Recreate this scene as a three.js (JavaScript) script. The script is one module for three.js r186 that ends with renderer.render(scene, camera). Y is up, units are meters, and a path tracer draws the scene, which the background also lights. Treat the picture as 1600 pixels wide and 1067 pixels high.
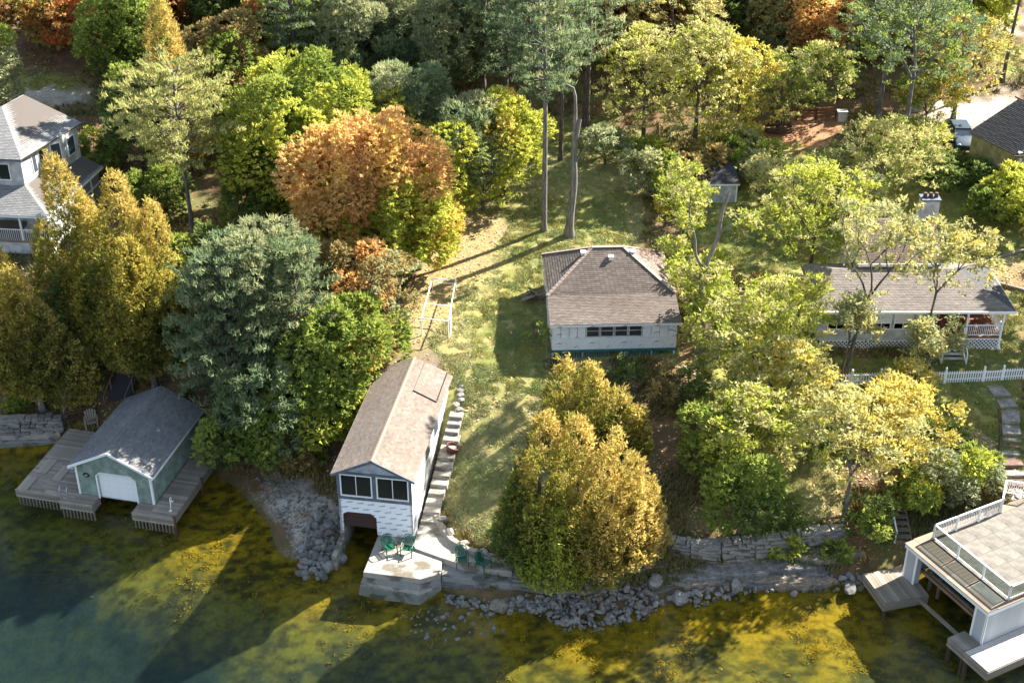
import * as THREE from 'three';
import { mergeGeometries, toCreasedNormals } from 'three/addons/utils/BufferGeometryUtils.js';

// ---------------------------------------------------------------- camera, sky, sun, exposure
const scene = new THREE.Scene();
const camera = new THREE.PerspectiveCamera(27.26, 1024 / 682, 0.5, 1500);
const PITCH = 31 * Math.PI / 180, EYE = new THREE.Vector3(0, 56, 0), FOCAL = 2200;
camera.position.copy(EYE);
camera.rotation.set(-PITCH, 0, 0);
const SUN_EL = 35.5 * Math.PI / 180, SUN_AZ = 33 * Math.PI / 180;
const sunDir = new THREE.Vector3(Math.cos(SUN_EL) * Math.cos(SUN_AZ), Math.sin(SUN_EL), -Math.cos(SUN_EL) * Math.sin(SUN_AZ));
// a clear afternoon sky: blue overhead, paler towards the horizon, a little brighter round the sun, faint high cloud
(() => {
  const W = 256, H = 128, d = new Float32Array(W * H * 4);
  for (let j = 0; j < H; j++) for (let i = 0; i < W; i++) {
    const el = ((j + 0.5) / H - 0.5) * Math.PI, az = ((i + 0.5) / W - 0.5) * 2 * Math.PI, v = [Math.cos(az) * Math.cos(el), Math.sin(el), Math.sin(az) * Math.cos(el)], k = Math.pow(1 - Math.max(0, v[1]), 2.2), g = Math.pow(Math.max(0, v[0] * sunDir.x + v[1] * sunDir.y + v[2] * sunDir.z), 6) * 0.22, o = (j * W + i) * 4, low = v[1] < 0 ? 0.4 : 1;
    const c = [0.21 + 0.29 * k + g, 0.295 + 0.275 * k + g * 0.95, 0.43 + 0.25 * k + g * 0.85]; for (let q = 0; q < 3; q++) d[o + q] = c[q] * low * 0.52; d[o + 3] = 1;
  }
  const t = new THREE.DataTexture(d, W, H, THREE.RGBAFormat, THREE.FloatType); t.mapping = THREE.EquirectangularReflectionMapping; t.magFilter = t.minFilter = THREE.LinearFilter; t.needsUpdate = true;
  scene.background = t; scene.environment = t;
})();
const sun = new THREE.DirectionalLight(new THREE.Color(1.0, 0.94, 0.84), 4.9);
sun.name = 'sun'; sun.position.copy(sunDir).multiplyScalar(160).add(new THREE.Vector3(0, 0, -90)); sun.target.position.set(0, 0, -90);
sun.castShadow = true; sun.shadow.mapSize.set(4096, 4096); sun.shadow.radius = 1.2;
Object.assign(sun.shadow.camera, { left: -80, right: 80, top: 80, bottom: -80, near: 1, far: 400 });
scene.add(sun, sun.target);
const renderer = new THREE.WebGLRenderer({ antialias: true });
renderer.setSize(1024, 682);
renderer.shadowMap.enabled = true;
renderer.toneMapping = THREE.LinearToneMapping;
renderer.toneMappingExposure = 4.4;

// ---------------------------------------------------------------- small tools
function rng(seed) { let a = seed >>> 0; return () => { a = (a + 0x6d2b79f5) | 0; let t = Math.imul(a ^ (a >>> 15), 1 | a); t = (t + Math.imul(t ^ (t >>> 7), 61 | t)) ^ t; return ((t ^ (t >>> 14)) >>> 0) / 4294967296; }; }
const R0 = rng(77);
const mixN = (a, b, t) => a + (b - a) * t, clamp = (x, a = 0, b = 1) => Math.min(b, Math.max(a, x));
const sstep = (a, b, x) => { const t = clamp((x - a) / (b - a)); return t * t * (3 - 2 * t); };
const LAT = (() => { const r = rng(5), a = new Float32Array(65536); for (let i = 0; i < 65536; i++) a[i] = r(); return a; })();
// value noise on a lattice that repeats every `per` cells
function vnoise(x, y, per = 256) {
  const ix = Math.floor(x), iy = Math.floor(y), fx = x - ix, fy = y - iy, u = fx * fx * (3 - 2 * fx), v = fy * fy * (3 - 2 * fy);
  const x0 = ((ix % per) + per) % per, y0 = ((iy % per) + per) % per, x1 = (x0 + 1) % per, y1 = (y0 + 1) % per;
  const a = LAT[(y0 << 8) | x0], b = LAT[(y0 << 8) | x1], c = LAT[(y1 << 8) | x0], d = LAT[(y1 << 8) | x1];
  return a + (b - a) * u + (c - a + (a - b - c + d) * u) * v;
}
function fbm(x, y, oct = 4, per = 256) { let s = 0, a = 0.5, n = 0; for (let i = 0; i < oct; i++) { s += a * vnoise(x + i * 17.3, y + i * 9.1, per); n += a; a *= 0.5; x *= 2; y *= 2; per = Math.min(256, per * 2); } return s / n; }
const used = {};
function numbered(name) { const n = used[name] = (used[name] ?? -1) + 1; return n ? name + '_' + String(n).padStart(3, '0') : name; }
function tag(o, label, category, group, kind) { o.userData.label = label; if (category) o.userData.category = category; if (group) o.userData.group = group; if (kind) o.userData.kind = kind; return o; }
function thing(name, label, category, pos = [0, 0, 0], turn = 0, group) {
  const o = new THREE.Group(); o.name = numbered(name); scene.add(o); o.position.set(...pos); o.rotation.y = turn; return tag(o, label, category, group);
}
function boxUV(g, s = 1) {
  const p = g.attributes.position, n = g.attributes.normal, uv = new Float32Array(p.count * 2);
  for (let i = 0; i < p.count; i++) {
    const ax = Math.abs(n.getX(i)), ay = Math.abs(n.getY(i)), az = Math.abs(n.getZ(i)), x = p.getX(i), y = p.getY(i), z = p.getZ(i);
    if (ay >= ax && ay >= az) { uv[2 * i] = x * s; uv[2 * i + 1] = z * s; } else if (ax >= az) { uv[2 * i] = z * s; uv[2 * i + 1] = y * s; } else { uv[2 * i] = x * s; uv[2 * i + 1] = y * s; }
  }
  g.setAttribute('uv', new THREE.BufferAttribute(uv, 2)); return g;
}
// box between two corners
function bx(x0, y0, z0, x1, y1, z1) { const g = new THREE.BoxGeometry(Math.abs(x1 - x0), Math.abs(y1 - y0), Math.abs(z1 - z0)); g.translate((x0 + x1) / 2, (y0 + y1) / 2, (z0 + z1) / 2); return g.toNonIndexed(); }
// square bar between two points
function bar(a, b, w, h = w) {
  const A = new THREE.Vector3(...a), D = new THREE.Vector3(...b).sub(A), L = D.length(), g = new THREE.BoxGeometry(w, h, L).toNonIndexed();
  g.translate(0, 0, L / 2);
  const m = new THREE.Matrix4().lookAt(D.clone(), new THREE.Vector3(), Math.abs(D.y / L) > 0.98 ? new THREE.Vector3(0, 0, 1) : new THREE.Vector3(0, 1, 0));
  g.applyMatrix4(m); g.translate(A.x, A.y, A.z); return g;
}
function tube(pts, r0, r1 = r0, sides = 7, seg) {
  const c = new THREE.CatmullRomCurve3(pts.map((p) => new THREE.Vector3(...p))), n = seg ?? Math.max(2, pts.length * 2), g = new THREE.TubeGeometry(c, n, 1, sides, false), p = g.attributes.position;
  for (let i = 0; i <= n; i++) { const q = c.getPointAt(i / n), r = r0 + (r1 - r0) * (i / n); for (let j = 0; j <= sides; j++) { const k = i * (sides + 1) + j; p.setXYZ(k, q.x + (p.getX(k) - q.x) * r, q.y + (p.getY(k) - q.y) * r, q.z + (p.getZ(k) - q.z) * r); } }
  return g.toNonIndexed();
}
// prism: polygon [[x,z],...] from y0 to y1
function prism(poly, y0, y1, bevel = 0) {
  const s = new THREE.Shape(poly.map(([x, z]) => new THREE.Vector2(x, -z)));
  const g = new THREE.ExtrudeGeometry(s, { depth: y1 - y0 - 2 * bevel, bevelEnabled: bevel > 0, bevelSize: bevel, bevelOffset: -bevel, bevelThickness: bevel, bevelSegments: 1 });
  g.rotateX(-Math.PI / 2); g.translate(0, y0 + bevel, 0); return g.index ? g.toNonIndexed() : g;
}
function extrudeXY(pts, z0, z1) { const g = new THREE.ExtrudeGeometry(new THREE.Shape(pts.map(([x, y]) => new THREE.Vector2(x, y))), { depth: z1 - z0, bevelEnabled: false }); g.translate(0, 0, z0); return g.index ? g.toNonIndexed() : g; }
// solid slab under a planar polygon of 3 or 4 points
function slab(pts, t) {
  const P = pts.map((p) => new THREE.Vector3(...p)), n = new THREE.Vector3().subVectors(P[1], P[0]).cross(new THREE.Vector3().subVectors(P[2], P[0])).normalize(); if (n.y < 0) { P.reverse(); n.negate(); }
  const Q = P.map((p) => p.clone().addScaledVector(n, -t)), v = [], q = (a, b, c) => v.push(...a, ...b, ...c);
  for (let i = 1; i < P.length - 1; i++) { q(P[0], P[i], P[i + 1]); q(Q[0], Q[i + 1], Q[i]); }
  for (let i = 0; i < P.length; i++) { const j = (i + 1) % P.length; q(P[i], Q[i], Q[j]); q(P[i], Q[j], P[j]); }
  const g = new THREE.BufferGeometry(); g.setAttribute('position', new THREE.Float32BufferAttribute(v, 3)); g.computeVertexNormals(); g.setAttribute('uv', new THREE.BufferAttribute(new Float32Array(v.length / 3 * 2), 2)); return g;
}
function mesh(name, geos, mat, parent, label) {
  const list = Array.isArray(geos) ? geos : [geos];
  let g = list.length === 1 ? list[0] : mergeGeometries(list.map((x) => { const y = x.index ? x.toNonIndexed() : x; for (const k of Object.keys(y.attributes)) if (!['position', 'normal', 'uv'].includes(k)) y.deleteAttribute(k); return y; }));
  if (!mat.vertexColors) boxUV(g);
  const m = new THREE.Mesh(g, mat); m.castShadow = m.receiveShadow = true;
  m.name = parent ? name : numbered(name); (parent ?? scene).add(m); if (label) m.userData.label = label; return m;
}
const UNIT = boxUV(new THREE.BoxGeometry(1, 1, 1));
function piece(name, mat, parent, x0, y0, z0, x1, y1, z1, geo = UNIT) {
  const m = new THREE.Mesh(geo, mat); m.name = name; m.castShadow = m.receiveShadow = true;
  m.scale.set(Math.abs(x1 - x0), Math.abs(y1 - y0), Math.abs(z1 - z0)); m.position.set((x0 + x1) / 2, (y0 + y1) / 2, (z0 + z1) / 2); parent.add(m); return m;
}

// ---------------------------------------------------------------- procedural textures and materials
function tex(size, fn, srgb = true) {
  const d = new Uint8Array(size * size * 4);
  for (let y = 0; y < size; y++) for (let x = 0; x < size; x++) { const c = fn(x / size, y / size), o = (y * size + x) * 4; const a = Array.isArray(c) ? c : [c, c, c]; for (let k = 0; k < 3; k++) d[o + k] = clamp(a[k]) * 255; d[o + 3] = 255; }
  const t = new THREE.DataTexture(d, size, size); t.wrapS = t.wrapT = THREE.RepeatWrapping; t.magFilter = THREE.LinearFilter; t.minFilter = THREE.LinearFilter; t.generateMipmaps = false; if (srgb) t.colorSpace = THREE.SRGBColorSpace; t.needsUpdate = true; return t;
}
const rep = (t, sx, sy = sx) => { const c = t.clone(); c.repeat.set(sx, sy); c.needsUpdate = true; return c; };
const TX = {
  mottle: tex(256, (u, v) => { const n = fbm(u * 8, v * 8, 5, 8); return 0.62 + 0.38 * n; }),
  stain: tex(512, (u, v) => { const n = fbm(u * 6, v * 6, 5, 6), m = fbm(u * 24 + 3, v * 24, 3, 24), s = sstep(0.5, 0.75, n); return [0.95 - 0.28 * s - 0.14 * m, 0.94 - 0.29 * s - 0.14 * m, 0.92 - 0.31 * s - 0.14 * m]; }),
  wood: tex(256, (u, v) => { const n = fbm(u * 4, v * 64, 4, 4), m = vnoise(u * 3, v * 200, 3), k = 0.68 + 0.24 * n + 0.1 * m; return [k, k * 0.985, k * 0.96]; }),
  woodv: tex(256, (u, v) => { const n = fbm(u * 64, v * 4, 4, 64), m = vnoise(u * 200, v * 3, 200), k = 0.68 + 0.24 * n + 0.1 * m; return [k, k * 0.985, k * 0.96]; }),
  peel: tex(512, (u, v) => { const n = fbm(u * 10, v * 30, 5, 10), k = 0.7 * sstep(0.66, 0.74, n), b = 0.94 - 0.1 * fbm(u * 5, v * 5, 3, 5); return [mixN(b, 0.5, k), mixN(b, 0.47, k), mixN(b, 0.43, k)]; }),
  bark: tex(256, (u, v) => { const n = fbm(u * 16, v * 5, 5, 16); return 0.5 + 0.5 * n; }),
  rock: tex(256, (u, v) => { const n = fbm(u * 8, v * 8, 5, 8), m = fbm(u * 32, v * 32, 2, 32); return 0.45 + 0.4 * n + 0.2 * m; }),
  bump: tex(256, (u, v) => fbm(u * 16, v * 16, 4, 16), false),
  fine: tex(256, (u, v) => fbm(u * 64, v * 64, 2, 64), false),
};
const M = (r, g, b, o = {}) => new THREE.MeshStandardMaterial({ color: new THREE.Color(r, g, b), roughness: 0.85, ...o });
const MAT = {
  whitePaint: M(0.76, 0.76, 0.741, { roughness: 0.55, map: rep(TX.mottle, 0.3) }),
  whiteTrim: M(0.82, 0.82, 0.8, { roughness: 0.45 }),
  oldWhite: M(0.85, 0.87, 0.89, { map: rep(TX.peel, 0.45), bumpMap: rep(TX.peel, 0.45), bumpScale: 0.004 }),
  wrap: M(0.78, 0.79, 0.8, { roughness: 0.5 }),
  slate: M(0.16, 0.2, 0.25, { roughness: 0.6, map: rep(TX.mottle, 0.5) }),
  gable: M(0.55, 0.6, 0.66, { map: rep(TX.mottle, 0.3) }),
  brown: M(0.075, 0.038, 0.032, { roughness: 0.6, map: rep(TX.woodv, 0.7) }),
  dark: M(0.02, 0.02, 0.022, { roughness: 0.8 }),
  teal: M(0.03, 0.2, 0.19, { map: rep(TX.mottle, 1), roughness: 0.7 }),
  tealWood: M(0.12, 0.24, 0.22, { map: rep(TX.woodv, 1) }),
  green: M(0.33, 0.43, 0.36, { map: rep(TX.mottle, 0.4), roughness: 0.6 }),
  greenChair: M(0.008, 0.085, 0.05, { roughness: 0.35 }),
  greyWood: M(0.38, 0.335, 0.285, { map: rep(TX.wood, 0.7), bumpMap: rep(TX.wood, 0.7), bumpScale: 0.004, roughness: 0.9 }),
  greyWood2: M(0.3, 0.262, 0.222, { map: rep(TX.wood, 0.6), roughness: 0.9 }),
  greyWood3: M(0.46, 0.41, 0.35, { map: rep(TX.wood, 0.8), roughness: 0.9 }),
  tanWood: M(0.36, 0.24, 0.14, { map: rep(TX.wood, 0.6), roughness: 0.8 }),
  tanWood2: M(0.304, 0.232, 0.168, { map: rep(TX.wood, 0.6), roughness: 0.85 }),
  tanWood3: M(0.365, 0.289, 0.217, { map: rep(TX.wood, 0.6), roughness: 0.85 }),
  paleWood: M(0.62, 0.6, 0.57, { map: rep(TX.wood, 0.6), roughness: 0.85 }),
  coolWhite: M(0.72, 0.74, 0.76, { map: rep(TX.mottle, 0.3), roughness: 0.6 }),
  flagRed: M(0.3, 0.17, 0.135, { map: rep(TX.rock, 0.6), roughness: 0.9 }),
  brownWood: M(0.13, 0.075, 0.045, { map: rep(TX.wood, 0.6), roughness: 0.85 }),
  redWood: M(0.3, 0.12, 0.06, { map: rep(TX.wood, 0.6), roughness: 0.8 }),
  concrete: M(0.432, 0.4, 0.352, { map: rep(TX.stain, 0.22), bumpMap: rep(TX.bump, 0.8), bumpScale: 0.008, roughness: 0.92 }),
  concreteWet: M(0.3, 0.3, 0.29, { map: rep(TX.stain, 0.3), bumpMap: rep(TX.bump, 0.8), bumpScale: 0.012, roughness: 0.8 }),
  deckPanel: M(0.25, 0.225, 0.185, { map: rep(TX.mottle, 0.25), roughness: 0.85 }),
  roofBase: M(0.09, 0.075, 0.065, {}),
  rock: M(0.345, 0.328, 0.305, { map: rep(TX.rock, 0.7), bumpMap: rep(TX.bump, 1.2), bumpScale: 0.02, roughness: 0.95 }),
  rock2: M(0.46, 0.43, 0.39, { map: rep(TX.rock, 0.9), bumpMap: rep(TX.bump, 1.4), bumpScale: 0.02, roughness: 0.95 }),
  rock3: M(0.24, 0.228, 0.216, { map: rep(TX.rock, 0.8), bumpMap: rep(TX.bump, 1.2), bumpScale: 0.02, roughness: 0.95 }),
  rockTan: M(0.396, 0.319, 0.242, { map: rep(TX.rock, 0.7), bumpMap: rep(TX.bump, 1.2), bumpScale: 0.02, roughness: 0.95 }),
  ledge: M(0.287, 0.27, 0.247, { map: rep(TX.rock, 0.35), bumpMap: rep(TX.bump, 0.7), bumpScale: 0.05, roughness: 0.95 }),
  ledgePale: M(0.5, 0.455, 0.385, { map: rep(TX.rock, 0.4), bumpMap: rep(TX.bump, 0.7), bumpScale: 0.04, roughness: 0.95 }),
  flag: M(0.46, 0.41, 0.37, { map: rep(TX.rock, 0.6), bumpMap: rep(TX.bump, 1), bumpScale: 0.01, roughness: 0.9 }),
  glass: new THREE.MeshPhysicalMaterial({ color: new THREE.Color(0.55, 0.6, 0.6), roughness: 0.04, transmission: 1, thickness: 0, ior: 1.5 }),
  screen: M(0.035, 0.036, 0.04, { roughness: 0.35 }),
  blind: M(0.7, 0.7, 0.68, { roughness: 0.7 }),
  metal: M(0.6, 0.61, 0.62, { metalness: 0.8, roughness: 0.35 }),
  blackMetal: M(0.03, 0.03, 0.03, { roughness: 0.5 }),
  bark: M(0.2, 0.165, 0.135, { map: rep(TX.bark, 1, 0.5), bumpMap: rep(TX.bark, 1, 0.5), bumpScale: 0.03, roughness: 1 }),
  barkGrey: M(0.29, 0.265, 0.24, { map: rep(TX.bark, 1, 0.5), bumpMap: rep(TX.bark, 1, 0.5), bumpScale: 0.03, roughness: 1 }),
  barkPale: M(0.4, 0.36, 0.32, { map: rep(TX.bark, 1, 0.4), bumpMap: rep(TX.bark, 1, 0.4), bumpScale: 0.02, roughness: 1 }),
  leaf: new THREE.MeshPhysicalMaterial({ color: 0xffffff, vertexColors: true, roughness: 1, transmission: 0.5, thickness: 0, side: THREE.DoubleSide, specularIntensity: 0.1 }),
  shingle: new THREE.MeshStandardMaterial({ color: 0xffffff, vertexColors: true, roughness: 0.95 }),
};
// ---------------------------------------------------------------- the lie of the land: heights at surveyed points, smoothly joined
// a picture point at height h, as a point of the scene
function at(px, py, h) {
  const x = (px - 800) / FOCAL, y = -(py - 533.5) / FOCAL, dy = y * Math.cos(PITCH) - Math.sin(PITCH), dz = -Math.cos(PITCH) - y * Math.sin(PITCH), t = (h - EYE.y) / dy;
  return [x * t, h, dz * t];
}
const SURVEY = [
  // left shore and slope
  [0, 640, 1.75], [50, 642, 1.75], [95, 640, 1.7], [0, 672, 0.1], [50, 672, 0.1], [95, 670, 0.15], [50, 590, 2.6], [0, 560, 3.2], [50, 480, 4.4], [50, 400, 6], [0, 300, 7.2], [100, 330, 6.8], [80, 130, 11], [160, 230, 8.6], [150, 640, 1.5], [190, 625, 1.9], [250, 600, 2.6], [300, 560, 3.4], [330, 640, 2.0], [200, 480, 4.6], [280, 380, 6.2],
  [345, 690, 0.75], [400, 735, 0.5], [400, 660, 2.0], [460, 690, 1.5], [500, 715, 0.9], [540, 640, 2.8], [570, 580, 4.6], [440, 560, 4.2], [500, 450, 5.8], [600, 420, 6.4], [400, 420, 5.9], [430, 765, 0.45], [475, 800, 0.5], [495, 850, 0.3], [500, 780, 0.5], [518, 800, 0.5],
  // main lawn
  [700, 600, 4.8], [710, 660, 3.7], [720, 720, 2.9], [720, 770, 2.2], [735, 830, 1.75], [780, 700, 3.4], [800, 600, 5.0], [650, 540, 5.3], [700, 480, 5.8], [760, 420, 6.3], [900, 380, 6.9], [800, 330, 7.2], [900, 250, 8.1], [800, 200, 8.8], [640, 330, 7.2], [500, 250, 8.2], [300, 200, 8.8],
  [860, 560, 5.1], [960, 565, 5.0], [1060, 560, 5.1], [960, 430, 6.2], [960, 640, 4.1], [1000, 720, 3.1], [1000, 800, 2.3], [900, 860, 1.5], [830, 860, 1.7], [790, 850, 1.75], [960, 870, 1.5],
  // ledge and right lawn
  [700, 900, 0.3], [850, 915, 0.5], [950, 905, 0.6], [1030, 835, 2.1], [1040, 885, 0.7], [1120, 880, 0.6], [1200, 868, 0.6], [1150, 828, 2.2], [1250, 815, 2.1], [1315, 808, 2.1], [1300, 880, 0.6], [1345, 885, 0.2], [1395, 880, 0.1], [1400, 852, 0.7],
  [1230, 740, 2.9], [1300, 650, 4], [1400, 590, 4.8], [1500, 650, 4.2], [1590, 650, 4.2], [1500, 710, 3.3], [1600, 740, 3.1], [1430, 780, 2.0], [1560, 770, 2.7], [1490, 800, 1.5], [1600, 800, 2.6],
  [1400, 555, 5.0], [1550, 555, 5.0], [1300, 470, 5.9], [1590, 430, 6.2], [1450, 350, 7], [1200, 400, 6.5], [1590, 340, 7.2], [1250, 200, 9], [1120, 315, 7.3], [1500, 230, 9], [1590, 80, 11.5], [1300, 100, 10.5], [1100, 150, 9.5], [1000, 250, 8], [1150, 600, 4.6], [1120, 720, 3.2],
  [0, 0, 14], [300, 0, 13.3], [600, 0, 13.3], [900, 0, 13], [1200, 0, 13], [1600, 0, 13.3],
  // lake bed
  [120, 730, -0.7], [20, 760, -1.1], [60, 705, -0.5], [0, 705, -0.6], [240, 850, -0.9], [200, 780, -0.7], [330, 775, -0.45], [385, 790, -0.15], [425, 825, -0.12], [455, 885, -0.15], [400, 900, -0.6], [300, 950, -1.5], [150, 900, -2], [0, 850, -2.3], [0, 950, -3.5], [0, 1060, -5], [200, 1060, -4], [400, 1060, -2.6], [530, 905, -0.5], [560, 960, -0.9], [600, 1060, -1.8], [560, 860, -0.6], [570, 820, -0.5],
  [700, 955, -0.5], [780, 965, -0.35], [870, 985, -0.25], [900, 1005, -0.4], [1000, 975, -0.25], [1060, 955, -0.2], [1130, 940, -0.2], [1200, 925, -0.15], [1300, 915, -0.15], [1350, 915, -0.3], [1400, 935, -0.6], [800, 1060, -1.2], [1100, 1060, -1], [1300, 1000, -0.7], [1500, 1060, -1.4], [1600, 1050, -1.6], [1450, 980, -0.9], [1500, 940, -0.7], [1580, 960, -0.7],
].map(([px, py, h]) => { const p = at(px, py, h); return [p[0], p[2], h]; });
SURVEY.push([-75, -185, 18], [0, -185, 17], [75, -185, 18], [-70, -120, 11.5], [70, -115, 10], [62, -80, 4.5], [-60, -85, 3], [55, -62, -1.5], [-50, -62, -6], [0, -45, -3], [60, -45, -4], [-60, -45, -9]);
const TPS = (() => {
  const n = SURVEY.length, N = n + 3, A = Array.from({ length: N }, () => new Float64Array(N + 1)), U = (d2) => (d2 < 1e-9 ? 0 : d2 * Math.log(d2));
  for (let i = 0; i < n; i++) {
    for (let j = 0; j < n; j++) A[i][j] = U((SURVEY[i][0] - SURVEY[j][0]) ** 2 + (SURVEY[i][1] - SURVEY[j][1]) ** 2);
    A[i][i] += 6; A[i][n] = A[n][i] = 1; A[i][n + 1] = A[n + 1][i] = SURVEY[i][0]; A[i][n + 2] = A[n + 2][i] = SURVEY[i][1]; A[i][N] = SURVEY[i][2];
  }
  for (let c = 0; c < N; c++) { let p = c; for (let r = c + 1; r < N; r++) if (Math.abs(A[r][c]) > Math.abs(A[p][c])) p = r; [A[c], A[p]] = [A[p], A[c]]; for (let r = 0; r < N; r++) if (r !== c && A[r][c]) { const k = A[r][c] / A[c][c]; for (let q = c; q <= N; q++) A[r][q] -= k * A[c][q]; } }
  const w = A.map((r, i) => r[N] / r[i]);
  return (x, z) => { let s = w[n] + w[n + 1] * x + w[n + 2] * z; for (let i = 0; i < n; i++) { const d2 = (x - SURVEY[i][0]) ** 2 + (z - SURVEY[i][1]) ** 2; if (d2 > 1e-9) s += w[i] * d2 * Math.log(d2); } return s; };
})();
const GX0 = -76, GX1 = 76, GZ0 = -188, GZ1 = -46, GS = 0.5, GNX = Math.round((GX1 - GX0) / GS) + 1, GNZ = Math.round((GZ1 - GZ0) / GS) + 1, HGT = new Float32Array(GNX * GNZ);
for (let j = 0; j < GNZ; j++) for (let i = 0; i < GNX; i++) HGT[j * GNX + i] = TPS(GX0 + i * GS, GZ0 + j * GS);
function groundY(x, z) {
  const u = clamp((x - GX0) / GS, 0, GNX - 1.001), v = clamp((z - GZ0) / GS, 0, GNZ - 1.001), i = Math.floor(u), j = Math.floor(v), a = u - i, b = v - j, k = j * GNX + i;
  return mixN(mixN(HGT[k], HGT[k + 1], a), mixN(HGT[k + GNX], HGT[k + GNX + 1], a), b);
}
// where the sight line of a picture point meets the ground
function onGround(px, py) { let h = 4, p; for (let i = 0; i < 40; i++) { p = at(px, py, h); h = mixN(h, groundY(p[0], p[2]), 0.5); } return [p[0], groundY(p[0], p[2]), p[2]]; }
function toPx(x, y, z) { const dx = x - EYE.x, dy = y - EYE.y, dz = z - EYE.z, c = Math.cos(PITCH), s = Math.sin(PITCH), yy = dy * c - dz * s, zz = dy * s + dz * c; return [800 + FOCAL * dx / -zz, 533.5 - FOCAL * yy / -zz]; }

// ground cover: which kind grows or lies where, drawn as areas on a plan of the site
const PLAN = 2048, PX0 = -62, PZ0 = -172, PSPAN = 124;
const plan = document.createElement('canvas'); plan.width = plan.height = PLAN;
const pc = plan.getContext('2d'); pc.fillStyle = 'rgb(0,0,0)'; pc.fillRect(0, 0, PLAN, PLAN);
function area(color, pts) { pc.fillStyle = color; pc.beginPath(); pts.forEach(([px, py], i) => { const p = onGround(px, py), u = (p[0] - PX0) / PSPAN * PLAN, v = (p[2] - PZ0) / PSPAN * PLAN; i ? pc.lineTo(u, v) : pc.moveTo(u, v); }); pc.closePath(); pc.fill(); }
// red: 40 lawn green, 80 dry tan grass, 120 leaf litter, 160 gravel drive, 200 dark soil, 240 yellow-green mown grass
area('rgb(80,0,0)', [[690, 300], [820, 215], [1000, 200], [1010, 300], [1000, 400], [1060, 420], [1060, 560], [960, 560], [850, 560], [850, 640], [790, 760], [800, 860], [740, 850], [690, 790], [680, 620], [600, 590], [560, 600], [600, 540], [640, 470]]);
area('rgb(40,0,0)', [[745, 300], [850, 245], [960, 260], [985, 380], [850, 390], [840, 470], [850, 560], [850, 620], [740, 610], [735, 500], [780, 440], [800, 390], [760, 360]]);
area('rgb(120,0,0)', [[660, 400], [740, 330], [800, 345], [760, 420], [720, 470], [680, 520], [640, 560], [590, 590], [610, 520]]);
area('rgb(80,0,0)', [[800, 205], [960, 190], [985, 290], [900, 320], [850, 300], [760, 330], [740, 300]]); area('rgb(40,0,0)', [[820, 190], [960, 180], [970, 235], [900, 250], [830, 240]]);
area('rgb(200,0,0)', [[620, 560], [660, 535], [690, 560], [680, 600], [630, 600]]);
area('rgb(80,0,0)', [[780, 780], [1010, 700], [1060, 640], [1180, 640], [1230, 820], [1030, 830], [900, 880], [800, 870]]);
area('rgb(0,0,0)', [[960, 575], [1085, 580], [1110, 700], [1130, 830], [1010, 838], [1000, 700]]);
area('rgb(240,0,0)', [[1085, 560], [1250, 440], [1280, 560], [1600, 560], [1600, 700], [1470, 740], [1450, 640], [1300, 660], [1230, 760], [1100, 640]]);
area('rgb(240,0,0)', [[1060, 215], [1330, 225], [1450, 250], [1600, 265], [1600, 430], [1490, 440], [1300, 440], [1100, 420], [1060, 330]]);
area('rgb(40,0,0)', [[1500, 540], [1600, 440], [1600, 740], [1540, 700], [1480, 640]]);
area('rgb(40,0,0)', [[1440, 270], [1600, 260], [1600, 330], [1440, 330]]);
area('rgb(80,0,0)', [[1180, 700], [1300, 660], [1330, 800], [1220, 830], [1170, 800]]);
area('rgb(130,0,0)', [[1190, 195], [1310, 185], [1320, 205], [1290, 230], [1200, 240]]);
area('rgb(160,0,0)', [[1430, 170], [1600, 140], [1600, 180], [1560, 200], [1520, 240], [1480, 235], [1490, 200]]);
area('rgb(160,0,0)', [[1560, 0], [1600, 0], [1600, 60], [1565, 70]]);
area('rgb(240,0,0)', [[1565, 65], [1600, 55], [1600, 120], [1560, 125]]);
area('rgb(160,0,0)', [[0, 142], [130, 130], [150, 160], [60, 168], [0, 168]]);
area('rgb(240,0,0)', [[0, 115], [130, 115], [130, 138], [0, 145]]);
area('rgb(120,0,0)', [[1525, 415], [1600, 395], [1600, 455], [1540, 440]]);
area('rgb(120,0,0)', [[230, 575], [310, 560], [330, 600], [250, 620]]);
area('rgb(120,0,0)', [[560, 600], [600, 570], [560, 660], [530, 680], [545, 640]]);
area('rgb(160,0,0)', [[400, 745], [480, 750], [530, 800], [530, 870], [480, 900], [470, 850], [440, 800]]);
area('rgb(120,0,0)', [[1440, 690], [1500, 650], [1560, 690], [1540, 760], [1450, 760]]);
const COVER = pc.getImageData(0, 0, PLAN, PLAN).data;
function coverAt(x, z) { const u = Math.floor((x - PX0) / PSPAN * PLAN), v = Math.floor((z - PZ0) / PSPAN * PLAN); return u < 0 || v < 0 || u >= PLAN || v >= PLAN ? 0 : COVER[(v * PLAN + u) * 4]; }
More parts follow.
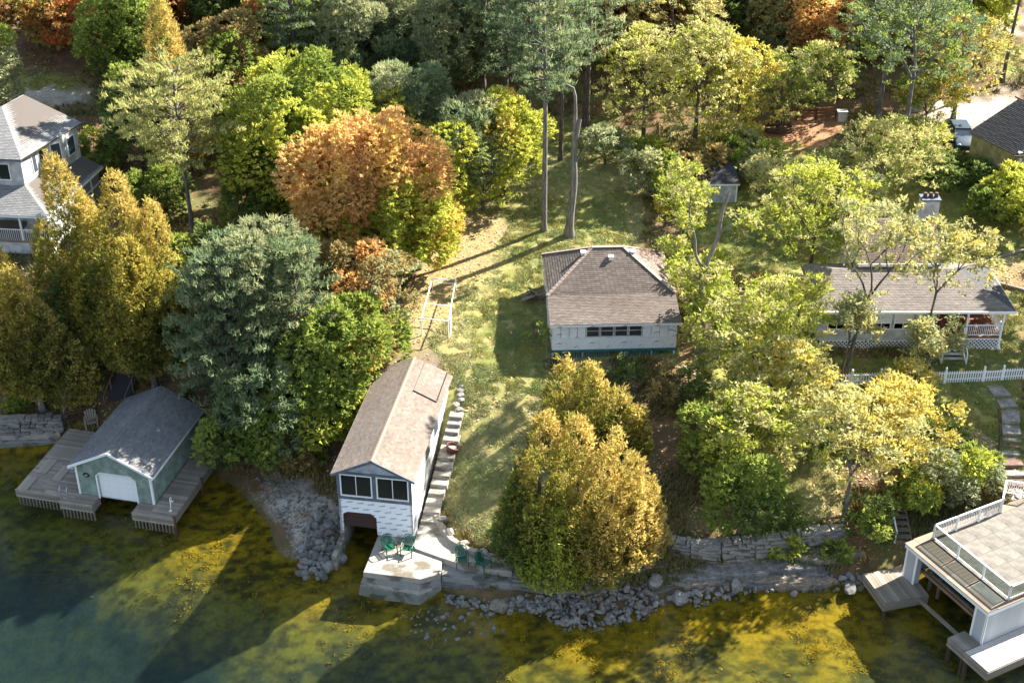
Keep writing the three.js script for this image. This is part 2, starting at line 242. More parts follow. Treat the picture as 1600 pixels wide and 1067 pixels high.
const groundTex = (() => {
  const d = new Uint8Array(PLAN * PLAN * 4), r = rng(3), enc = (c) => 255 * Math.pow(clamp(c), 1 / 2.2);
  for (let j = 0; j < PLAN; j++) for (let i = 0; i < PLAN; i++) {
    const x = PX0 + (i + 0.5) / PLAN * PSPAN, z = PZ0 + (j + 0.5) / PLAN * PSPAN, h = groundY(x, z);
    const n1 = vnoise(x * 0.35, z * 0.35), n2 = fbm(x * 1.4, z * 1.4, 3), n3 = vnoise(x * 7, z * 7), n4 = LAT[(i * 7919 + j * 104729) & 65535];
    let c;
    if (h > -0.06) {
      const jx = x + (vnoise(x * 0.9, z * 0.9 + 40) - 0.5) * 2.6, jz = z + (vnoise(x * 0.9 + 80, z * 0.9) - 0.5) * 2.6; c = [0, 0, 0];
      for (let q = 0; q < 4; q++) {
        const e1 = LAT[(i * 7919 + j * 104729 + q * 31337) & 65535] - 0.5, e2 = LAT[(i * 5393 + j * 60493 + q * 7877) & 65535] - 0.5, k = coverAt(jx + e1 * 2 + (n3 - 0.5) * 1.1, jz + e2 * 2); let a;
        if (k === 40) a = [0.1 + 0.12 * n1, 0.135 + 0.08 * n1, 0.035 + 0.02 * n1]; else if (k === 80) a = [0.26 + 0.07 * n1, 0.235 + 0.05 * n1, 0.095]; else if (k === 120) a = [0.25 + 0.08 * n1, 0.2 + 0.05 * n1, 0.1]; else if (k === 130) a = [0.33 + 0.08 * n1, 0.17 + 0.04 * n1, 0.1]; else if (k === 160) a = [0.38, 0.34, 0.29];
        else if (k === 200) a = [0.24, 0.18, 0.135]; else if (k === 240) a = [0.2 + 0.09 * n1, 0.225 + 0.06 * n1, 0.055]; else a = [0.1 + 0.05 * n1, 0.068 + 0.03 * n1, 0.04];
        if (k === 80 && n2 > 0.5) { const t = sstep(0.5, 0.66, n2) * 0.7; a = [mixN(a[0], 0.17, t), mixN(a[1], 0.2, t), mixN(a[2], 0.06, t)]; }
        if ((k === 40 || k === 240) && n2 > 0.53) { const t = sstep(0.53, 0.7, n2) * 0.75; a = [mixN(a[0], 0.33, t), mixN(a[1], 0.26, t), mixN(a[2], 0.11, t)]; }
        if (k === 0) { const t = sstep(0.5, 0.7, n2); if (n1 > 0.55) { const u = sstep(0.55, 0.8, n1) * 0.8; a = [mixN(a[0], 0.13, u), mixN(a[1], 0.14, u), mixN(a[2], 0.045, u)]; } a = [mixN(a[0], 0.2, t * 0.7), mixN(a[1], 0.105, t * 0.7), mixN(a[2], 0.05, t * 0.7)]; }
        for (let w = 0; w < 3; w++) c[w] += a[w] / 4;
      }
      const s = 0.68 + 0.3 * n3 + 0.38 * n4; c = c.map((v) => v * s);
      if (h < 0.25) { const t = sstep(0.25, -0.05, h) * 0.6; c = c.map((v, q) => mixN(v, [0.1, 0.08, 0.03][q], t)); }
    } else {
      // gold-brown weed and silt in the shallows, olive farther out, bare dark silt in the deep
      const w = fbm(x * 0.5 + 9, z * 0.5, 3), g = fbm(x * 1.8 + 0.5 * n2, z * 2.6 + 5, 5), t = sstep(0.3, 0.72, g * 0.68 + w * 0.36), d1 = sstep(-0.3, -1.5, h + (w - 0.5) * 0.7), d2 = sstep(-1.3, -3.3, h + (w - 0.5) * 1.6);
      c = [mixN(0.03, 0.19, t), mixN(0.026, 0.125, t), mixN(0.004, 0.007, t)];
      c = [mixN(c[0], 0.03 + 0.062 * t, d1), mixN(c[1], 0.032 + 0.06 * t, d1), mixN(c[2], 0.009 + 0.004 * t, d1)];
      c = [mixN(c[0], 0.009 + 0.006 * t, d2), mixN(c[1], 0.022 + 0.008 * t, d2), mixN(c[2], 0.021, d2)];
      const s = 0.74 + 0.3 * n3 + 0.22 * n4; c = c.map((v) => v * s);
    }
    const o = (j * PLAN + i) * 4; d[o] = enc(c[0]); d[o + 1] = enc(c[1]); d[o + 2] = enc(c[2]); d[o + 3] = 255;
  }
  const t = new THREE.DataTexture(d, PLAN, PLAN); t.magFilter = t.minFilter = THREE.LinearFilter; t.generateMipmaps = false; t.colorSpace = THREE.SRGBColorSpace; t.wrapS = t.wrapT = THREE.ClampToEdgeWrapping; t.needsUpdate = true; return t;
})();
const groundMat = new THREE.MeshPhysicalMaterial({ map: groundTex, roughness: 1, specularIntensity: 0.35 }), bedMat = new THREE.MeshPhysicalMaterial({ map: groundTex, roughness: 1, specularIntensity: 0 });
(() => {
  const xs = [], zs = [];
  for (let x = -62; x <= 62.01; x += 0.4) xs.push(x); for (let z = -172; z <= -50; z += 0.4) zs.push(z);
  xs.unshift(-700, -400, -220, -130, -90); xs.push(90, 130, 220, 400, 700); zs.unshift(-900, -500, -300, -220); zs.push(-46, -30, 0, 60, 200, 600);
  const nx = xs.length, nz = zs.length, pos = new Float32Array(nx * nz * 3), uv = new Float32Array(nx * nz * 2), land = [], bed = [];
  for (let j = 0; j < nz; j++) for (let i = 0; i < nx; i++) {
    const x = xs[i], z = zs[j], k = j * nx + i; let y = groundY(x, z);
    y += (vnoise(x * 1.3, z * 1.3) - 0.5) * 0.09 + (vnoise(x * 3.1, z * 3.1) - 0.5) * 0.05;
    pos[3 * k] = x; pos[3 * k + 1] = y; pos[3 * k + 2] = z; uv[2 * k] = (x - PX0) / PSPAN; uv[2 * k + 1] = (z - PZ0) / PSPAN;
  }
  for (let j = 0; j < nz - 1; j++) for (let i = 0; i < nx - 1; i++) { const a = j * nx + i, b = a + 1, c = a + nx, e = c + 1; (Math.max(pos[3 * a + 1], pos[3 * b + 1], pos[3 * c + 1], pos[3 * e + 1]) > -0.04 ? land : bed).push(a, c, b, b, c, e); }
  for (const [name, idx] of [['ground', land], ['lake_bed', bed]]) {
    const g = new THREE.BufferGeometry(); g.setAttribute('position', new THREE.BufferAttribute(pos, 3)); g.setAttribute('uv', new THREE.BufferAttribute(uv, 2)); g.setIndex(idx); g.computeVertexNormals();
    const m = new THREE.Mesh(g, name === 'ground' ? groundMat : bedMat); m.name = name; m.receiveShadow = m.castShadow = true; tag(m, name === 'ground' ? 'sloping ground of lawn, dry grass and fallen leaves' : 'weedy yellow lake bed seen through shallow water', null, null, 'structure'); scene.add(m);
  }
})();
// the lake: one clear rippled surface over the weedy bed
(() => {
  const ripple = tex(512, (u, v) => fbm(u * 10 + 0.6 * vnoise(u * 8, v * 8, 8), v * 22, 4, 10), false);
  const g = new THREE.PlaneGeometry(1400, 700); g.rotateX(-Math.PI / 2); g.translate(0, 0, 260);
  const uv = g.attributes.uv, p = g.attributes.position; for (let i = 0; i < p.count; i++) uv.setXY(i, p.getX(i) / 5, p.getZ(i) / 5);
  const surf = new THREE.MeshPhysicalMaterial({ color: new THREE.Color(0.95, 0.97, 0.92), roughness: 0.02, transmission: 1, thickness: 0, ior: 1.33, specularIntensity: 0.45, bumpMap: ripple, bumpScale: 0.014 });
  [0].forEach((y, i) => { const m = new THREE.Mesh(g, surf); m.name = numbered('water'); m.position.y = y; m.receiveShadow = true; tag(m, 'clear green lake water along the rocky shore', null, null, 'structure'); scene.add(m); });
})();
// ---------------------------------------------------------------- shared builders
// a roof slope: a base board and real shingle tabs laid in courses. a,b = eave ends, c,d = ridge ends (c above b)
function slope(parent, pts, tones, opt = {}) {
  const [a, b, c, d] = pts.map((p) => new THREE.Vector3(...p)), r = rng(opt.seed ?? Math.round((pts[0][0] + pts[1][2]) * 991) + 7);
  mesh('roof_slope', slab(pts, opt.thick ?? 0.1), opt.base ?? MAT.roofBase, parent);
  const n = new THREE.Vector3().subVectors(b, a).cross(new THREE.Vector3().subVectors(d, a)).normalize(); if (n.y < 0) n.negate();
  const u = new THREE.Vector3().subVectors(b, a).normalize(), up = new THREE.Vector3().crossVectors(n, u).normalize(); if (up.dot(new THREE.Vector3().subVectors(d, a)) < 0) up.negate();
  const H = new THREE.Vector3().subVectors(d, a).dot(up), rows = Math.round(H / (opt.row ?? 0.145)), rh = H / rows, tw = opt.tab ?? 0.3, pos = [], col = [];
  const lerp = (p, q, t) => new THREE.Vector3().lerpVectors(p, q, t), xs = (p) => new THREE.Vector3().subVectors(p, a).dot(u);
  for (let i = 0; i < rows; i++) {
    const t0 = i / rows, t1 = Math.min(1, (i + 1.02) / rows), L0 = xs(lerp(a, d, t0)), R0_ = xs(lerp(b, c, t0)), L1 = xs(lerp(a, d, t1)), R1 = xs(lerp(b, c, t1));
    let x = Math.min(L0, L1) - ((i % 2) * 0.5 + (opt.rand ? r() : 0)) * tw;
    const rowTone = (r() - 0.5) * 0.12;
    for (; x < Math.max(R0_, R1); x += tw) {
      const x0 = x + 0.006, x1 = x + tw - 0.006, l0 = clamp(x0, L0, R0_), r0 = clamp(x1, L0, R0_), l1 = clamp(x0, L1, R1), r1 = clamp(x1, L1, R1); if (r0 - l0 < 0.01 && r1 - l1 < 0.01) continue;
      const lift = 0.016 + 0.01 * r(), P = (xx, vv, hh) => a.clone().addScaledVector(u, xx).addScaledVector(up, vv * H).addScaledVector(n, hh);
      const A = P(l0, t0, lift), B = P(r0, t0, lift), C = P(r1, t1, 0.006), D = P(l1, t1, 0.006), A2 = P(l0, t0, -0.002), B2 = P(r0, t0, -0.002);
      const wx = a.x + u.x * x + up.x * t0 * H, wz = a.z + u.z * x + up.z * t0 * H;
      const k = clamp(0.2 + r() * 0.4 + (vnoise(wx * 0.5 + 9, wz * 0.5) * 0.6 + vnoise(wx * 0.16, wz * 1.3 + 5) * 0.4) * 0.4, 0, 0.999), q = k * (tones.length - 1), ti = Math.floor(q), tf = q - ti, s = 0.7 * (1 + rowTone + (r() - 0.5) * 0.2);
      const cc = [0, 1, 2].map((j) => mixN(tones[ti][j], tones[Math.min(ti + 1, tones.length - 1)][j], tf) * s), ok = (p) => p.map((v) => [v.x, v.y, v.z]);
      for (const tri of [[A, B, C], [A, C, D], [A2, B2, B], [A2, B, A]]) for (const v of tri) { pos.push(v.x, v.y, v.z); col.push(cc[0], cc[1], cc[2]); }
    }
  }
  const g = new THREE.BufferGeometry(); g.setAttribute('position', new THREE.Float32BufferAttribute(pos, 3)); g.setAttribute('color', new THREE.Float32BufferAttribute(col, 3));
  const m = new THREE.Mesh(g, MAT.shingle); m.name = 'shingles'; m.userData.kind = 'stuff'; m.castShadow = m.receiveShadow = true; parent.add(m); return m;
}
// overlapped clapboards on the vertical face from (x0,y0) to (x1,y1) at depth z, facing +z
function clapboards(x0, x1, y0, y1, z, row = 0.16, out = 0.02, top) {
  const g = []; for (let y = y0; y < y1 - 0.02; y += row) { const h = Math.min(row, y1 - y), w = top ? top(y + h / 2) : [x0, x1]; if (w[1] - w[0] < 0.1) continue; const s = bx(w[0], y, z - 0.02, w[1], y + h, z); const p = s.attributes.position; for (let i = 0; i < p.count; i++) if (p.getZ(i) > z - 0.001) p.setZ(i, p.getY(i) < y + h / 2 ? z + out : z + 0.004); s.computeVertexNormals(); g.push(s); } return g;
}
const turnG = (gs, ry, x = 0, y = 0, z = 0) => gs.map((g) => { g.rotateY(ry); g.translate(x, y, z); return g; });
// a window facing +z: frame bars, panes with dark room or blind behind
function windowUnit(parent, x0, x1, y0, y1, z, o = {}) {
  const t = o.t ?? 0.07, fr = [bx(x0, y0, z - 0.04, x1, y0 + t, z + 0.05), bx(x0, y1 - t, z - 0.04, x1, y1, z + 0.05), bx(x0, y0 + t, z - 0.04, x0 + t, y1 - t, z + 0.05), bx(x1 - t, y0 + t, z - 0.04, x1, y1 - t, z + 0.05)];
  const w = mesh('window', fr, o.frame ?? MAT.whiteTrim, parent), n = o.panes ?? 1, m = o.rows ?? 1, pw = (x1 - x0 - 2 * t) / n, ph = (y1 - y0 - 2 * t) / m;
  for (let i = 0; i < n; i++) for (let j = 0; j < m; j++) {
    const a = x0 + t + i * pw, b = a + pw, c = y0 + t + j * ph, d = c + ph, q = 0.02;
    if (o.screenRow === j || o.dark) mesh('pane', bx(a + q, c + q, z - 0.02, b - q, d - q, z), MAT.screen, w); else mesh('pane', bx(a + q, c + q, z - 0.01, b - q, d - q, z), o.glass ?? MAT.darkGlass, w);
    if (i) mesh('muntin', bx(a - q, c, z - 0.03, a + q, d, z + 0.035), o.frame ?? MAT.whiteTrim, w);
    if (j && !i) mesh('muntin', bx(x0 + t, c - q, z - 0.028, x1 - t, c + q, z + 0.033), o.frame ?? MAT.whiteTrim, w);
  }
  return w;
}
MAT.darkGlass = new THREE.MeshPhysicalMaterial({ color: new THREE.Color(0.018, 0.02, 0.022), roughness: 0.08, ior: 1.5, specularIntensity: 1 });
MAT.blueGlass = new THREE.MeshPhysicalMaterial({ color: new THREE.Color(0.05, 0.07, 0.09), roughness: 0.06, ior: 1.5 });

// ---------------------------------------------------------------- brown-roofed boathouse in the middle
const BH = (() => {
  const EV = 5.7, mid = [0.5 * (at(520, 737, EV)[0] + at(646, 755, EV)[0]), 0.5 * (at(520, 737, EV)[2] + at(646, 755, EV)[2])], turn = -9 * Math.PI / 180, W = 4.6, L = 11.3, hw = W / 2, rise = 1.1, slip = 1.15;
  const t = thing('boathouse', 'white two-storey boathouse with brown shingled gable roof and printed house wrap on its front', 'boathouse', [mid[0], 0, mid[1] - 0.25], turn);
  const slopeY = (x) => EV + 0.12 + rise * (1 - Math.abs(x) / hw);
  // walls: front in layers, sides
  mesh('foundation', [bx(-hw, -1.2, -L, -hw + 0.25, 1.25, 0.25), bx(0.12, -1.2, -1.2, hw + 0.02, slip - 0.02, -0.05), bx(-hw - 0.12, -1.2, 0, -hw + 0.2, 0.7, 1.9)], MAT.concrete, t);
  mesh('right_wall', [bx(hw - 0.15, 0.6, -L, hw, EV, 0)], MAT.whitePaint, t); mesh('left_wall', [bx(-hw, 1.25, -L, -hw + 0.15, EV, 0)], MAT.whitePaint, t); mesh('back_wall', [bx(-hw + 0.15, 2.0, -L, hw - 0.15, EV + 0.1, -L + 0.15)], MAT.whitePaint, t);
  // house wrap with its slanted print
  const cv = document.createElement('canvas'); cv.width = 1024; cv.height = 640; const c = cv.getContext('2d'), r = rng(9);
  c.fillStyle = 'rgb(233,236,240)'; c.fillRect(0, 0, 1024, 640);
  for (let i = 0; i < 260; i++) { c.fillStyle = `rgba(190,198,208,${0.1 + 0.15 * r()})`; c.fillRect(r() * 1024, r() * 640, 20 + r() * 120, 1 + r() * 3); }
  for (let row = 0; row < 7; row++) for (let k = -1; k < 8; k++) {
    c.save(); c.translate(k * 150 + (row % 2) * 70 + 40, row * 92 + 40 + k * 7); c.rotate(-0.2); c.fillStyle = 'rgba(52,56,66,0.92)';
    for (let q = 0; q < 7; q++) { const h = 9 + r() * 9; c.fillRect(q * 13, -h / 2 + (r() - 0.5) * 3, 9 + r() * 3, h * 0.55); }
    c.fillRect(-6, 3, 100, 3.5); c.fillStyle = 'rgba(90,96,110,0.6)'; c.fillRect(24, 14, 52, 3); c.restore();
  }
  for (const y of [210, 430]) { c.fillStyle = 'rgba(170,178,188,0.7)'; c.fillRect(0, y, 1024, 3); }
  const wt = new THREE.CanvasTexture(cv); wt.colorSpace = THREE.SRGBColorSpace;
  const wrapMat = M(1, 1, 1, { map: wt, roughness: 0.55 });
  const y1 = 3.72, dr = [-hw + 0.2, 0.02, 2.72]; // door opening: left, right, top
  const sh = new THREE.Shape(); const ch = 0.32;
  [[-hw, 1.2], [dr[0], 1.2], [dr[0], dr[2] - ch * 0.6], [dr[0] + ch, dr[2]], [dr[1] - ch, dr[2]], [dr[1], dr[2] - ch], [dr[1], slip], [hw, slip], [hw, y1], [-hw, y1]].forEach(([x, y], i) => (i ? sh.lineTo(x, y) : sh.moveTo(x, y)));
  const wg = new THREE.ExtrudeGeometry(sh, { depth: 0.14, bevelEnabled: false }); wg.translate(0, 0, -0.14);
  const wm = new THREE.Mesh(wg, wrapMat); wm.name = 'house_wrap'; wm.castShadow = wm.receiveShadow = true; wm.userData.label = 'white house wrap with rows of slanted dark print'; const uv = wg.attributes.uv, wp = wg.attributes.position; for (let i = 0; i < uv.count; i++) uv.setXY(i, (wp.getX(i) + hw) / W, (wp.getY(i) - slip) / 2.9); t.add(wm);
  const door = mesh('garage_door', extrudeXY([[dr[0], 1.5], [dr[1], 1.42], [dr[1], dr[2] - ch], [dr[1] - ch, dr[2]], [dr[0] + ch, dr[2]], [dr[0], dr[2] - ch * 0.6]], -0.3, -0.22), MAT.brown, t);
  for (let i = 0; i < 3; i++) mesh('door_panel', bx(dr[0] + 0.04, 1.52 + i * 0.36, -0.22, dr[1] - 0.05, 1.52 + i * 0.36 + 0.33, -0.2), MAT.brown, door);
  mesh('trim', [bx(-hw - 0.02, y1, -0.12, hw + 0.02, y1 + 0.2, 0.05), bx(-hw - 0.02, y1 + 0.2, -0.12, -hw + 0.16, EV, 0.045), bx(hw - 0.16, y1 + 0.2, -0.12, hw + 0.02, EV, 0.045), bx(-0.12, y1 + 0.2, -0.12, 0.12, EV - 0.12, 0.043), bx(-hw + 0.16, EV - 0.12, -0.12, hw - 0.16, EV + 0.06, 0.047)], MAT.slate, t);
  for (const [a, b] of [[-hw + 0.17, -0.13], [0.13, hw - 0.17]]) windowUnit(t, a, b, y1 + 0.21, EV - 0.13, -0.02, { panes: 2, t: 0.08 });
  mesh('gable', extrudeXY([[-hw, EV + 0.06], [hw, EV + 0.06], [hw, EV + 0.12], [0, EV + 0.12 + rise - 0.05], [-hw, EV + 0.12]], -0.13, 0), MAT.gable, t);
  mesh('gable', extrudeXY([[-hw, EV], [hw, EV], [0, EV + 0.1 + rise]], -L, -L + 0.13), MAT.gable, t);
  // right side: corner boards, seams, windows
  for (const g of [bx(hw, 0.9, -0.16, hw + 0.03, EV, 0.02), bx(hw, 2.3, -1.2, hw + 0.03, EV, -1.05), bx(hw, 3.0, -2.6, hw + 0.03, EV, -2.45)]) mesh('corner_board', g, MAT.whiteTrim, t);
  mesh('side_panel', [bx(hw, 1.1, -0.95, hw + 0.02, 2.9, -0.25), bx(hw, 1.6, -2.3, hw + 0.02, 3.4, -1.3)], MAT.oldWhite, t);
  for (const z of [-4.6, -7.2]) { const w = new THREE.Group(); w.name = 'side_window'; w.rotation.y = Math.PI / 2; w.position.set(hw, 0, z); t.add(w); mesh('frame', [bx(-0.5, 4.1, -0.02, 0.5, 5.2, 0.04)], MAT.slate, w); mesh('pane', bx(-0.42, 4.18, 0, 0.42, 5.12, 0.05), MAT.blueGlass, w); }
  // roof
  const tones = [[0.135, 0.103, 0.08], [0.205, 0.162, 0.13], [0.26, 0.21, 0.172], [0.33, 0.275, 0.23]], e = 0.28, f = 0.3, ey = EV + 0.12 - rise / hw * e, ry = EV + 0.14 + rise;
  slope(t, [[-hw - e, ey, -L - f], [-hw - e, ey, f], [0, ry, f], [0, ry, -L - f]], tones, { tab: 0.22, row: 0.17 });
  slope(t, [[hw + e, ey, f], [hw + e, ey, -L - f], [0, ry, -L - f], [0, ry, f]], tones, { tab: 0.22, row: 0.17 });
  mesh('ridge_cap', Array.from({ length: 38 }, (_, i) => { const z = f - i * (L + 2 * f) / 38; return slab([[-0.13, ry - 0.03, z], [0, ry + 0.035, z], [0, ry + 0.02, z - 0.34], [-0.13, ry - 0.045, z - 0.34]], 0.01); }).concat(Array.from({ length: 38 }, (_, i) => { const z = f - i * (L + 2 * f) / 38; return slab([[0, ry + 0.035, z], [0.13, ry - 0.03, z], [0.13, ry - 0.045, z - 0.34], [0, ry + 0.02, z - 0.34]], 0.01); })), M(0.3, 0.2, 0.14), t);
  mesh('barge_board', [bar([-hw - e, ey - 0.08, f + 0.02], [0, ry - 0.08, f + 0.02], 0.04, 0.16), bar([hw + e, ey - 0.08, f + 0.02], [0, ry - 0.08, f + 0.02], 0.04, 0.16)], MAT.slate, t);
  // later patch laid over the back right of the roof, with dark metal edge
  const py = (x) => ry - (ry - ey) * x / (hw + e);
  slope(t, [[hw + e - 0.42, py(hw + e - 0.42) + 0.07, -L + 3.2], [hw + e - 0.42, py(hw + e - 0.42) + 0.07, -L - f], [0.72, py(0.72) + 0.07, -L - f], [0.72, py(0.72) + 0.07, -L + 3.2]], tones, { tab: 0.22, row: 0.17, thick: 0.05 });
  mesh('drip_edge', [bar([0.7, py(0.7) + 0.06, -L + 3.25], [hw + e - 0.38, py(hw + e - 0.38) + 0.06, -L + 3.25], 0.07, 0.09), bar([hw + e - 0.38, py(hw + e - 0.38) + 0.05, -L + 3.25], [hw + e - 0.38, py(hw + e - 0.38) + 0.05, -L - f], 0.07, 0.09)], MAT.blackMetal, t);
  mesh('gutter_post', [bx(hw + 0.05, 1.12, -0.6, hw + 0.11, EV - 0.1, -0.54)], MAT.whiteTrim, t);
  return { t, turn, hw, L, EV, o: [mid[0], mid[1] - 0.25], slip };
})();
// point of the boathouse's own axes in the scene
function bhP(x, z) { const c = Math.cos(BH.turn), s = Math.sin(BH.turn); return [BH.o[0] + x * c + z * s, BH.o[1] - x * s + z * c]; }

// ---------------------------------------------------------------- concrete landing, kerb and steps beside it
(() => {
  const P = (px, py, h) => { const p = at(px, py, h); return [p[0], p[2]]; };
  const t = thing('landing', 'weathered concrete landing with sloping front at the water beside the white boathouse', 'landing');
  const top = [bhP(0.1, -0.9), P(567, 894, 1.15), P(655, 905, 1.15), P(688, 896, 1.15), P(691, 872, 1.15), P(646, 856, 1.15), bhP(2.2, -0.2)];
  mesh('pad', prism(top, 0.75, 1.15, 0.03), MAT.concrete, t);
  const out = [bhP(0.06, -0.9), P(559, 921, -0.25), P(655, 940, -0.25), P(690, 926, -0.25), P(692, 872, 1.1), P(646, 856, 1.1), bhP(2.2, -0.2)];
  // the front: courses of rough concrete stepping out to the foot, darker near the water
  const ring = (k) => top.map((p, i) => [mixN(p[0], out[i][0], k), mixN(p[1], out[i][1], k)]);
  const loft = (A, ya, B, yb) => { const v = []; for (let i = 0; i < A.length; i++) { const q = (i + 1) % A.length, n = 5; for (let s = 0; s < n; s++) { const L = (P, t) => [mixN(P[i][0], P[q][0], t), mixN(P[i][1], P[q][1], t)], a0 = L(A, s / n), a1 = L(A, (s + 1) / n), b0 = L(B, s / n), b1 = L(B, (s + 1) / n); v.push(a0[0], ya, a0[1], b0[0], yb, b0[1], b1[0], yb, b1[1], a0[0], ya, a0[1], b1[0], yb, b1[1], a1[0], ya, a1[1]); } } const g = new THREE.BufferGeometry(); g.setAttribute('position', new THREE.Float32BufferAttribute(v, 3)); g.computeVertexNormals(); g.setAttribute('uv', new THREE.BufferAttribute(new Float32Array(v.length / 3 * 2), 2)); return g; };
  mesh('footing', loft(ring(0.05), 0.78, ring(0.45), 0.35), MAT.concreteWet, t); mesh('tide_band', loft(ring(0.45), 0.35, ring(0.62), 0.14), MAT.concrete, t); mesh('footing', loft(ring(0.62), 0.14, ring(1.1), -1.0), MAT.concreteWet, t);
  const walk = [P(646, 856, 1.3), P(691, 872, 1.3), P(735, 886, 1.3), P(800, 893, 1.3), P(806, 884, 1.3), P(765, 873, 1.3), P(725, 862, 1.3), P(700, 845, 1.3), P(684, 822, 1.3), P(676, 806, 1.3), bhP(2.42, -1.2), bhP(2.42, -0.1)];
  mesh('walkway', prism(walk, 0.6, 1.29, 0.02), MAT.concrete, t);
  const low = [P(691, 871, 0.85), P(690, 900, 0.85), P(760, 910, 0.85), P(850, 916, 0.85), P(872, 905, 0.85), P(800, 893, 0.85), P(740, 886, 0.85)];
  mesh('terrace', prism(low, -0.2, 0.86, 0.03), MAT.concreteWet, t);
  // layered stone face under the terrace
  for (let i = 0; i < 4; i++) mesh('stone_course', prism([P(690, 899, 0.8), P(691 + i, 903 + i * 6, 0.7 - i * 0.25), P(760, 913 + i * 6, 0.7 - i * 0.25), P(850 + i * 4, 919 + i * 5, 0.7 - i * 0.25), P(862, 905, 0.8)], 0.55 - i * 0.25, 0.74 - i * 0.25, 0.02), i % 2 ? MAT.ledge : MAT.rock3, t);
  const kb = [[677, 803], [686, 822], [702, 843], [728, 859], [767, 870], [808, 880], [840, 893]], a = thing('kerb_wall', 'low curved concrete kerb holding the lawn above the landing', 'retaining wall');
  for (let i = 0; i < kb.length - 1; i++) { const p = P(kb[i][0], kb[i][1], 1.62), q = P(kb[i + 1][0], kb[i + 1][1], 1.62), d = [q[0] - p[0], q[1] - p[1]], l = Math.hypot(...d), n = [-d[1] / l * -0.34, d[0] / l * -0.34]; mesh('kerb_block', prism([p, q, [q[0] - n[0] * -1, q[1] - n[1] * -1], [p[0] - n[0] * -1, p[1] - n[1] * -1]], 0.9, 1.63 + 0.003 * i, 0.02), MAT.concrete, a); }
  for (let i = 0; i < 6; i++) { const s = (i + 0.5) / 6, j = Math.min(5, Math.floor(s * 6)), f = s * 6 - j, p = P(mixN(kb[j][0], kb[j + 1][0], f) + 9, mixN(kb[j][1], kb[j + 1][1], f) - 4, 1.75); mesh('edge_stone', new THREE.DodecahedronGeometry(0.3, 0).scale(1.3, 0.55, 0.8).rotateY(i * 1.7).translate(p[0], 1.66, p[1]), MAT.ledgePale, a); }
  // the flight of steps
  const st = thing('stone_steps', 'flight of broad concrete steps climbing along the right wall of the boathouse', 'steps', [BH.o[0], 0, BH.o[1]], BH.turn);
  const r = rng(4); let y = 1.29, z = -1.3;
  for (let i = 0; i < 13; i++) { const d = i > 9 ? 0.55 : 0.66, w = i > 9 ? 0.9 : 1.0 + 0.12 * r(), x0 = BH.hw + 0.16 + 0.025 * i; y += 0.225; mesh('step', prism([[x0, z], [x0 + w, z + 0.03 * (r() - 0.5)], [x0 + w, z - d - 0.12], [x0, z - d - 0.12]], y - 0.6, y, 0.025), i > 9 ? MAT.rock2 : i % 3 ? MAT.concrete : MAT.ledgePale, st); z -= d; }
  for (let i = 0; i < 8; i++) mesh('loose_stone', new THREE.DodecahedronGeometry(0.26, 0).scale(1.2, 0.45, 1).rotateY(i * 2.1).translate(BH.hw + 0.6 + 0.55 * r(), y + 0.06 + 0.1 * i, z - 0.3 - i * 0.42), i % 2 ? MAT.rock2 : MAT.rock, st);
})();
// brown clay pot by the steps
(() => {
  const [x, z] = bhP(BH.hw + 1.0, -6.75), t = thing('clay_pot', 'dark red-brown clay pot tipped beside the concrete steps', 'pot', [x, groundY(x, z) + 0.12, z]);
  const b = mesh('pot_body', new THREE.LatheGeometry([[0.02, 0], [0.3, 0.02], [0.4, 0.3], [0.42, 0.5], [0.36, 0.52], [0.33, 0.3], [0.02, 0.1]].map(([a, c]) => new THREE.Vector2(a, c)), 20).toNonIndexed(), M(0.16, 0.055, 0.04, { roughness: 0.7, map: rep(TX.mottle, 1) }), t);
  mesh('rim', new THREE.TorusGeometry(0.4, 0.045, 6, 20).rotateX(Math.PI / 2).translate(0, 0.52, 0), M(0.14, 0.05, 0.035), t); b.rotation.z = 0.0; t.rotation.z = -0.35;
})();

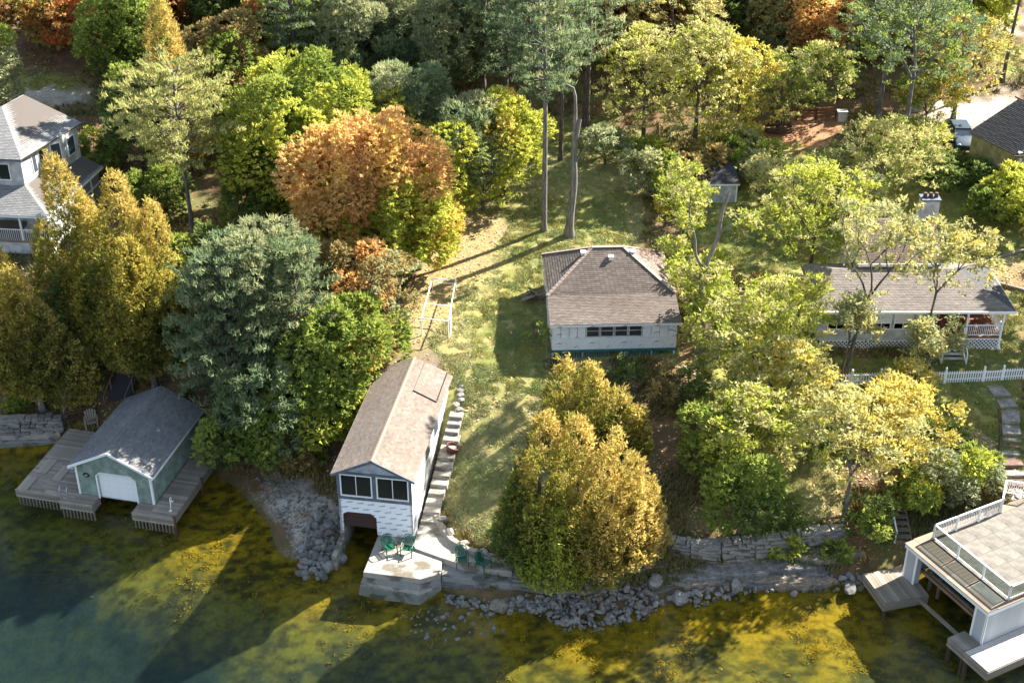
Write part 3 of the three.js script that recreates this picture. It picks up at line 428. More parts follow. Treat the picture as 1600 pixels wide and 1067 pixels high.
// ---------------------------------------------------------------- four green plastic armchairs
(() => {
  const shell = new THREE.Group();
  function build(label) {
    const t = thing('patio_chair', label, 'chair', [0, 0, 0], 0, 'green plastic armchairs on the landing'), seatY = 0.42;
    const seat = [], back = []; for (let i = 0; i < 6; i++) seat.push(bx(-0.25, seatY - 0.02 - 0.004 * i, 0.25 - i * 0.088, 0.25, seatY + 0.005 - 0.004 * i, 0.25 - i * 0.088 - 0.076));
    mesh('seat', seat, MAT.greenChair, t);
    for (let i = 0; i < 7; i++) { const x = (i - 3) * 0.078, h = 0.56 - 0.02 * (i - 3) ** 2; back.push(bar([x * 0.9, seatY, -0.26], [x * 1.05, seatY + h, -0.44], 0.06, 0.018)); }
    back.push(tube([[-0.29, seatY + 0.05, -0.26], [-0.31, seatY + 0.38, -0.38], [-0.2, seatY + 0.55, -0.45], [0, seatY + 0.6, -0.46], [0.2, seatY + 0.55, -0.45], [0.31, seatY + 0.38, -0.38], [0.29, seatY + 0.05, -0.26]], 0.028, 0.028, 6, 18)); mesh('backrest', back, MAT.greenChair, t);
    for (const s of [-1, 1]) { mesh('armrest', tube([[s * 0.31, seatY + 0.22, -0.34], [s * 0.33, seatY + 0.24, -0.05], [s * 0.32, seatY + 0.2, 0.24]], 0.035, 0.03, 6, 8), MAT.greenChair, t); mesh('leg', bar([s * 0.31, seatY + 0.2, 0.23], [s * 0.33, 0, 0.3], 0.05), MAT.greenChair, t); mesh('leg', bar([s * 0.27, seatY, -0.26], [s * 0.31, 0, -0.4], 0.05), MAT.greenChair, t); }
    return t;
  }
  const c = build('green plastic armchair with high slatted back standing nearest the boathouse door');
  const put = (o, px, py, h, ry, label) => { const p = at(px, py, h); o.position.set(p[0], h + 0.002, p[2]); o.rotation.y = ry; o.scale.setScalar(1.1); if (label) o.userData.label = label; };
  put(c, 609, 864, 1.15, 0.55);
  for (const [px, py, h, ry, l] of [[637, 865, 1.15, -0.25, 'green plastic armchair at the corner of the boathouse, second from the door'], [722, 883, 1.29, 0.15, 'green plastic armchair alone on the walkway below the curved kerb'], [756, 889, 1.29, 0.9, 'green plastic armchair in shade under the golden cedar, farthest from the boathouse']]) { const o = c.clone(); o.name = numbered('patio_chair'); scene.add(o); put(o, px, py, h, ry, l); }
})();

// ---------------------------------------------------------------- white pipe swing frame on the lawn
(() => {
  const P = (px, py, h) => at(px, py, h), H = 6.9, t = thing('swing_frame', 'white painted pipe frame of an old swing standing on the leafy lawn', 'swing frame');
  const c = [P(658, 497, H), P(700, 502, H), P(712, 436, H), P(675, 436, H)], pr = 0.042;
  const cy = (a) => mesh('rail', tube(a, pr, pr, 8, 2), MAT.whiteTrim, t);
  cy([c[0], c[1]]); cy([c[1], c[2]]); cy([c[2], c[3]]); cy([c[3], c[0]]);
  for (const p of c) mesh('post', tube([p, [p[0], groundY(p[0], p[2]) - 0.1, p[2]]], pr, pr, 8, 2), MAT.whiteTrim, t);
  const mid = (a, b, k) => [0, 1, 2].map((i) => mixN(a[i], b[i], k)); cy([mid(c[0], c[3], 0.35), mid(c[1], c[2], 0.35)]);
  for (const k of [0.2, 0.35]) for (const s of [0.15]) { const p = mid(c[1], c[2], k); mesh('brace', tube([[p[0], p[1], p[2]], [c[1][0] + s, groundY(c[1][0], c[1][2]) + 0.2, c[1][2] - k]], 0.035, 0.035, 6, 2), MAT.whiteTrim, t); }
  const gp = [0.1, 0.9].map((k) => mid(c[3], c[2], k)); mesh('ground_bar', tube(gp.map((p) => [p[0], groundY(p[0], p[2]) + 0.5, p[2]]), 0.03, 0.03, 6, 2), MAT.whiteTrim, t);
})();

// ---------------------------------------------------------------- hip-roofed cottage in the middle
(() => {
  const pe = 7.9, me = 8.55, F0 = at(861, 506, pe), F1 = at(1064, 508, pe), zm = at(958, 460, me)[2], zb = at(935, 395, me)[2], W = F1[0] - F0[0], turn = 2.5 * Math.PI / 180, cx = (F0[0] + F1[0]) / 2, cz = F0[2];
  const t = thing('summer_cottage', 'old white cottage with weathered brown hip roof and teal-railed base', 'cottage', [cx, 0, cz], turn), hw = W / 2 - 0.12, z0 = -0.3, zM = zm - cz, zB = zb - cz, fl = 5.75, g0 = 4.6;
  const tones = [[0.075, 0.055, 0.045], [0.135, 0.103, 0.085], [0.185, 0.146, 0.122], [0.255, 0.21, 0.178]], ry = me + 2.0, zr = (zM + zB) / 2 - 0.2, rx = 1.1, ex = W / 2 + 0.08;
  slope(t, [[-ex, pe, 0], [ex, pe, 0], [ex, me, zM], [-ex, me, zM]], tones, { tab: 0.32, row: 0.16 });
  slope(t, [[-ex, me, zM], [ex, me, zM], [rx, ry, zr], [-rx, ry, zr]], tones, { tab: 0.32, row: 0.16 });
  slope(t, [[-ex, me, zB], [-ex, me, zM], [-rx, ry, zr], [-rx, ry, zr - 0.001]], tones, { tab: 0.32, row: 0.2 });
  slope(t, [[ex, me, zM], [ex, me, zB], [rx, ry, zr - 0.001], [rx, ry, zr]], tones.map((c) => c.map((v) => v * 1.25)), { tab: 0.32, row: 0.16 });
  slope(t, [[ex, me, zB], [-ex, me, zB], [-rx, ry, zr], [rx, ry, zr]], tones, { tab: 0.32, row: 0.16 });
  const cap = (a, b) => { const n = 16, o = []; for (let i = 0; i < n; i++) { const p = [0, 1, 2].map((k) => mixN(a[k], b[k], i / n)), q = [0, 1, 2].map((k) => mixN(a[k], b[k], (i + 1.15) / n)); p[1] += 0.03; q[1] += 0.015; o.push(bar(p, q, 0.26, 0.03)); } return o; };
  mesh('hip_cap', [...cap([-ex, me, zM], [-rx, ry, zr]), ...cap([ex, me, zM], [rx, ry, zr]), ...cap([-ex, me, zB], [-rx, ry, zr]), ...cap([ex, me, zB], [rx, ry, zr]), ...cap([-rx, ry, zr], [rx, ry, zr])], M(0.3, 0.235, 0.19), t);
  mesh('fascia', [bx(-ex, pe - 0.2, -0.02, ex, pe - 0.03, 0.02), bar([-ex + 0.02, pe - 0.14, 0], [-ex + 0.02, me - 0.14, zM], 0.03, 0.14), bar([-ex + 0.02, me - 0.14, zM], [-ex + 0.02, me - 0.14, zB], 0.03, 0.14), bar([ex - 0.02, pe - 0.14, 0], [ex - 0.02, me - 0.14, zM], 0.03, 0.14)], MAT.oldWhite, t);
  // walls
  mesh('side_wall', [bx(-hw, fl - 0.1, zB + 0.3, -hw + 0.15, me - 0.12, zM), bx(-hw, fl - 0.1, zM, -hw + 0.15, pe - 0.05, z0)].concat(turnG([...clapboards(zB + 0.3, zM, fl - 0.1, me - 0.12, 0, 0.2), ...clapboards(zM, z0 - 0.02, fl - 0.1, pe - 0.06, 0, 0.2)], -Math.PI / 2, -hw, 0, 0)), MAT.oldWhite, t);
  mesh('side_wall', [bx(hw - 0.15, fl - 0.1, zB + 0.3, hw, me - 0.12, zM), bx(hw - 0.15, fl - 0.1, zM, hw, pe - 0.05, z0)], MAT.oldWhite, t);
  mesh('back_wall', bx(-hw + 0.15, fl - 0.1, zB + 0.3, hw - 0.15, me - 0.05, zB + 0.45), MAT.oldWhite, t);
  const wy0 = 6.72, wy1 = pe - 0.2;
  mesh('front_wall', clapboards(-hw, hw, fl, wy0 - 0.06, z0, 0.22, 0.015).concat([bx(-hw, wy0 - 0.06, z0 - 0.06, hw, wy0, z0 + 0.05), bx(-hw + 0.15, fl, z0 - 0.12, hw - 0.15, wy0, z0 - 0.021)]), MAT.oldWhite, t);
  const wl = -hw + 2.28, wr = hw - 2.38, ww = (wr - wl) / 4;
  for (let i = 0; i < 4; i++) windowUnit(t, wl + i * ww + 0.02, wl + (i + 1) * ww - 0.02, wy0, wy1, z0, { t: 0.06, rows: 2, dark: true, frame: MAT.whitePaint });
  const sh = (a, b, n) => { for (let i = 0; i < n; i++) mesh('shutter', [bx(a + (b - a) * i / n + 0.015, wy0, z0 - 0.04, a + (b - a) * (i + 1) / n - 0.015, wy1, z0 + 0.01), bx(a + (b - a) * i / n + 0.015, wy0 + 0.35, z0 + 0.01, a + (b - a) * (i + 1) / n - 0.015, wy0 + 0.42, z0 + 0.03)], MAT.oldWhite, t); };
  sh(-hw, wl, 4); sh(wr, hw, 4);
  mesh('interior', [bx(wl - 0.1, wy0, z0 - 0.3, wr + 0.1, wy1 + 0.1, z0 - 0.2)], MAT.dark, t);
  mesh('hook', tube([[hw - 0.5, wy0 + 0.5, z0 + 0.05], [hw - 0.25, wy0 + 0.55, z0 + 0.3], [hw - 0.1, wy0 + 0.45, z0 + 0.3]], 0.02, 0.02, 5, 6), MAT.blackMetal, t);
  // base: teal sill, slats, posts
  mesh('base_beam', [bx(-hw - 0.04, fl - 0.17, z0 - 0.2, hw + 0.04, fl - 0.005, z0 + 0.1)], MAT.teal, t);
  const slats = []; for (let x = -hw + 0.12; x < hw - 1.2; x += 0.17) if (Math.abs(x - 0.1) > 0.45) slats.push(bx(x, g0, z0 - 0.02, x + 0.09, fl - 0.17, z0 + 0.02)); mesh('skirt_slats', slats, MAT.tealWood, t).userData.kind = 'stuff';
  for (const x of [-hw + 0.06, -2.2, 0.7, 2.6, hw - 0.1]) mesh('post', bx(x - 0.07, g0 - 0.5, z0 - 0.16, x + 0.07, fl - 0.17, z0 - 0.03), MAT.oldWhite, t);
  mesh('crawl_space', bx(-hw + 0.4, g0 - 0.6, zB + 0.6, hw - 0.4, fl - 0.12, z0 - 0.9), MAT.dark, t);
  mesh('downpipe', tube([[-hw - 0.1, me - 0.3, zM - 0.1], [-hw - 0.12, 7, zM], [-hw - 0.1, 5, zM + 0.1]], 0.04, 0.04, 6, 6), MAT.whiteTrim, t);
  // roof vents
  for (const [x, k, ax] of [[0.15, 0.74, 0], [-1.75, 0.86, 1], [1.75, 0.8, 2]]) { const g = new THREE.Group(); g.name = 'roof_vent'; t.add(g); if (ax === 0) g.position.set(x, mixN(me, ry, k), mixN(zM, zr, k)); else g.position.set(x, mixN(me, ry, (ex - Math.abs(x)) / (ex - rx)), zr + 0.35); mesh('vent_box', bx(-0.14, -0.05, -0.14, 0.14, 0.2, 0.14), MAT.whiteTrim, g); mesh('vent_cap', bx(-0.19, 0.2, -0.19, 0.19, 0.25, 0.19), MAT.whiteTrim, g); }
  { const r = rng(88), v = []; for (let i = 0; i < 260; i++) { const k = r() * r(), s = r(), xx = mixN(rx + 0.2, ex - 0.1, 0.35 + 0.65 * s), fy = (ex - xx) / (ex - rx), yy = mixN(me, ry, fy) + 0.05, zz = mixN(mixN(zM, zr, fy), mixN(zB, zr, fy), 0.2 + 0.8 * (1 - k)), a = r() * 6.28, q = 0.07 + 0.05 * r(); v.push(xx - q * Math.cos(a), yy, zz - q * Math.sin(a), xx + q * Math.cos(a), yy + 0.02, zz + q * Math.sin(a), xx + q * Math.sin(a), yy + 0.04, zz - q * Math.cos(a)); } const g = new THREE.BufferGeometry(); g.setAttribute('position', new THREE.Float32BufferAttribute(v, 3)); g.computeVertexNormals(); g.setAttribute('uv', new THREE.BufferAttribute(new Float32Array(v.length / 3 * 2), 2)); mesh('roof_leaves', g, M(0.13, 0.075, 0.045, { side: THREE.DoubleSide }), t).userData.kind = 'stuff'; }
  mesh('side_stoop', [bx(-hw - 1.1, 5.0, zM - 1.3, -hw - 0.02, 5.75, zM + 0.2)], MAT.greyWood2, t);
})();
// heap of broken boards against its left wall
(() => {
  const p = onGround(832, 470), t = thing('board_heap', 'heap of broken grey boards leaning by the left wall of the hip-roofed cottage', 'wood heap', [p[0], p[1], p[2]]), r = rng(21);
  for (let i = 0; i < 16; i++) mesh('board', bar([(r() - 0.6) * 1.6, 0.1 + r() * 0.5, (r() - 0.5) * 1.7], [(r() - 0.3) * 1.8, 0.25 + r() * 0.9, (r() - 0.5) * 1.9], 0.16, 0.035), i % 3 ? MAT.greyWood2 : MAT.brownWood, t);
})();

// ---------------------------------------------------------------- small white shed behind
(() => {
  const p = onGround(1122, 317), W = 2.9, t = thing('garden_shed', 'small pale blue-white shed with low dark roof among the bushes', 'shed', [p[0], p[1], p[2]], 0.03);
  mesh('wall', [bx(-W / 2, -0.2, -2.4, W / 2, 1.75, 0)].concat(clapboards(-W / 2, W / 2, -0.2, 1.75, 0, 0.2)), M(0.62, 0.66, 0.7, { map: rep(TX.mottle, 0.5) }), t);
  slope(t, [[-W / 2 - 0.15, 1.72, 0.2], [W / 2 + 0.15, 1.72, 0.2], [W / 2 + 0.15, 2.35, -2.6], [-W / 2 - 0.15, 2.35, -2.6]], [[0.03, 0.03, 0.036], [0.055, 0.055, 0.06], [0.08, 0.075, 0.075]], { tab: 0.3, row: 0.16 });
  mesh('trim', [bx(-W / 2 - 0.15, 1.6, 0.2, W / 2 + 0.15, 1.72, 0.23), bx(-W / 2 - 0.03, -0.2, -0.1, -W / 2 + 0.08, 1.6, 0.045), bx(W / 2 - 0.08, -0.2, -0.1, W / 2 + 0.03, 1.6, 0.045)], MAT.whiteTrim, t);
})();

// ---------------------------------------------------------------- green boathouse with its docks
const GB = (() => {
  const EV = 3.25, a = at(108, 724, EV), b = at(237, 746, EV), turn = -13 * Math.PI / 180, W = 5.2, hw = W / 2, L = 7.4, rise = 1.25, o = [(a[0] + b[0]) / 2, 0, (a[2] + b[2]) / 2 - 0.25];
  const t = thing('green_boathouse', 'pale green boathouse with white garage door and dark grey shingle roof', 'boathouse', o, turn), dk = 0.8;
  const ow = 2.7, ox = 0.15, oh = dk + 1.95, ch = 0.28, wall = new THREE.Shape();
  [[-hw, dk], [ox - ow / 2, dk], [ox - ow / 2, oh - ch], [ox - ow / 2 + ch, oh], [ox + ow / 2 - ch, oh], [ox + ow / 2, oh - ch], [ox + ow / 2, dk - 0.3], [hw, dk - 0.3], [hw, EV], [0, EV + rise], [-hw, EV]].forEach(([x, y], i) => (i ? wall.lineTo(x, y) : wall.moveTo(x, y)));
  const wg = new THREE.ExtrudeGeometry(wall, { depth: 0.12, bevelEnabled: false }); wg.translate(0, 0, -0.12); mesh('front_wall', wg.index ? wg.toNonIndexed() : wg, MAT.green, t);
  const lines = []; for (let y = dk + 0.18; y < EV; y += 0.18) { lines.push(bx(-hw + 0.12, y, 0, ox - ow / 2 - 0.12, y + 0.17, 0.012), bx(ox + ow / 2 + 0.12, y, 0, hw - 0.12, y + 0.17, 0.012)); } mesh('siding', lines, MAT.green, t).userData.kind = 'stuff';
  for (const s of [-1, 1]) mesh('side_wall', [bx(s * hw, dk - 0.5, -L, s * (hw - 0.12), EV, -0.12)].concat(turnG(clapboards(-L + 0.05, -0.05, dk, EV - 0.02, 0, 0.18, 0.014).map((g) => g), s * Math.PI / 2, s * hw, 0, s > 0 ? -L : 0).map((g) => g)), MAT.green, t);
  mesh('back_wall', extrudeXY([[-hw + 0.12, dk], [hw - 0.12, dk], [hw - 0.12, EV], [0, EV + rise - 0.03], [-hw + 0.12, EV]], -L, -L + 0.12), MAT.green, t);
  const pts = [[ox - ow / 2 + 0.005, dk - 0.12], [ox + ow / 2 - 0.005, dk - 0.12], [ox + ow / 2 - 0.005, oh - ch], [ox + ow / 2 - ch, oh - 0.005], [ox - ow / 2 + ch, oh - 0.005], [ox - ow / 2 + 0.005, oh - ch]];
  const door = mesh('garage_door', extrudeXY(pts, -0.2, -0.13), M(0.62, 0.64, 0.66, { roughness: 0.5 }), t);
  for (let i = 0; i < 4; i++) for (let j = 0; j < 4; j++) mesh('door_panel', bx(ox - ow / 2 + 0.1 + i * 0.635, dk - 0.02 + j * 0.44, -0.13, ox - ow / 2 + 0.1 + i * 0.635 + 0.615, dk + 0.4 + j * 0.44, -0.124), MAT.whiteTrim, door);
  const fr = []; for (let i = 1; i < pts.length; i++) { const p = pts[i], q = pts[(i + 1) % pts.length]; if (i !== 0) fr.push(bar([p[0], p[1], 0.02], [q[0], q[1], 0.02], 0.1, 0.06)); } mesh('door_trim', fr.slice(0, 5), MAT.whiteTrim, t);
  for (const g of [bx(-hw - 0.03, dk, -0.1, -hw + 0.11, EV, 0.035), bx(hw - 0.11, dk - 0.3, -0.1, hw + 0.03, EV, 0.035), bx(hw - 0.02, dk, -L - 0.03, hw + 0.03, EV, -L + 0.1)]) mesh('corner_board', g, MAT.whiteTrim, t);
  // emblem: a dark oval badge with a pale swimming bird shape
  const em = mesh('emblem', new THREE.CylinderGeometry(0.24, 0.24, 0.03, 24).scale(1, 1, 0.72).rotateX(Math.PI / 2).translate(-hw + 0.72, dk + 1.62, 0.03), MAT.dark, t); const bs = new THREE.Shape(); [[-0.14, -0.02], [-0.02, 0.07], [0.06, 0.05], [0.1, 0.1], [0.16, 0.07], [0.11, 0.03], [0.08, -0.05], [-0.06, -0.08]].forEach(([x, y], i) => (i ? bs.lineTo(x, y) : bs.moveTo(x, y)));
  const bg = new THREE.ExtrudeGeometry(bs, { depth: 0.008, bevelEnabled: false }); bg.translate(-hw + 0.7, dk + 1.6, 0.045); mesh('emblem_bird', bg.index ? bg.toNonIndexed() : bg, M(0.25, 0.32, 0.28), em);
  const tones = [[0.12, 0.12, 0.122], [0.178, 0.177, 0.178], [0.23, 0.228, 0.228], [0.29, 0.287, 0.285]], e = 0.32, ey = EV + 0.05 - rise / hw * e, ry = EV + rise + 0.1;
  slope(t, [[-hw - e, ey, -L - 0.3], [-hw - e, ey, 0.3], [0, ry, 0.3], [0, ry, -L - 0.3]], tones, { tab: 0.3, row: 0.15 });
  slope(t, [[hw + e, ey, 0.3], [hw + e, ey, -L - 0.3], [0, ry, -L - 0.3], [0, ry, 0.3]], tones, { tab: 0.3, row: 0.15 });
  mesh('fascia', [bar([-hw - e, ey - 0.07, 0.31], [0, ry - 0.07, 0.31], 0.05, 0.17), bar([hw + e, ey - 0.07, 0.31], [0, ry - 0.07, 0.31], 0.05, 0.17), bx(-hw - e - 0.02, ey - 0.18, -L - 0.3, -hw - e + 0.02, ey - 0.01, 0.32), bx(hw + e - 0.02, ey - 0.18, -L - 0.3, hw + e + 0.02, ey - 0.01, 0.32), bx(-hw - e, ey - 0.2, 0.0, -hw, ey - 0.16, 0.3), bx(hw, ey - 0.2, 0.0, hw + e, ey - 0.16, 0.3)], MAT.whiteTrim, t);
  mesh('water_tank', new THREE.CapsuleGeometry(0.22, 0.4, 6, 14).translate(hw + 0.35, dk + 0.5, -L + 0.1).toNonIndexed(), M(0.6, 0.62, 0.6), t);
  // docks: each plank its own piece
  const woods = [MAT.greyWood, MAT.greyWood2, MAT.greyWood3, MAT.greyWood], r = rng(31);
  function dock(name, label, x0, x1, z0, z1, posts) {
    const d = thing(name, label, 'dock', o, turn), n = Math.round((z1 - z0) / 0.19), w = (z1 - z0) / n;
    for (let i = 0; i < n; i++) { const cut = x0 + (x1 - x0) * (0.35 + 0.3 * r()), za = z0 + i * w + 0.008, zb = z0 + (i + 1) * w - 0.008, j = () => dk + (r() - 0.5) * 0.014; if (x1 - x0 > 2.5) { let y = j(); piece('plank', woods[Math.floor(r() * 4)], d, x0, y - 0.045, za, cut - 0.005, y, zb); y = j(); piece('plank', woods[Math.floor(r() * 4)], d, cut + 0.005, y - 0.045, za, x1, y, zb); } else { const y = j(); piece('plank', woods[Math.floor(r() * 4)], d, x0, y - 0.045, za, x1 + 0.03 * r(), y, zb); } }
    for (const [k, y] of [[0, dk - 0.06], [1, dk - 0.24], [2, dk - 0.42]]) { piece('facing_board', woods[k], d, x0 - 0.03, y - 0.155, z1, x1 + 0.03, y, z1 + 0.045); piece('facing_board', woods[2 - k], d, x0 - 0.05, y - 0.155, z0, x0 - 0.005, y, z1 - 0.005); piece('facing_board', woods[1], d, x1 + 0.005, y - 0.155, z0, x1 + 0.05, y, z1 - 0.005); }
    const pg = []; for (let x = x0 + 0.06; x < x1; x += 0.24) pg.push(bx(x, -0.45, z1 - 0.1, x + 0.09, dk - 0.56, z1 - 0.01)); mesh('piling', pg, MAT.greyWood2, d).userData.kind = 'stuff';
    mesh('rim_board', [bx(x0 - 0.03, dk - 0.06, z1 + 0.001, x1 + 0.03, dk + 0.03, z1 + 0.05)], MAT.greyWood3, d);
    for (const [x, z] of posts) mesh('corner_post', bx(x - 0.08, -1.4, z - 0.08, x + 0.08, dk + 0.1, z + 0.08), MAT.brownWood, d);
    return d;
  }
  const dl = dock('wooden_dock', 'wide weathered grey plank dock on the left side of the green boathouse', -hw - 4.3, -hw - 0.06, -6.6, 0.5, []);
  for (const [x0, z0, x1, z1, y] of [[-hw - 4.2, -0.9, -hw - 3.5, 0.5, 0.05], [-hw - 3.9, -3.0, -hw - 3.2, -1.4, 0.03], [-hw - 2.5, -2.4, -hw - 1.9, -0.9, 0.035]]) piece('loose_board', MAT.greyWood3, dl, x0, dk + 0.02, z0, x1, dk + y + 0.02, z1);
  dock('wooden_dock', 'narrow grey plank platform in front of the green boathouse left of its door', -hw - 0.9, ox - ow / 2 - 0.05, 0.02, 1.0, []);
  dock('wooden_dock', 'long grey plank dock along the sunlit right side of the green boathouse', hw + 0.08, hw + 1.75, -7.2, 1.05, [[hw + 1.78, 1.0], [hw + 1.78, -3.2]]);
  dock('wooden_dock', 'short grey plank dock in front of the green boathouse right of its door', ox + ow / 2 + 0.05, hw + 0.06, 0.04, 1.06, []);
  // ladder, hoop rail
  const ld = thing('dock_ladder', 'pale metal swim ladder on the front edge of the left dock', 'ladder', o, turn); const lx = -hw - 1.0, lz = 0.56;
  for (const s of [0, 0.5]) mesh('rail', tube([[lx + s, dk + 0.05, lz - 0.35], [lx + s, dk + 0.75, lz - 0.2], [lx + s, dk + 0.75, lz + 0.08], [lx + s, -0.8, lz + 0.14]], 0.025, 0.025, 7, 14), MAT.metal, ld); for (let i = 0; i < 5; i++) mesh('rung', bx(lx, dk + 0.55 - i * 0.28, lz + 0.06, lx + 0.5, dk + 0.58 - i * 0.28, lz + 0.14), MAT.metal, ld);
  const hp = thing('hoop_rail', 'white curved grab rail on the right dock of the green boathouse', 'grab rail', o, turn); mesh('rail_tube', tube([[hw + 0.95, dk, -0.55], [hw + 1.0, dk + 0.35, -0.4], [hw + 1.15, dk + 0.7, -0.1], [hw + 1.3, dk + 0.85, 0.3], [hw + 1.42, dk + 0.7, 0.5], [hw + 1.3, dk, 0.4]], 0.03, 0.03, 7, 18), MAT.whiteTrim, hp); mesh('foot_plate', [bx(hw + 0.86, dk + 0.02, -0.62, hw + 1.04, dk + 0.045, -0.46), bx(hw + 1.2, dk + 0.02, 0.32, hw + 1.38, dk + 0.045, 0.48)], MAT.whiteTrim, hp);
  return { o, turn, hw, L, dk };
})();
function gbP(x, z) { const c = Math.cos(GB.turn), s = Math.sin(GB.turn); return [GB.o[0] + x * c + z * s, GB.o[2] - x * s + z * c]; }
(() => { // wooden steps behind the right dock
  const t = thing('dock_steps', 'grey wooden steps from the right dock up to the wooded bank', 'steps', GB.o, GB.turn); for (let i = 0; i < 5; i++) mesh('tread', bx(GB.hw + 0.3 + 0.12 * i, GB.dk + 0.2 * i + 0.1, -7.4 - i * 0.34, GB.hw + 1.8 + 0.1 * i, GB.dk + 0.2 * i + 0.18, -7.08 - i * 0.34), MAT.greyWood, t);
  for (const x of [GB.hw + 0.3, GB.hw + 1.95]) mesh('stringer', bar([x, GB.dk, -7.05], [x + 0.4, GB.dk + 1.05, -8.9], 0.06, 0.24), MAT.greyWood2, t); mesh('post', bx(GB.hw + 2.0, GB.dk - 0.2, -7.3, GB.hw + 2.12, GB.dk + 0.95, -7.18), MAT.greyWood3, t);
  const c = thing('dock_chair', 'pale grey wooden garden chair on the dock beside the green boathouse roof', 'chair'), p = at(143, 666, 0.85); c.position.set(p[0], 0.82, p[2]); c.rotation.y = 0.3; c.scale.setScalar(1.15);
  const ch = [0, 1, 2, 3, 4].map((i) => bar([-0.24 + i * 0.12, 0.3, -0.25], [-0.29 + i * 0.145, 1.0 - 0.03 * (i - 2) ** 2, -0.5], 0.1, 0.025)); mesh('backrest', ch, MAT.greyWood3, c); mesh('seat', [0, 1, 2, 3].map((i) => bx(-0.27, 0.3 + 0.03 * i, -0.25 + i * 0.14, 0.27, 0.325 + 0.03 * i, -0.13 + i * 0.14)), MAT.greyWood3, c);
  for (const s of [-1, 1]) { mesh('armrest', bx(s * 0.3, 0.55, -0.4, s * 0.42, 0.58, 0.32), MAT.greyWood3, c); mesh('leg', bx(s * 0.31, 0, 0.2, s * 0.38, 0.55, 0.28), MAT.greyWood3, c); mesh('leg', bar([s * 0.33, 0.3, -0.2], [s * 0.33, 0, -0.6], 0.07), MAT.greyWood3, c); }
  const b = thing('picnic_bench', 'dark wooden picnic bench behind the dock by the leaning trunk', 'bench'), q = at(122, 658, 0.95); b.position.set(q[0], 0.85, q[2]); b.rotation.y = 0.35;
  for (let i = 0; i < 3; i++) mesh('seat_board', bx(-0.85, 0.45, -0.1 + i * 0.16, 0.85, 0.49, 0.04 + i * 0.16), MAT.brownWood, b); for (let i = 0; i < 2; i++) mesh('back_board', bx(-0.85, 0.65 + i * 0.2, -0.22, 0.85, 0.8 + i * 0.2, -0.18), MAT.brownWood, b); for (const x of [-0.7, 0.7]) { mesh('leg', bar([x, 0, 0.35], [x, 0.45, 0.3], 0.08), MAT.brownWood, b); mesh('leg', bar([x, 0, -0.3], [x, 1.02, -0.24], 0.08), MAT.brownWood, b); }
  // dark sloping gangway behind the roof
  const g = thing('gangway', 'dark sloping wooden gangway with rail behind the green boathouse', 'gangway'), A = at(180, 633, 1.6), B = at(200, 582, 3.6), dx = 0.75;
  mesh('deck', slab([[A[0] - dx, A[1], A[2]], [A[0] + dx, A[1], A[2]], [B[0] + dx, B[1], B[2]], [B[0] - dx, B[1], B[2]]], 0.12), M(0.035, 0.035, 0.04, { roughness: 0.9 }), g);
  for (const s of [-1, 1]) { mesh('handrail', bar([A[0] + s * dx, A[1] + 0.75, A[2]], [B[0] + s * dx, B[1] + 0.75, B[2]], 0.05), MAT.greyWood2, g); for (const k of [0, 0.5, 1]) mesh('post', bar([mixN(A[0], B[0], k) + s * dx, mixN(A[1], B[1], k) - 0.4, mixN(A[2], B[2], k)], [mixN(A[0], B[0], k) + s * dx, mixN(A[1], B[1], k) + 0.75, mixN(A[2], B[2], k)], 0.06), MAT.greyWood2, g); }
  const pl = thing('low_platform', 'low tan wooden platform at the back of the left dock', 'platform'), u = at(157, 638, 1.3); for (let i = 0; i < 6; i++) mesh('plank', bx(-1.2, 0, -0.5 + i * 0.17, 1.2, 0.05, -0.34 + i * 0.17), MAT.tanWood, pl); mesh('skirt', bx(-1.2, -0.7, -0.45, 1.2, -0.02, 0.48), MAT.brownWood, pl); pl.position.set(u[0], 1.3, u[2]); pl.rotation.y = -0.15;
})();
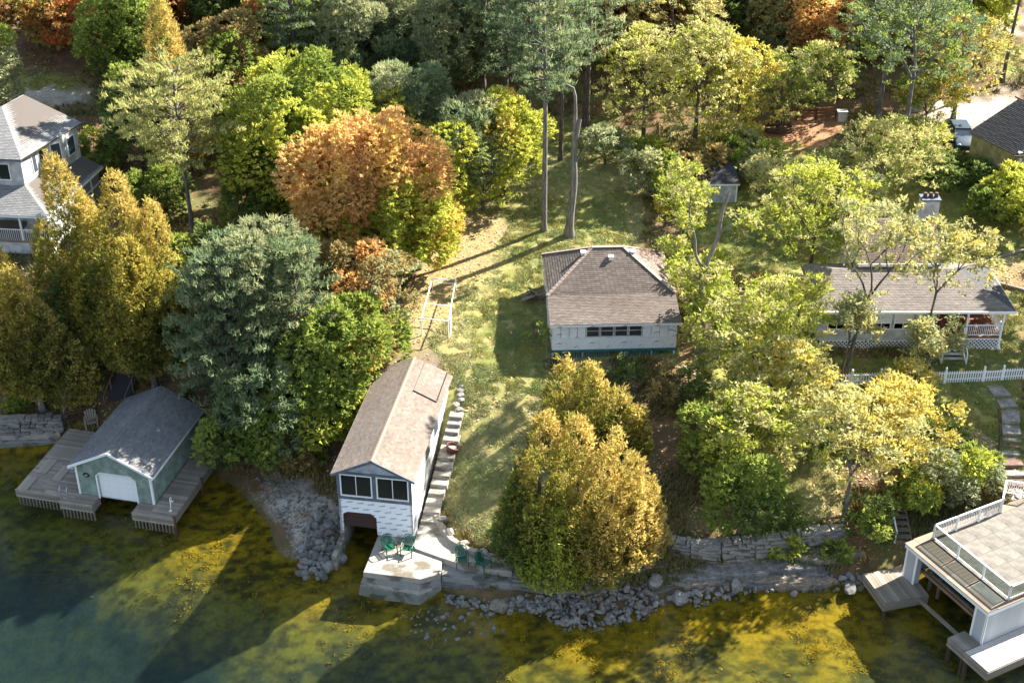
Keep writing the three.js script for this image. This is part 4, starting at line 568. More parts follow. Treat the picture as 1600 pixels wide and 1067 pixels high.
// ---------------------------------------------------------------- right boathouse with railed roof deck
(() => {
  const H = 3.0, A = at(1416, 848, H), B = at(1546, 957, H), dx = B[0] - A[0], dz = B[2] - A[2], W = Math.hypot(dx, dz), turn = Math.atan2(-dz, dx), L = 11;
  const o = [A[0], 0, A[2]], t = thing('deck_boathouse', 'white boathouse with flat railed roof deck over an open boat slip', 'boathouse', o, turn), dk = 0.55;
  const sid = M(0.6, 0.64, 0.7, { map: rep(TX.wood, 0.4), roughness: 0.6 });
  mesh('fascia', [bx(0, H - 0.32, -0.06, W, H - 0.03, 0), bx(0, H - 0.32, -L, 0.05, H - 0.03, -0.06), bx(W - 0.05, H - 0.32, -L, W, H - 0.03, -0.06)], MAT.whiteTrim, t);
  // roof deck: border boards, grating strip, large panels
  for (let i = 0; i < 4; i++) piece('border_board', i % 2 ? MAT.tanWood2 : MAT.tanWood3, t, i * W / 4 + 0.004, H - 0.03, -0.62, (i + 1) * W / 4 - 0.004, H + 0.012, 0.06);
  for (let i = 0; i < 5; i++) { piece('border_board', MAT.tanWood3, t, -0.05, H - 0.03, -0.63 - (i + 1) * 2, 0.5, H + 0.012, -0.63 - i * 2 - 0.008); piece('border_board', MAT.tanWood2, t, W - 0.3, H - 0.03, -0.63 - (i + 1) * 2, W + 0.05, H + 0.012, -0.63 - i * 2 - 0.008); }
  const gx0 = 0.35, gx1 = W - 0.55, ng = 42; mesh('strip_base', bx(0.505, H - 0.08, -1.6, W - 0.305, H - 0.035, -0.63), MAT.dark, t);
  for (let i = 0; i < ng; i++) { const a = gx0 + 0.2 + (gx1 - gx0) * 0.68 * i / ng, b = gx0 + 0.2 + (gx1 - gx0) * 0.68 * (i + 0.74) / ng; piece('slat', i % 3 ? MAT.tanWood2 : MAT.tanWood3, t, a, H - 0.034, -1.52, b, H + 0.006, -0.68); }
  piece('deck_panel', MAT.deckPanel, t, gx0 + 0.22 + (gx1 - gx0) * 0.68, H - 0.034, -1.52, W - 0.36, H + 0.006, -0.68);
  mesh('strip_edge', [bx(0.5, H - 0.02, -0.68, W - 0.3, H + 0.02, -0.63), bx(0.5, H - 0.02, -1.6, W - 0.3, H + 0.02, -1.54), bx(0.5, H - 0.02, -1.54, 0.55, H + 0.02, -0.68), bx(W - 0.355, H - 0.02, -1.54, W - 0.305, H + 0.02, -0.68), bx(gx0 + 0.2 + (gx1 - gx0) * 0.68, H - 0.02, -1.54, gx0 + 0.24 + (gx1 - gx0) * 0.68, H + 0.021, -0.68)], MAT.blackMetal, t);
  const r = rng(12), tones = [0, 1, 2].map((i) => M(0.235 + 0.014 * i, 0.212 + 0.013 * i, 0.174 + 0.012 * i, { map: rep(TX.mottle, 0.4), roughness: 0.85 }));
  const nx = 5, nzp = 8, px0 = 0.505, px1 = W - 0.305; for (let i = 0; i < nx; i++) for (let j = 0; j < nzp; j++) piece('deck_panel', tones[Math.floor(r() * 3)], t, px0 + (px1 - px0) * i / nx + 0.006, H - 0.06, -1.61 - (j + 1) * 1.22, px0 + (px1 - px0) * (i + 1) / nx - 0.006, H + 0.004, -1.61 - j * 1.22 - 0.008);
  mesh('roof_frame', bx(0.06, H - 0.3, -L, W - 0.06, H - 0.09, -0.07), MAT.greyWood2, t);
  // pillars and walls
  for (const [a, b, n] of [[0.12, 1.05, 'left'], [W - 1.0, W - 0.06, 'right']]) { mesh('pillar', [bx(a, dk - 0.2, -0.5, b, H - 0.32, -0.1)].concat(clapboards(a + 0.1, b - 0.1, dk - 0.2, H - 0.32, -0.1, 0.17, 0.012)), sid, t); mesh('corner_board', [bx(b - 0.12, dk - 0.2, -0.12, b + 0.02, H - 0.32, -0.06), bx(a - 0.02, dk - 0.2, -0.12, a + 0.11, H - 0.32, -0.06)], MAT.whiteTrim, t); }
  mesh('side_wall', [bx(W - 0.2, dk - 0.1, -L, W - 0.08, H - 0.32, -0.5)].concat(turnG(clapboards(0.05, L - 0.05, dk, H - 0.33, 0, 0.17, 0.014), Math.PI / 2, W - 0.08, 0, 0)), sid, t);
  mesh('side_wall', bx(0.1, dk - 0.1, -L, 0.22, H - 0.32, -0.5), sid, t); mesh('back_wall', bx(0.22, dk - 0.2, -L, W - 0.2, H - 0.3, -L + 0.12), MAT.dark, t);
  for (const [z, y, m, x0, x1] of [[-0.9, 1.15, MAT.tanWood, 0.4, W - 0.4], [-1.6, 0.72, MAT.greyWood, 0.6, W - 0.9], [0.35, 0.42, MAT.greyWood2, 0.3, W - 0.9]]) mesh('beam', bar([x0, y, z], [x1, y - 0.12, z], 0.15, 0.2), m, t);
  mesh('inner_post', [bx(0.9, -0.8, -1.7, 1.05, 1.1, -1.5), bx(1.6, -0.8, -1.7, 1.75, 0.9, -1.55)], MAT.greyWood, t);
  // railings
  const rail = thing('deck_railing', 'white railing with posts and balusters round the roof deck of the open boathouse', 'railing', o, turn), top = H + 1.02;
  const post = (x, z) => mesh('post', [bx(x - 0.05, H + 0.012, z - 0.05, x + 0.05, top + 0.03, z + 0.05), bx(x - 0.08, H + 0.012, z - 0.08, x + 0.08, H + 0.05, z + 0.08)], MAT.whiteTrim, rail);
  const run = (a, b, n, glass) => {
    const P = (k, y) => [mixN(a[0], b[0], k), y, mixN(a[1], b[1], k)]; for (let i = 0; i <= n; i++) post(P(i / n)[0], P(i / n, 0)[2]);
    mesh('top_rail', bar(P(0, top), P(1, top), 0.1, 0.06), MAT.whiteTrim, rail); mesh('bottom_rail', bar(P(0, H + 0.13), P(1, H + 0.13), 0.06, 0.05), MAT.whiteTrim, rail);
    if (glass) { for (let i = 0; i < n; i++) mesh('glass_panel', bar(P((i + 0.05) / n, H + 0.57), P((i + 0.95) / n, H + 0.57), 0.012, 0.76), MAT.glass, rail); return; }
    const len = Math.hypot(a[0] - b[0], a[1] - b[1]), m = Math.round(len / 0.13), g = []; for (let i = 1; i < m; i++) { const p = P(i / m, 0); g.push(bx(p[0] - 0.016, H + 0.13, p[2] - 0.016, p[0] + 0.016, top - 0.02, p[2] + 0.016)); } mesh('balusters', g, MAT.whiteTrim, rail).userData.kind = 'stuff';
  };
  run([0.45, -1.68], [0.45, -7.0], 3, false); run([0.45, -1.68], [W - 0.24, -1.68], 3, true); run([W - 0.24, -1.68], [W - 0.24, -9.6], 4, true); run([0.45, -7.0], [-0.9, -8.6], 1, false); run([-0.9, -8.6], [0.3, -9.8], 1, false);
  // docks on both sides
  const woods = [MAT.greyWood, MAT.greyWood2, MAT.greyWood3]; const dock = (label, x0, x1, z0, z1, mat, at0, dt = 0) => {
    const d = thing('wooden_dock', label, 'dock', at0 ?? o, turn + dt), n = Math.round((z1 - z0) / 0.2), w = (z1 - z0) / n; for (let i = 0; i < n; i++) piece('plank', mat ?? woods[Math.floor(r() * 3)], d, x0, dk - 0.05, z0 + i * w + 0.008, x1, dk + (r() - 0.5) * 0.012, z0 + (i + 1) * w - 0.008);
    for (let k = 0; k < 3; k++) { piece('facing_board', woods[k], d, x0 - 0.03, dk - 0.24 - k * 0.19, z1, x1 + 0.03, dk - 0.06 - k * 0.19, z1 + 0.045); piece('facing_board', woods[2 - k], d, x0 - 0.05, dk - 0.24 - k * 0.19, z0, x0 - 0.005, dk - 0.06 - k * 0.19, z1 - 0.004); piece('facing_board', woods[1], d, x1 + 0.005, dk - 0.24 - k * 0.19, z0, x1 + 0.05, dk - 0.06 - k * 0.19, z1 - 0.004); }
    for (const x of [x0 + 0.1, x1 - 0.1]) mesh('piling', bx(x - 0.09, -1.6, z1 - 0.2, x + 0.09, dk - 0.06, z1 - 0.02), MAT.brownWood, d); return d; };
  const cs = Math.cos(turn), sn = Math.sin(turn), lx = -0.46, lz = -0.91; dock('grey plank dock at the shore corner of the open boathouse, partly in shade', 0, 2.7, 0, 2.85, null, [o[0] + lx * cs + lz * sn, 0, o[2] - lx * sn + lz * cs], -0.224); dock('pale sunlit plank dock along the water side wall of the open boathouse', W - 0.04, W + 1.75, -9, 1.15, MAT.paleWood); dock('small grey plank dock at the front corner of the open boathouse slip', W - 1.35, W - 0.1, -0.04, 1.15);
})();

// ---------------------------------------------------------------- white lakeside cottage on the right
(() => {
  const E = 8.3, a = at(1278, 487, E), b = at(1589, 487, E), W = b[0] - a[0], o = [a[0], 0, a[2]], t = thing('white_cottage', 'long white cottage with lattice base, covered corner porch and chimney', 'cottage', o, 0.0), fl = 6.1, g = 4.75, z = -0.4, D = 6.2;
  const tones = [[0.15, 0.125, 0.115], [0.22, 0.185, 0.165], [0.28, 0.24, 0.215], [0.34, 0.3, 0.27]], dt = [[0.06, 0.058, 0.06], [0.09, 0.088, 0.09], [0.13, 0.125, 0.125]], rt = [[0.11, 0.075, 0.06], [0.15, 0.105, 0.085], [0.19, 0.14, 0.115]];
  const ry = E + 1.35, zr = -D / 2 - 0.6, rx = W - 3.6;
  slope(t, [[0, E, 0], [W, E, 0], [rx, ry, zr], [1.6, ry, zr]], tones, { tab: 0.3, row: 0.15 }); slope(t, [[W, E, 0], [W, E, -D - 0.8], [rx, ry, zr - 0.01], [rx, ry, zr]], dt, { tab: 0.3, row: 0.15 }); slope(t, [[0, E, -D - 0.8], [0, E, 0], [1.6, ry, zr], [1.6, ry, zr - 0.01]], tones, { tab: 0.3, row: 0.15 }); slope(t, [[W, E, -D - 0.8], [0, E, -D - 0.8], [1.6, ry, zr], [rx, ry, zr]], tones, { tab: 0.3, row: 0.15 });
  mesh('gutter', [bx(-0.02, E - 0.12, 0.0, W + 0.02, E + 0.02, 0.1), bx(W, E - 0.14, -D, W + 0.05, E, -0.02)], MAT.whiteTrim, t); mesh('soffit', bx(0.06, E - 0.16, -D - 0.7, W - 0.06, E - 0.12, -0.02), MAT.whiteTrim, t);
  // rear higher wing with chimney
  const w0 = 3.5, w1 = 9.2, e2 = ry + 0.35, r2 = e2 + 1.65, z2 = zr - 0.1; mesh('rear_wall', bx(w0 + 0.1, E - 3, z2 - 6.2, w1 - 0.1, e2, z2 - 0.25), MAT.whitePaint, t); mesh('rear_fascia', bx(w0 - 0.15, e2 - 0.2, z2 + 0.005, w1 + 0.2, e2 + 0.0, z2 + 0.09), MAT.whiteTrim, t);
  slope(t, [[w0 - 0.15, e2, z2], [w1 + 0.2, e2, z2], [w1 + 0.2, r2, z2 - 3.6], [w0 - 0.15, r2, z2 - 3.6]], rt, { tab: 0.3, row: 0.15 }); slope(t, [[w1 + 0.2, e2, z2 - 7.2], [w0 - 0.15, e2, z2 - 7.2], [w0 - 0.15, r2, z2 - 3.6], [w1 + 0.2, r2, z2 - 3.6]], rt, { tab: 0.3, row: 0.15 });
  for (const x of [w0 - 0.1, w1 + 0.1]) mesh('rear_gable', slab([[x, e2, z2], [x, e2, z2 - 7.2], [x, r2, z2 - 3.6]], 0.05), MAT.whitePaint, t);
  const ch = mesh('chimney', bx(w1 - 0.75, e2 - 0.5, z2 - 4.9, w1 + 0.5, r2 + 1.25, z2 - 4.0), MAT.whitePaint, t); mesh('chimney_cap', bx(w1 - 0.82, r2 + 1.25, z2 - 4.97, w1 + 0.57, r2 + 1.37, z2 - 3.93), MAT.slate, ch); for (let i = 0; i < 3; i++) mesh('chimney_pot', new THREE.CylinderGeometry(0.13, 0.16, 0.35, 10).translate(w1 - 0.5 + i * 0.4, r2 + 1.54, z2 - 4.45).toNonIndexed(), MAT.brownWood, ch);
  // front wall with windows: blinds above, sliding panes below
  const we = W * 0.612, wx0 = 0.3; mesh('front_wall', [bx(wx0, fl - 0.3, z - 0.12, we, E - 0.15, z)].concat(clapboards(wx0, we, fl - 0.3, 6.65, z, 0.16, 0.012)), MAT.coolWhite, t); mesh('end_wall', bx(wx0, fl - 0.3, -D, wx0 + 0.12, E - 0.15, z - 0.12), MAT.coolWhite, t);
  const win = [0.88, 2.4, 3.95, 5.45, 6.95]; win.forEach((x) => { const w = windowUnit(t, x, x + 1.32, 6.66, E - 0.2, z, { t: 0.06, rows: 1, frame: MAT.whiteTrim }); mesh('blind', bx(x + 0.07, 7.22, z + 0.005, x + 1.25, E - 0.27, z + 0.03), MAT.blind, w); mesh('meeting_rail', bx(x + 0.06, 7.16, z, x + 1.26, 7.22, z + 0.05), MAT.whiteTrim, w); mesh('muntin', bx(x + 0.635, 6.72, z, x + 0.685, 7.16, z + 0.04), MAT.whiteTrim, w); });
  // lattice: crossed laths
  function lattice(x0, x1, y0, y1, zz) { const m = new THREE.Group(); m.name = 'lattice'; t.add(m); const gs = [], h = y1 - y0; for (let x = x0 - h; x < x1; x += 0.27) for (const s of [0, 1]) { const p = s ? [[x, y0], [x + h, y1]] : [[x, y1], [x + h, y0]]; let [u, v] = p; const cut = (q, w, lim, lo) => { const k = (lim - q[0]) / (w[0] - q[0]); return [lim, mixN(q[1], w[1], k)]; }; if (v[0] < x0 || u[0] > x1) continue; if (u[0] < x0) u = cut(u, v, x0); if (v[0] > x1) v = cut(u, v, x1); gs.push(bar([u[0], u[1], zz + s * 0.015], [v[0], v[1], zz + s * 0.015], 0.012, 0.055)); } mesh('laths', gs, MAT.whiteTrim, m).userData.kind = 'stuff'; mesh('lattice_frame', [bx(x0, y1 - 0.06, zz - 0.02, x1, y1, zz + 0.035), bx(x0, y0, zz - 0.02, x1, y0 + 0.05, zz + 0.035)], MAT.whiteTrim, m); mesh('void', bx(x0, y0, zz - 0.5, x1, y1, zz - 0.4), MAT.dark, m); }
  lattice(0.5, we, g - 0.05, fl - 0.3, z - 0.02);
  // porch at the right corner
  const p0 = we, p1 = W - 0.55; mesh('porch_floor', [0, 1, 2, 3, 4, 5, 6, 7].map((i) => bx(p0, fl - 0.14, z - 4.6 + i * 0.575, p1, fl - 0.02, z - 4.6 + i * 0.575 + 0.56)), MAT.redWood, t); lattice(p0 + 2.1, p1, g - 0.05, fl - 0.15, z + 0.02);
  for (const x of [p0 + 2.2, p1 - 0.06]) mesh('porch_post', bx(x - 0.07, g, z - 0.08, x + 0.07, E - 0.15, z + 0.06), MAT.whiteTrim, t); mesh('porch_wall', [bx(p0, fl, -D, W - 0.7, E - 0.15, z - 4.6), bx(p0 - 0.1, fl, z - 4.6, p0 + 0.02, E - 0.15, z)], M(0.42, 0.18, 0.08, { map: rep(TX.wood, 0.5) }), t);
  const pr = [bar([p0 + 2.2, fl + 0.9, z], [p1, fl + 0.9, z], 0.07), bar([p0 + 2.2, fl + 0.12, z], [p1, fl + 0.12, z], 0.05), bar([p1, fl + 0.9, z], [p1, fl + 0.9, z - 4.4], 0.07), bar([p1, fl + 0.12, z], [p1, fl + 0.12, z - 4.4], 0.05)]; mesh('porch_rail', pr, MAT.whiteTrim, t); const bl = []; for (let x = p0 + 2.32; x < p1; x += 0.13) bl.push(bx(x - 0.016, fl + 0.1, z - 0.016, x + 0.016, fl + 0.9, z + 0.016)); for (let q = z - 0.13; q > z - 4.4; q -= 0.13) bl.push(bx(p1 - 0.016, fl + 0.1, q - 0.016, p1 + 0.016, fl + 0.9, q + 0.016)); mesh('balusters', bl, MAT.whiteTrim, t).userData.kind = 'stuff';
  mesh('downpipe', tube([[W - 0.08, E - 0.1, 0.04], [W - 0.45, E - 0.4, z + 0.1], [W - 0.46, g + 0.2, z + 0.1], [W - 0.3, g - 0.05, z + 0.4]], 0.045, 0.045, 7, 12), MAT.whiteTrim, t);
  // front stair with side rails
  for (let i = 0; i < 6; i++) mesh('stair_tread', bx(p0 + 0.35, fl - 0.2 - i * 0.21, z + 0.03 + i * 0.27, p0 + 1.95, fl - 0.14 - i * 0.21, z + 0.31 + i * 0.27), MAT.whitePaint, t);
  for (const x of [p0 + 0.3, p0 + 2.0]) { mesh('stair_stringer', bar([x, fl - 0.2, z], [x, g + 0.1, z + 1.7], 0.05, 0.25), MAT.whiteTrim, t); mesh('stair_rail', [bar([x, fl + 0.85, z], [x, g + 0.95, z + 1.75], 0.06), bx(x - 0.04, g - 0.1, z + 1.7, x + 0.04, g + 0.95, z + 1.78)], MAT.whiteTrim, t); }
  // furniture glimpsed on the porch
  const f = thing('porch_table', 'reddish wooden table on the covered corner porch', 'table', [o[0] + p0 + 3.2, fl - 0.02, o[2] + z - 1.8]); mesh('table_top', bx(-0.7, 0.7, -0.45, 0.7, 0.75, 0.45), MAT.redWood, f); for (const x of [-0.6, 0.6]) for (const q of [-0.36, 0.36]) mesh('leg', bx(x - 0.04, 0, q - 0.04, x + 0.04, 0.7, q + 0.04), MAT.redWood, f);
})();
// ---------------------------------------------------------------- picket fence
(() => {
  const line = [[1271, 607], [1292, 604], [1330, 601], [1375, 600], [1420, 599], [1476, 598], [1536, 596], [1566, 594], [1600, 592], [1640, 589]].map(([px, py]) => onGround(px, py)), t = thing('picket_fence', 'white wooden picket fence with gate crossing the right lawn', 'fence');
  for (let i = 0; i < line.length - 1; i++) { const a = line[i], b = line[i + 1], L = Math.hypot(b[0] - a[0], b[2] - a[2]), n = Math.round(L / 0.17), gs = [], gate = i === 6; for (let k = 0; k < n; k++) { const f = (k + 0.5) / n, x = mixN(a[0], b[0], f), y = mixN(a[1], b[1], f), zz = mixN(a[2], b[2], f), hh = gate ? 0.98 - 0.12 * Math.sin(Math.PI * f) : 0.95; const p = new THREE.Shape(); [[-0.04, 0.04], [0.04, 0.04], [0.04, hh - 0.06], [0, hh], [-0.04, hh - 0.06]].forEach(([u, v], q) => (q ? p.lineTo(u, v) : p.moveTo(u, v))); const e = new THREE.ExtrudeGeometry(p, { depth: 0.02, bevelEnabled: false }); e.rotateY(Math.atan2(-(b[2] - a[2]), b[0] - a[0])); e.translate(x, y, zz + 0.03); gs.push(e.index ? e.toNonIndexed() : e); }
    mesh(gate ? 'gate' : 'pickets', gs, MAT.whiteTrim, t).userData.kind = 'stuff'; for (const h of [0.28, 0.74]) mesh('rail', bar([a[0], a[1] + h, a[2]], [b[0], b[1] + h, b[2]], 0.04, 0.08), MAT.whiteTrim, t); }
  for (const p of line) { const q = mesh('post', bx(p[0] - 0.06, p[1] - 0.2, p[2] - 0.06, p[0] + 0.06, p[1] + 1.15, p[2] + 0.06), MAT.whiteTrim, t); mesh('post_cap', new THREE.ConeGeometry(0.1, 0.12, 4).rotateY(Math.PI / 4).translate(p[0], p[1] + 1.21, p[2]).toNonIndexed(), MAT.whiteTrim, q); }
})();
// ---------------------------------------------------------------- slab path down to the roof deck, flagstones
(() => {
  const q = (x, y) => [1480 + x / 4.85, 580 + y / 4.85], t = thing('slab_path', 'curving path of broad pale stone slabs and red-brown steps on the right lawn', 'path'), r = rng(8);
  const S = [[[300, 110], [415, 110], [490, 185], [350, 185]], [[370, 210], [490, 210], [540, 268], [405, 275]], [[410, 295], [545, 285], [552, 395], [415, 385]], [[415, 408], [552, 410], [560, 488], [420, 480]], [[420, 500], [565, 512], [562, 548], [420, 532]], [[418, 548], [562, 560], [560, 592], [415, 578]], [[415, 592], [560, 608], [558, 650], [412, 640]], [[415, 655], [560, 660], [582, 730], [425, 740]], [[430, 760], [600, 750], [610, 800], [435, 815]]];
  S.forEach((s, i) => { if (i < 4) s = [s[0], s[1], [s[2][0], s[2][1] + 12], [s[3][0], s[3][1] + 12]]; const P = s.map(([x, y]) => onGround(...q(x, y))), top = Math.max(...P.map((p) => p[1])) + 0.03; mesh(i > 3 ? 'step' : 'slab', prism(P.map((p) => [p[0], p[2]]), top - 0.4, top, 0.02), i > 3 && i % 2 ? MAT.flagRed : MAT.flag, t); });
  mesh('edging', S.slice(2, 8).map((s, i) => { const a = onGround(...q(s[0][0] - 12, s[0][1])), b = onGround(...q(s[3][0] - 12, s[3][1] + 14)); return bar([a[0], a[1] + 0.06, a[2]], [b[0], b[1] + 0.06, b[2]], 0.1, 0.2); }), MAT.brownWood, t);
  const f = thing('flagstone_patio', 'small patio of irregular flagstones between the slab path and the roof deck', 'patio'); for (let i = 0; i < 5; i++) for (let j = 0; j < 4; j++) { const p = onGround(1570 + i * 12 + r() * 4, 753 + j * 11 + r() * 4), n = 6, R = 0.3 + 0.1 * r(), pts = []; for (let k = 0; k < n; k++) { const a = k / n * 6.283 + r() * 0.4; pts.push([p[0] + Math.cos(a) * R * (0.85 + 0.3 * r()), p[2] - Math.sin(a) * R * (0.85 + 0.3 * r())]); } mesh('flagstone', prism(pts, p[1] - 0.1, p[1] + 0.04 + 0.01 * r(), 0.01), [MAT.flag, MAT.rock2, MAT.flagRed][Math.floor(r() * 3)], f); }
  // leaf-strewn terrace with timber edging behind the cottage
  const T = [[1525, 415], [1600, 393], [1640, 400], [1640, 465], [1600, 455], [1545, 440]].map(([x, y]) => onGround(x, y)), e = thing('timber_edging', 'low grey timber edging round the leafy terrace right of the cottage', 'edging'); for (let i = 0; i < 6; i++) { const a = T[i], b = T[(i + 1) % 6]; mesh('timber', bar([a[0], a[1] + 0.1, a[2]], [b[0], b[1] + 0.1, b[2]], 0.18, 0.22), MAT.greyWood2, e); }
})();
// ---------------------------------------------------------------- grey-roofed house at the upper left
(() => {
  const g = 6.9, e1 = 9.4, c = at(73, 339, e1), t = thing('grey_house', 'white two-storey house with pale grey shingle roofs and screened porch', 'house', [c[0], 0, c[2]], -0.1), tones = [[0.2, 0.2, 0.197], [0.25, 0.25, 0.245], [0.29, 0.29, 0.285], [0.34, 0.34, 0.33]];
  const D = 9.5, W = 12, y2 = e1 + 1.25, in_ = 2.6; // lower wrap-round roof
  slope(t, [[-W, e1, 0], [0, e1, 0], [-in_, y2, -in_], [-W, y2, -in_]], tones, { tab: 0.3, row: 0.16 }); slope(t, [[0, e1, 0], [0.9, e1, -D], [-in_ + 1.2, y2, -D], [-in_, y2, -in_]], tones, { tab: 0.3, row: 0.16 });
  mesh('eave_fascia', [bx(-W, e1 - 0.18, 0, -0.0, e1 - 0.02, 0.04), bar([0.02, e1 - 0.1, 0], [0.92, e1 - 0.1, -D], 0.04, 0.16)], MAT.whiteTrim, t);
  mesh('porch_soffit', slab([[-W, e1 - 0.12, -0.05], [-0.05, e1 - 0.12, -0.05], [0.8, e1 - 0.12, -D], [-W, e1 - 0.12, -D]], 0.03), MAT.whiteTrim, t);
  // upper storey
  const u = [-in_ - 0.05, -in_ - 0.05], top = y2 + 2.35; mesh('upper_wall', [bx(-W, y2 - 0.6, -in_ - 0.2, u[0], top, -in_ - 0.05), bar([u[0], (y2 + top) / 2 - 0.25, -in_ - 0.05], [u[0] + 0.55, (y2 + top) / 2 - 0.25, -6.2], 0.15, top - y2 + 0.5), bar([u[0] + 0.55, (y2 + top) / 2 - 0.25, -6.2], [u[0] + 1.55, (y2 + top) / 2 - 0.25, -7.1], 0.15, top - y2 + 0.5), bar([u[0] + 1.55, (y2 + top) / 2 - 0.25, -7.1], [u[0] + 1.9, (y2 + top) / 2 - 0.25, -9.3], 0.15, top - y2 + 0.5)], MAT.whitePaint, t);
  for (const [p, q, h0, h1] of [[[u[0] + 0.24, -4.0], [u[0] + 0.31, -4.6], 0.35, 1.9], [[u[0] + 0.36, -5.0], [u[0] + 0.46, -5.9], 0.35, 1.9], [[u[0] + 0.75, -6.35], [u[0] + 1.4, -6.95], 0.35, 1.9], [[u[0] + 1.68, -7.5], [u[0] + 1.85, -8.6], 0.35, 1.9]]) { const w = mesh('upper_window', bar([p[0] + 0.05, y2 + (h0 + h1) / 2, p[1]], [q[0] + 0.05, y2 + (h0 + h1) / 2, q[1]], 0.1, h1 - h0), MAT.whiteTrim, t); mesh('pane', bar([mixN(p[0], q[0], 0.1) + 0.09, y2 + (h0 + h1) / 2, mixN(p[1], q[1], 0.1)], [mixN(p[0], q[0], 0.9) + 0.09, y2 + (h0 + h1) / 2, mixN(p[1], q[1], 0.9)], 0.06, h1 - h0 - 0.2), MAT.blueGlass, w); }
  windowUnit(t, u[0] - 1.9, u[0] - 0.9, y2 + 0.4, y2 + 1.8, -in_ - 0.04, {});
  const rt = top + 2.1; slope(t, [[-W, top, -in_ + 0.4], [u[0] + 0.35, top, -in_ + 0.4], [u[0] - 3, rt, -7.4], [-W, rt, -7.4]], tones, { tab: 0.3, row: 0.16 }); slope(t, [[u[0] + 0.35, top, -in_ + 0.4], [u[0] + 2.3, top, -9.8], [u[0] - 2.2, rt, -10], [u[0] - 3, rt, -7.4]], tones, { tab: 0.3, row: 0.16 }); mesh('upper_fascia', [bx(-W, top - 0.16, -in_ + 0.38, u[0] + 0.35, top - 0.02, -in_ + 0.43)], MAT.slate, t);
  // porch posts, screens, rails, floor
  const fl = g + 0.35; mesh('porch_floor', slab([[-W, fl, -0.1], [-0.15, fl, -0.1], [0.7, fl, -D], [-W, fl, -D]], 0.2), MAT.greyWood2, t); mesh('porch_skirt', [bx(-W, g - 0.8, -0.2, -0.15, fl - 0.2, -0.12), bar([-0.16, (g + fl) / 2 - 0.45, -0.15], [0.7, (g + fl) / 2 - 0.45, -D], 0.06, fl - g + 0.6)], MAT.whitePaint, t);
  for (const k of [0.01, 0.2, 0.4, 0.6, 0.8]) mesh('porch_post', bx(-0.2 + 0.85 * k - 0.08, g - 0.3, -0.2 - (D - 0.3) * k - 0.08, -0.2 + 0.85 * k + 0.08, e1 - 0.12, -0.2 - (D - 0.3) * k + 0.08), MAT.whiteTrim, t); for (const x of [-2.3, -4.4]) mesh('porch_post', bx(x - 0.07, fl, -0.2, x + 0.07, e1 - 0.12, -0.08), MAT.whiteTrim, t);
  mesh('side_screen', bar([-0.14, (fl + e1) / 2, -0.4], [0.62, (fl + e1) / 2, -D + 0.4], 0.03, e1 - fl - 0.3), M(0.2, 0.2, 0.21), t); mesh('screen_rail', [bar([-0.1, fl + 0.95, -0.2], [0.66, fl + 0.95, -D], 0.08)], MAT.whiteTrim, t);
  const rl = [bar([-6, fl + 0.9, -0.12], [-0.2, fl + 0.9, -0.12], 0.06)]; for (let x = -6; x < -0.25; x += 0.16) rl.push(bx(x, fl, -0.13, x + 0.03, fl + 0.9, -0.1)); mesh('porch_rail', rl, MAT.whiteTrim, t).userData.kind = 'stuff'; mesh('inner_wall', bx(-W, fl, -3.6, -1.9, e1 - 0.15, -3.4), MAT.coolWhite, t); mesh('porch_seat', [bx(-2.6, fl + 0.1, -2.0, -1.2, fl + 0.5, -1.2), bx(-2.6, fl + 0.5, -2.0, -1.2, fl + 0.95, -1.85)], MAT.whitePaint, t);
})();
// ---------------------------------------------------------------- yellow outbuilding at the right edge, car, gate, post
(() => {
  const e = 11.6, p = at(1537, 192, e), c = at(1592, 240, e), t = thing('yellow_garage', 'yellow clapboard garage with dark ribbed roof', 'garage', [c[0], 0, c[2]], 0.12), tones = [[0.028, 0.028, 0.033], [0.05, 0.048, 0.052], [0.075, 0.07, 0.072]];
  slope(t, [[-0.5, e, 0.4], [7, e, 0.4], [7, e + 0.01, 0.35], [-0.5, e + 0.01, 0.35]], tones, { tab: 0.3, row: 0.16, thick: 0.02 });
  slope(t, [[-1.9, e - 0.2, -5.2], [0.1, e - 0.2, 0.35], [4.2, e + 2.2, -0.3], [2.2, e + 2.2, -5.85]], tones, { tab: 0.3, row: 0.16 }); slope(t, [[8.4, e - 0.2, 0.3], [6, e - 0.2, -7], [2.2, e + 2.2, -6.5], [4.2, e + 2.2, -0.3]], tones, { tab: 0.3, row: 0.16 });
  const y = M(0.5, 0.43, 0.2, { map: rep(TX.mottle, 0.4) }); mesh('front_wall', [bx(0.3, 8, -0.25, 8, e - 0.1, -0.12)].concat(clapboards(0.3, 8, 8, e - 0.1, -0.12, 0.16)), y, t); mesh('side_wall', bar([0.38, 9.7, -0.2], [-1.5, 9.7, -5.2], 0.1, 3.4), y, t); mesh('trim', [bx(0.25, 8, -0.2, 0.42, e, -0.05), bx(0.1, e - 0.1, -0.3, 8, e + 0.06, -0.02)], MAT.whiteTrim, t); windowUnit(t, 1.0, 2.2, 9.6, 11, -0.1, { panes: 2 }); mesh('gable', slab([[0.2, e, -0.15], [8, e, -0.15], [4.2, e + 2.1, -0.15]], 0.06), y, t);
})();
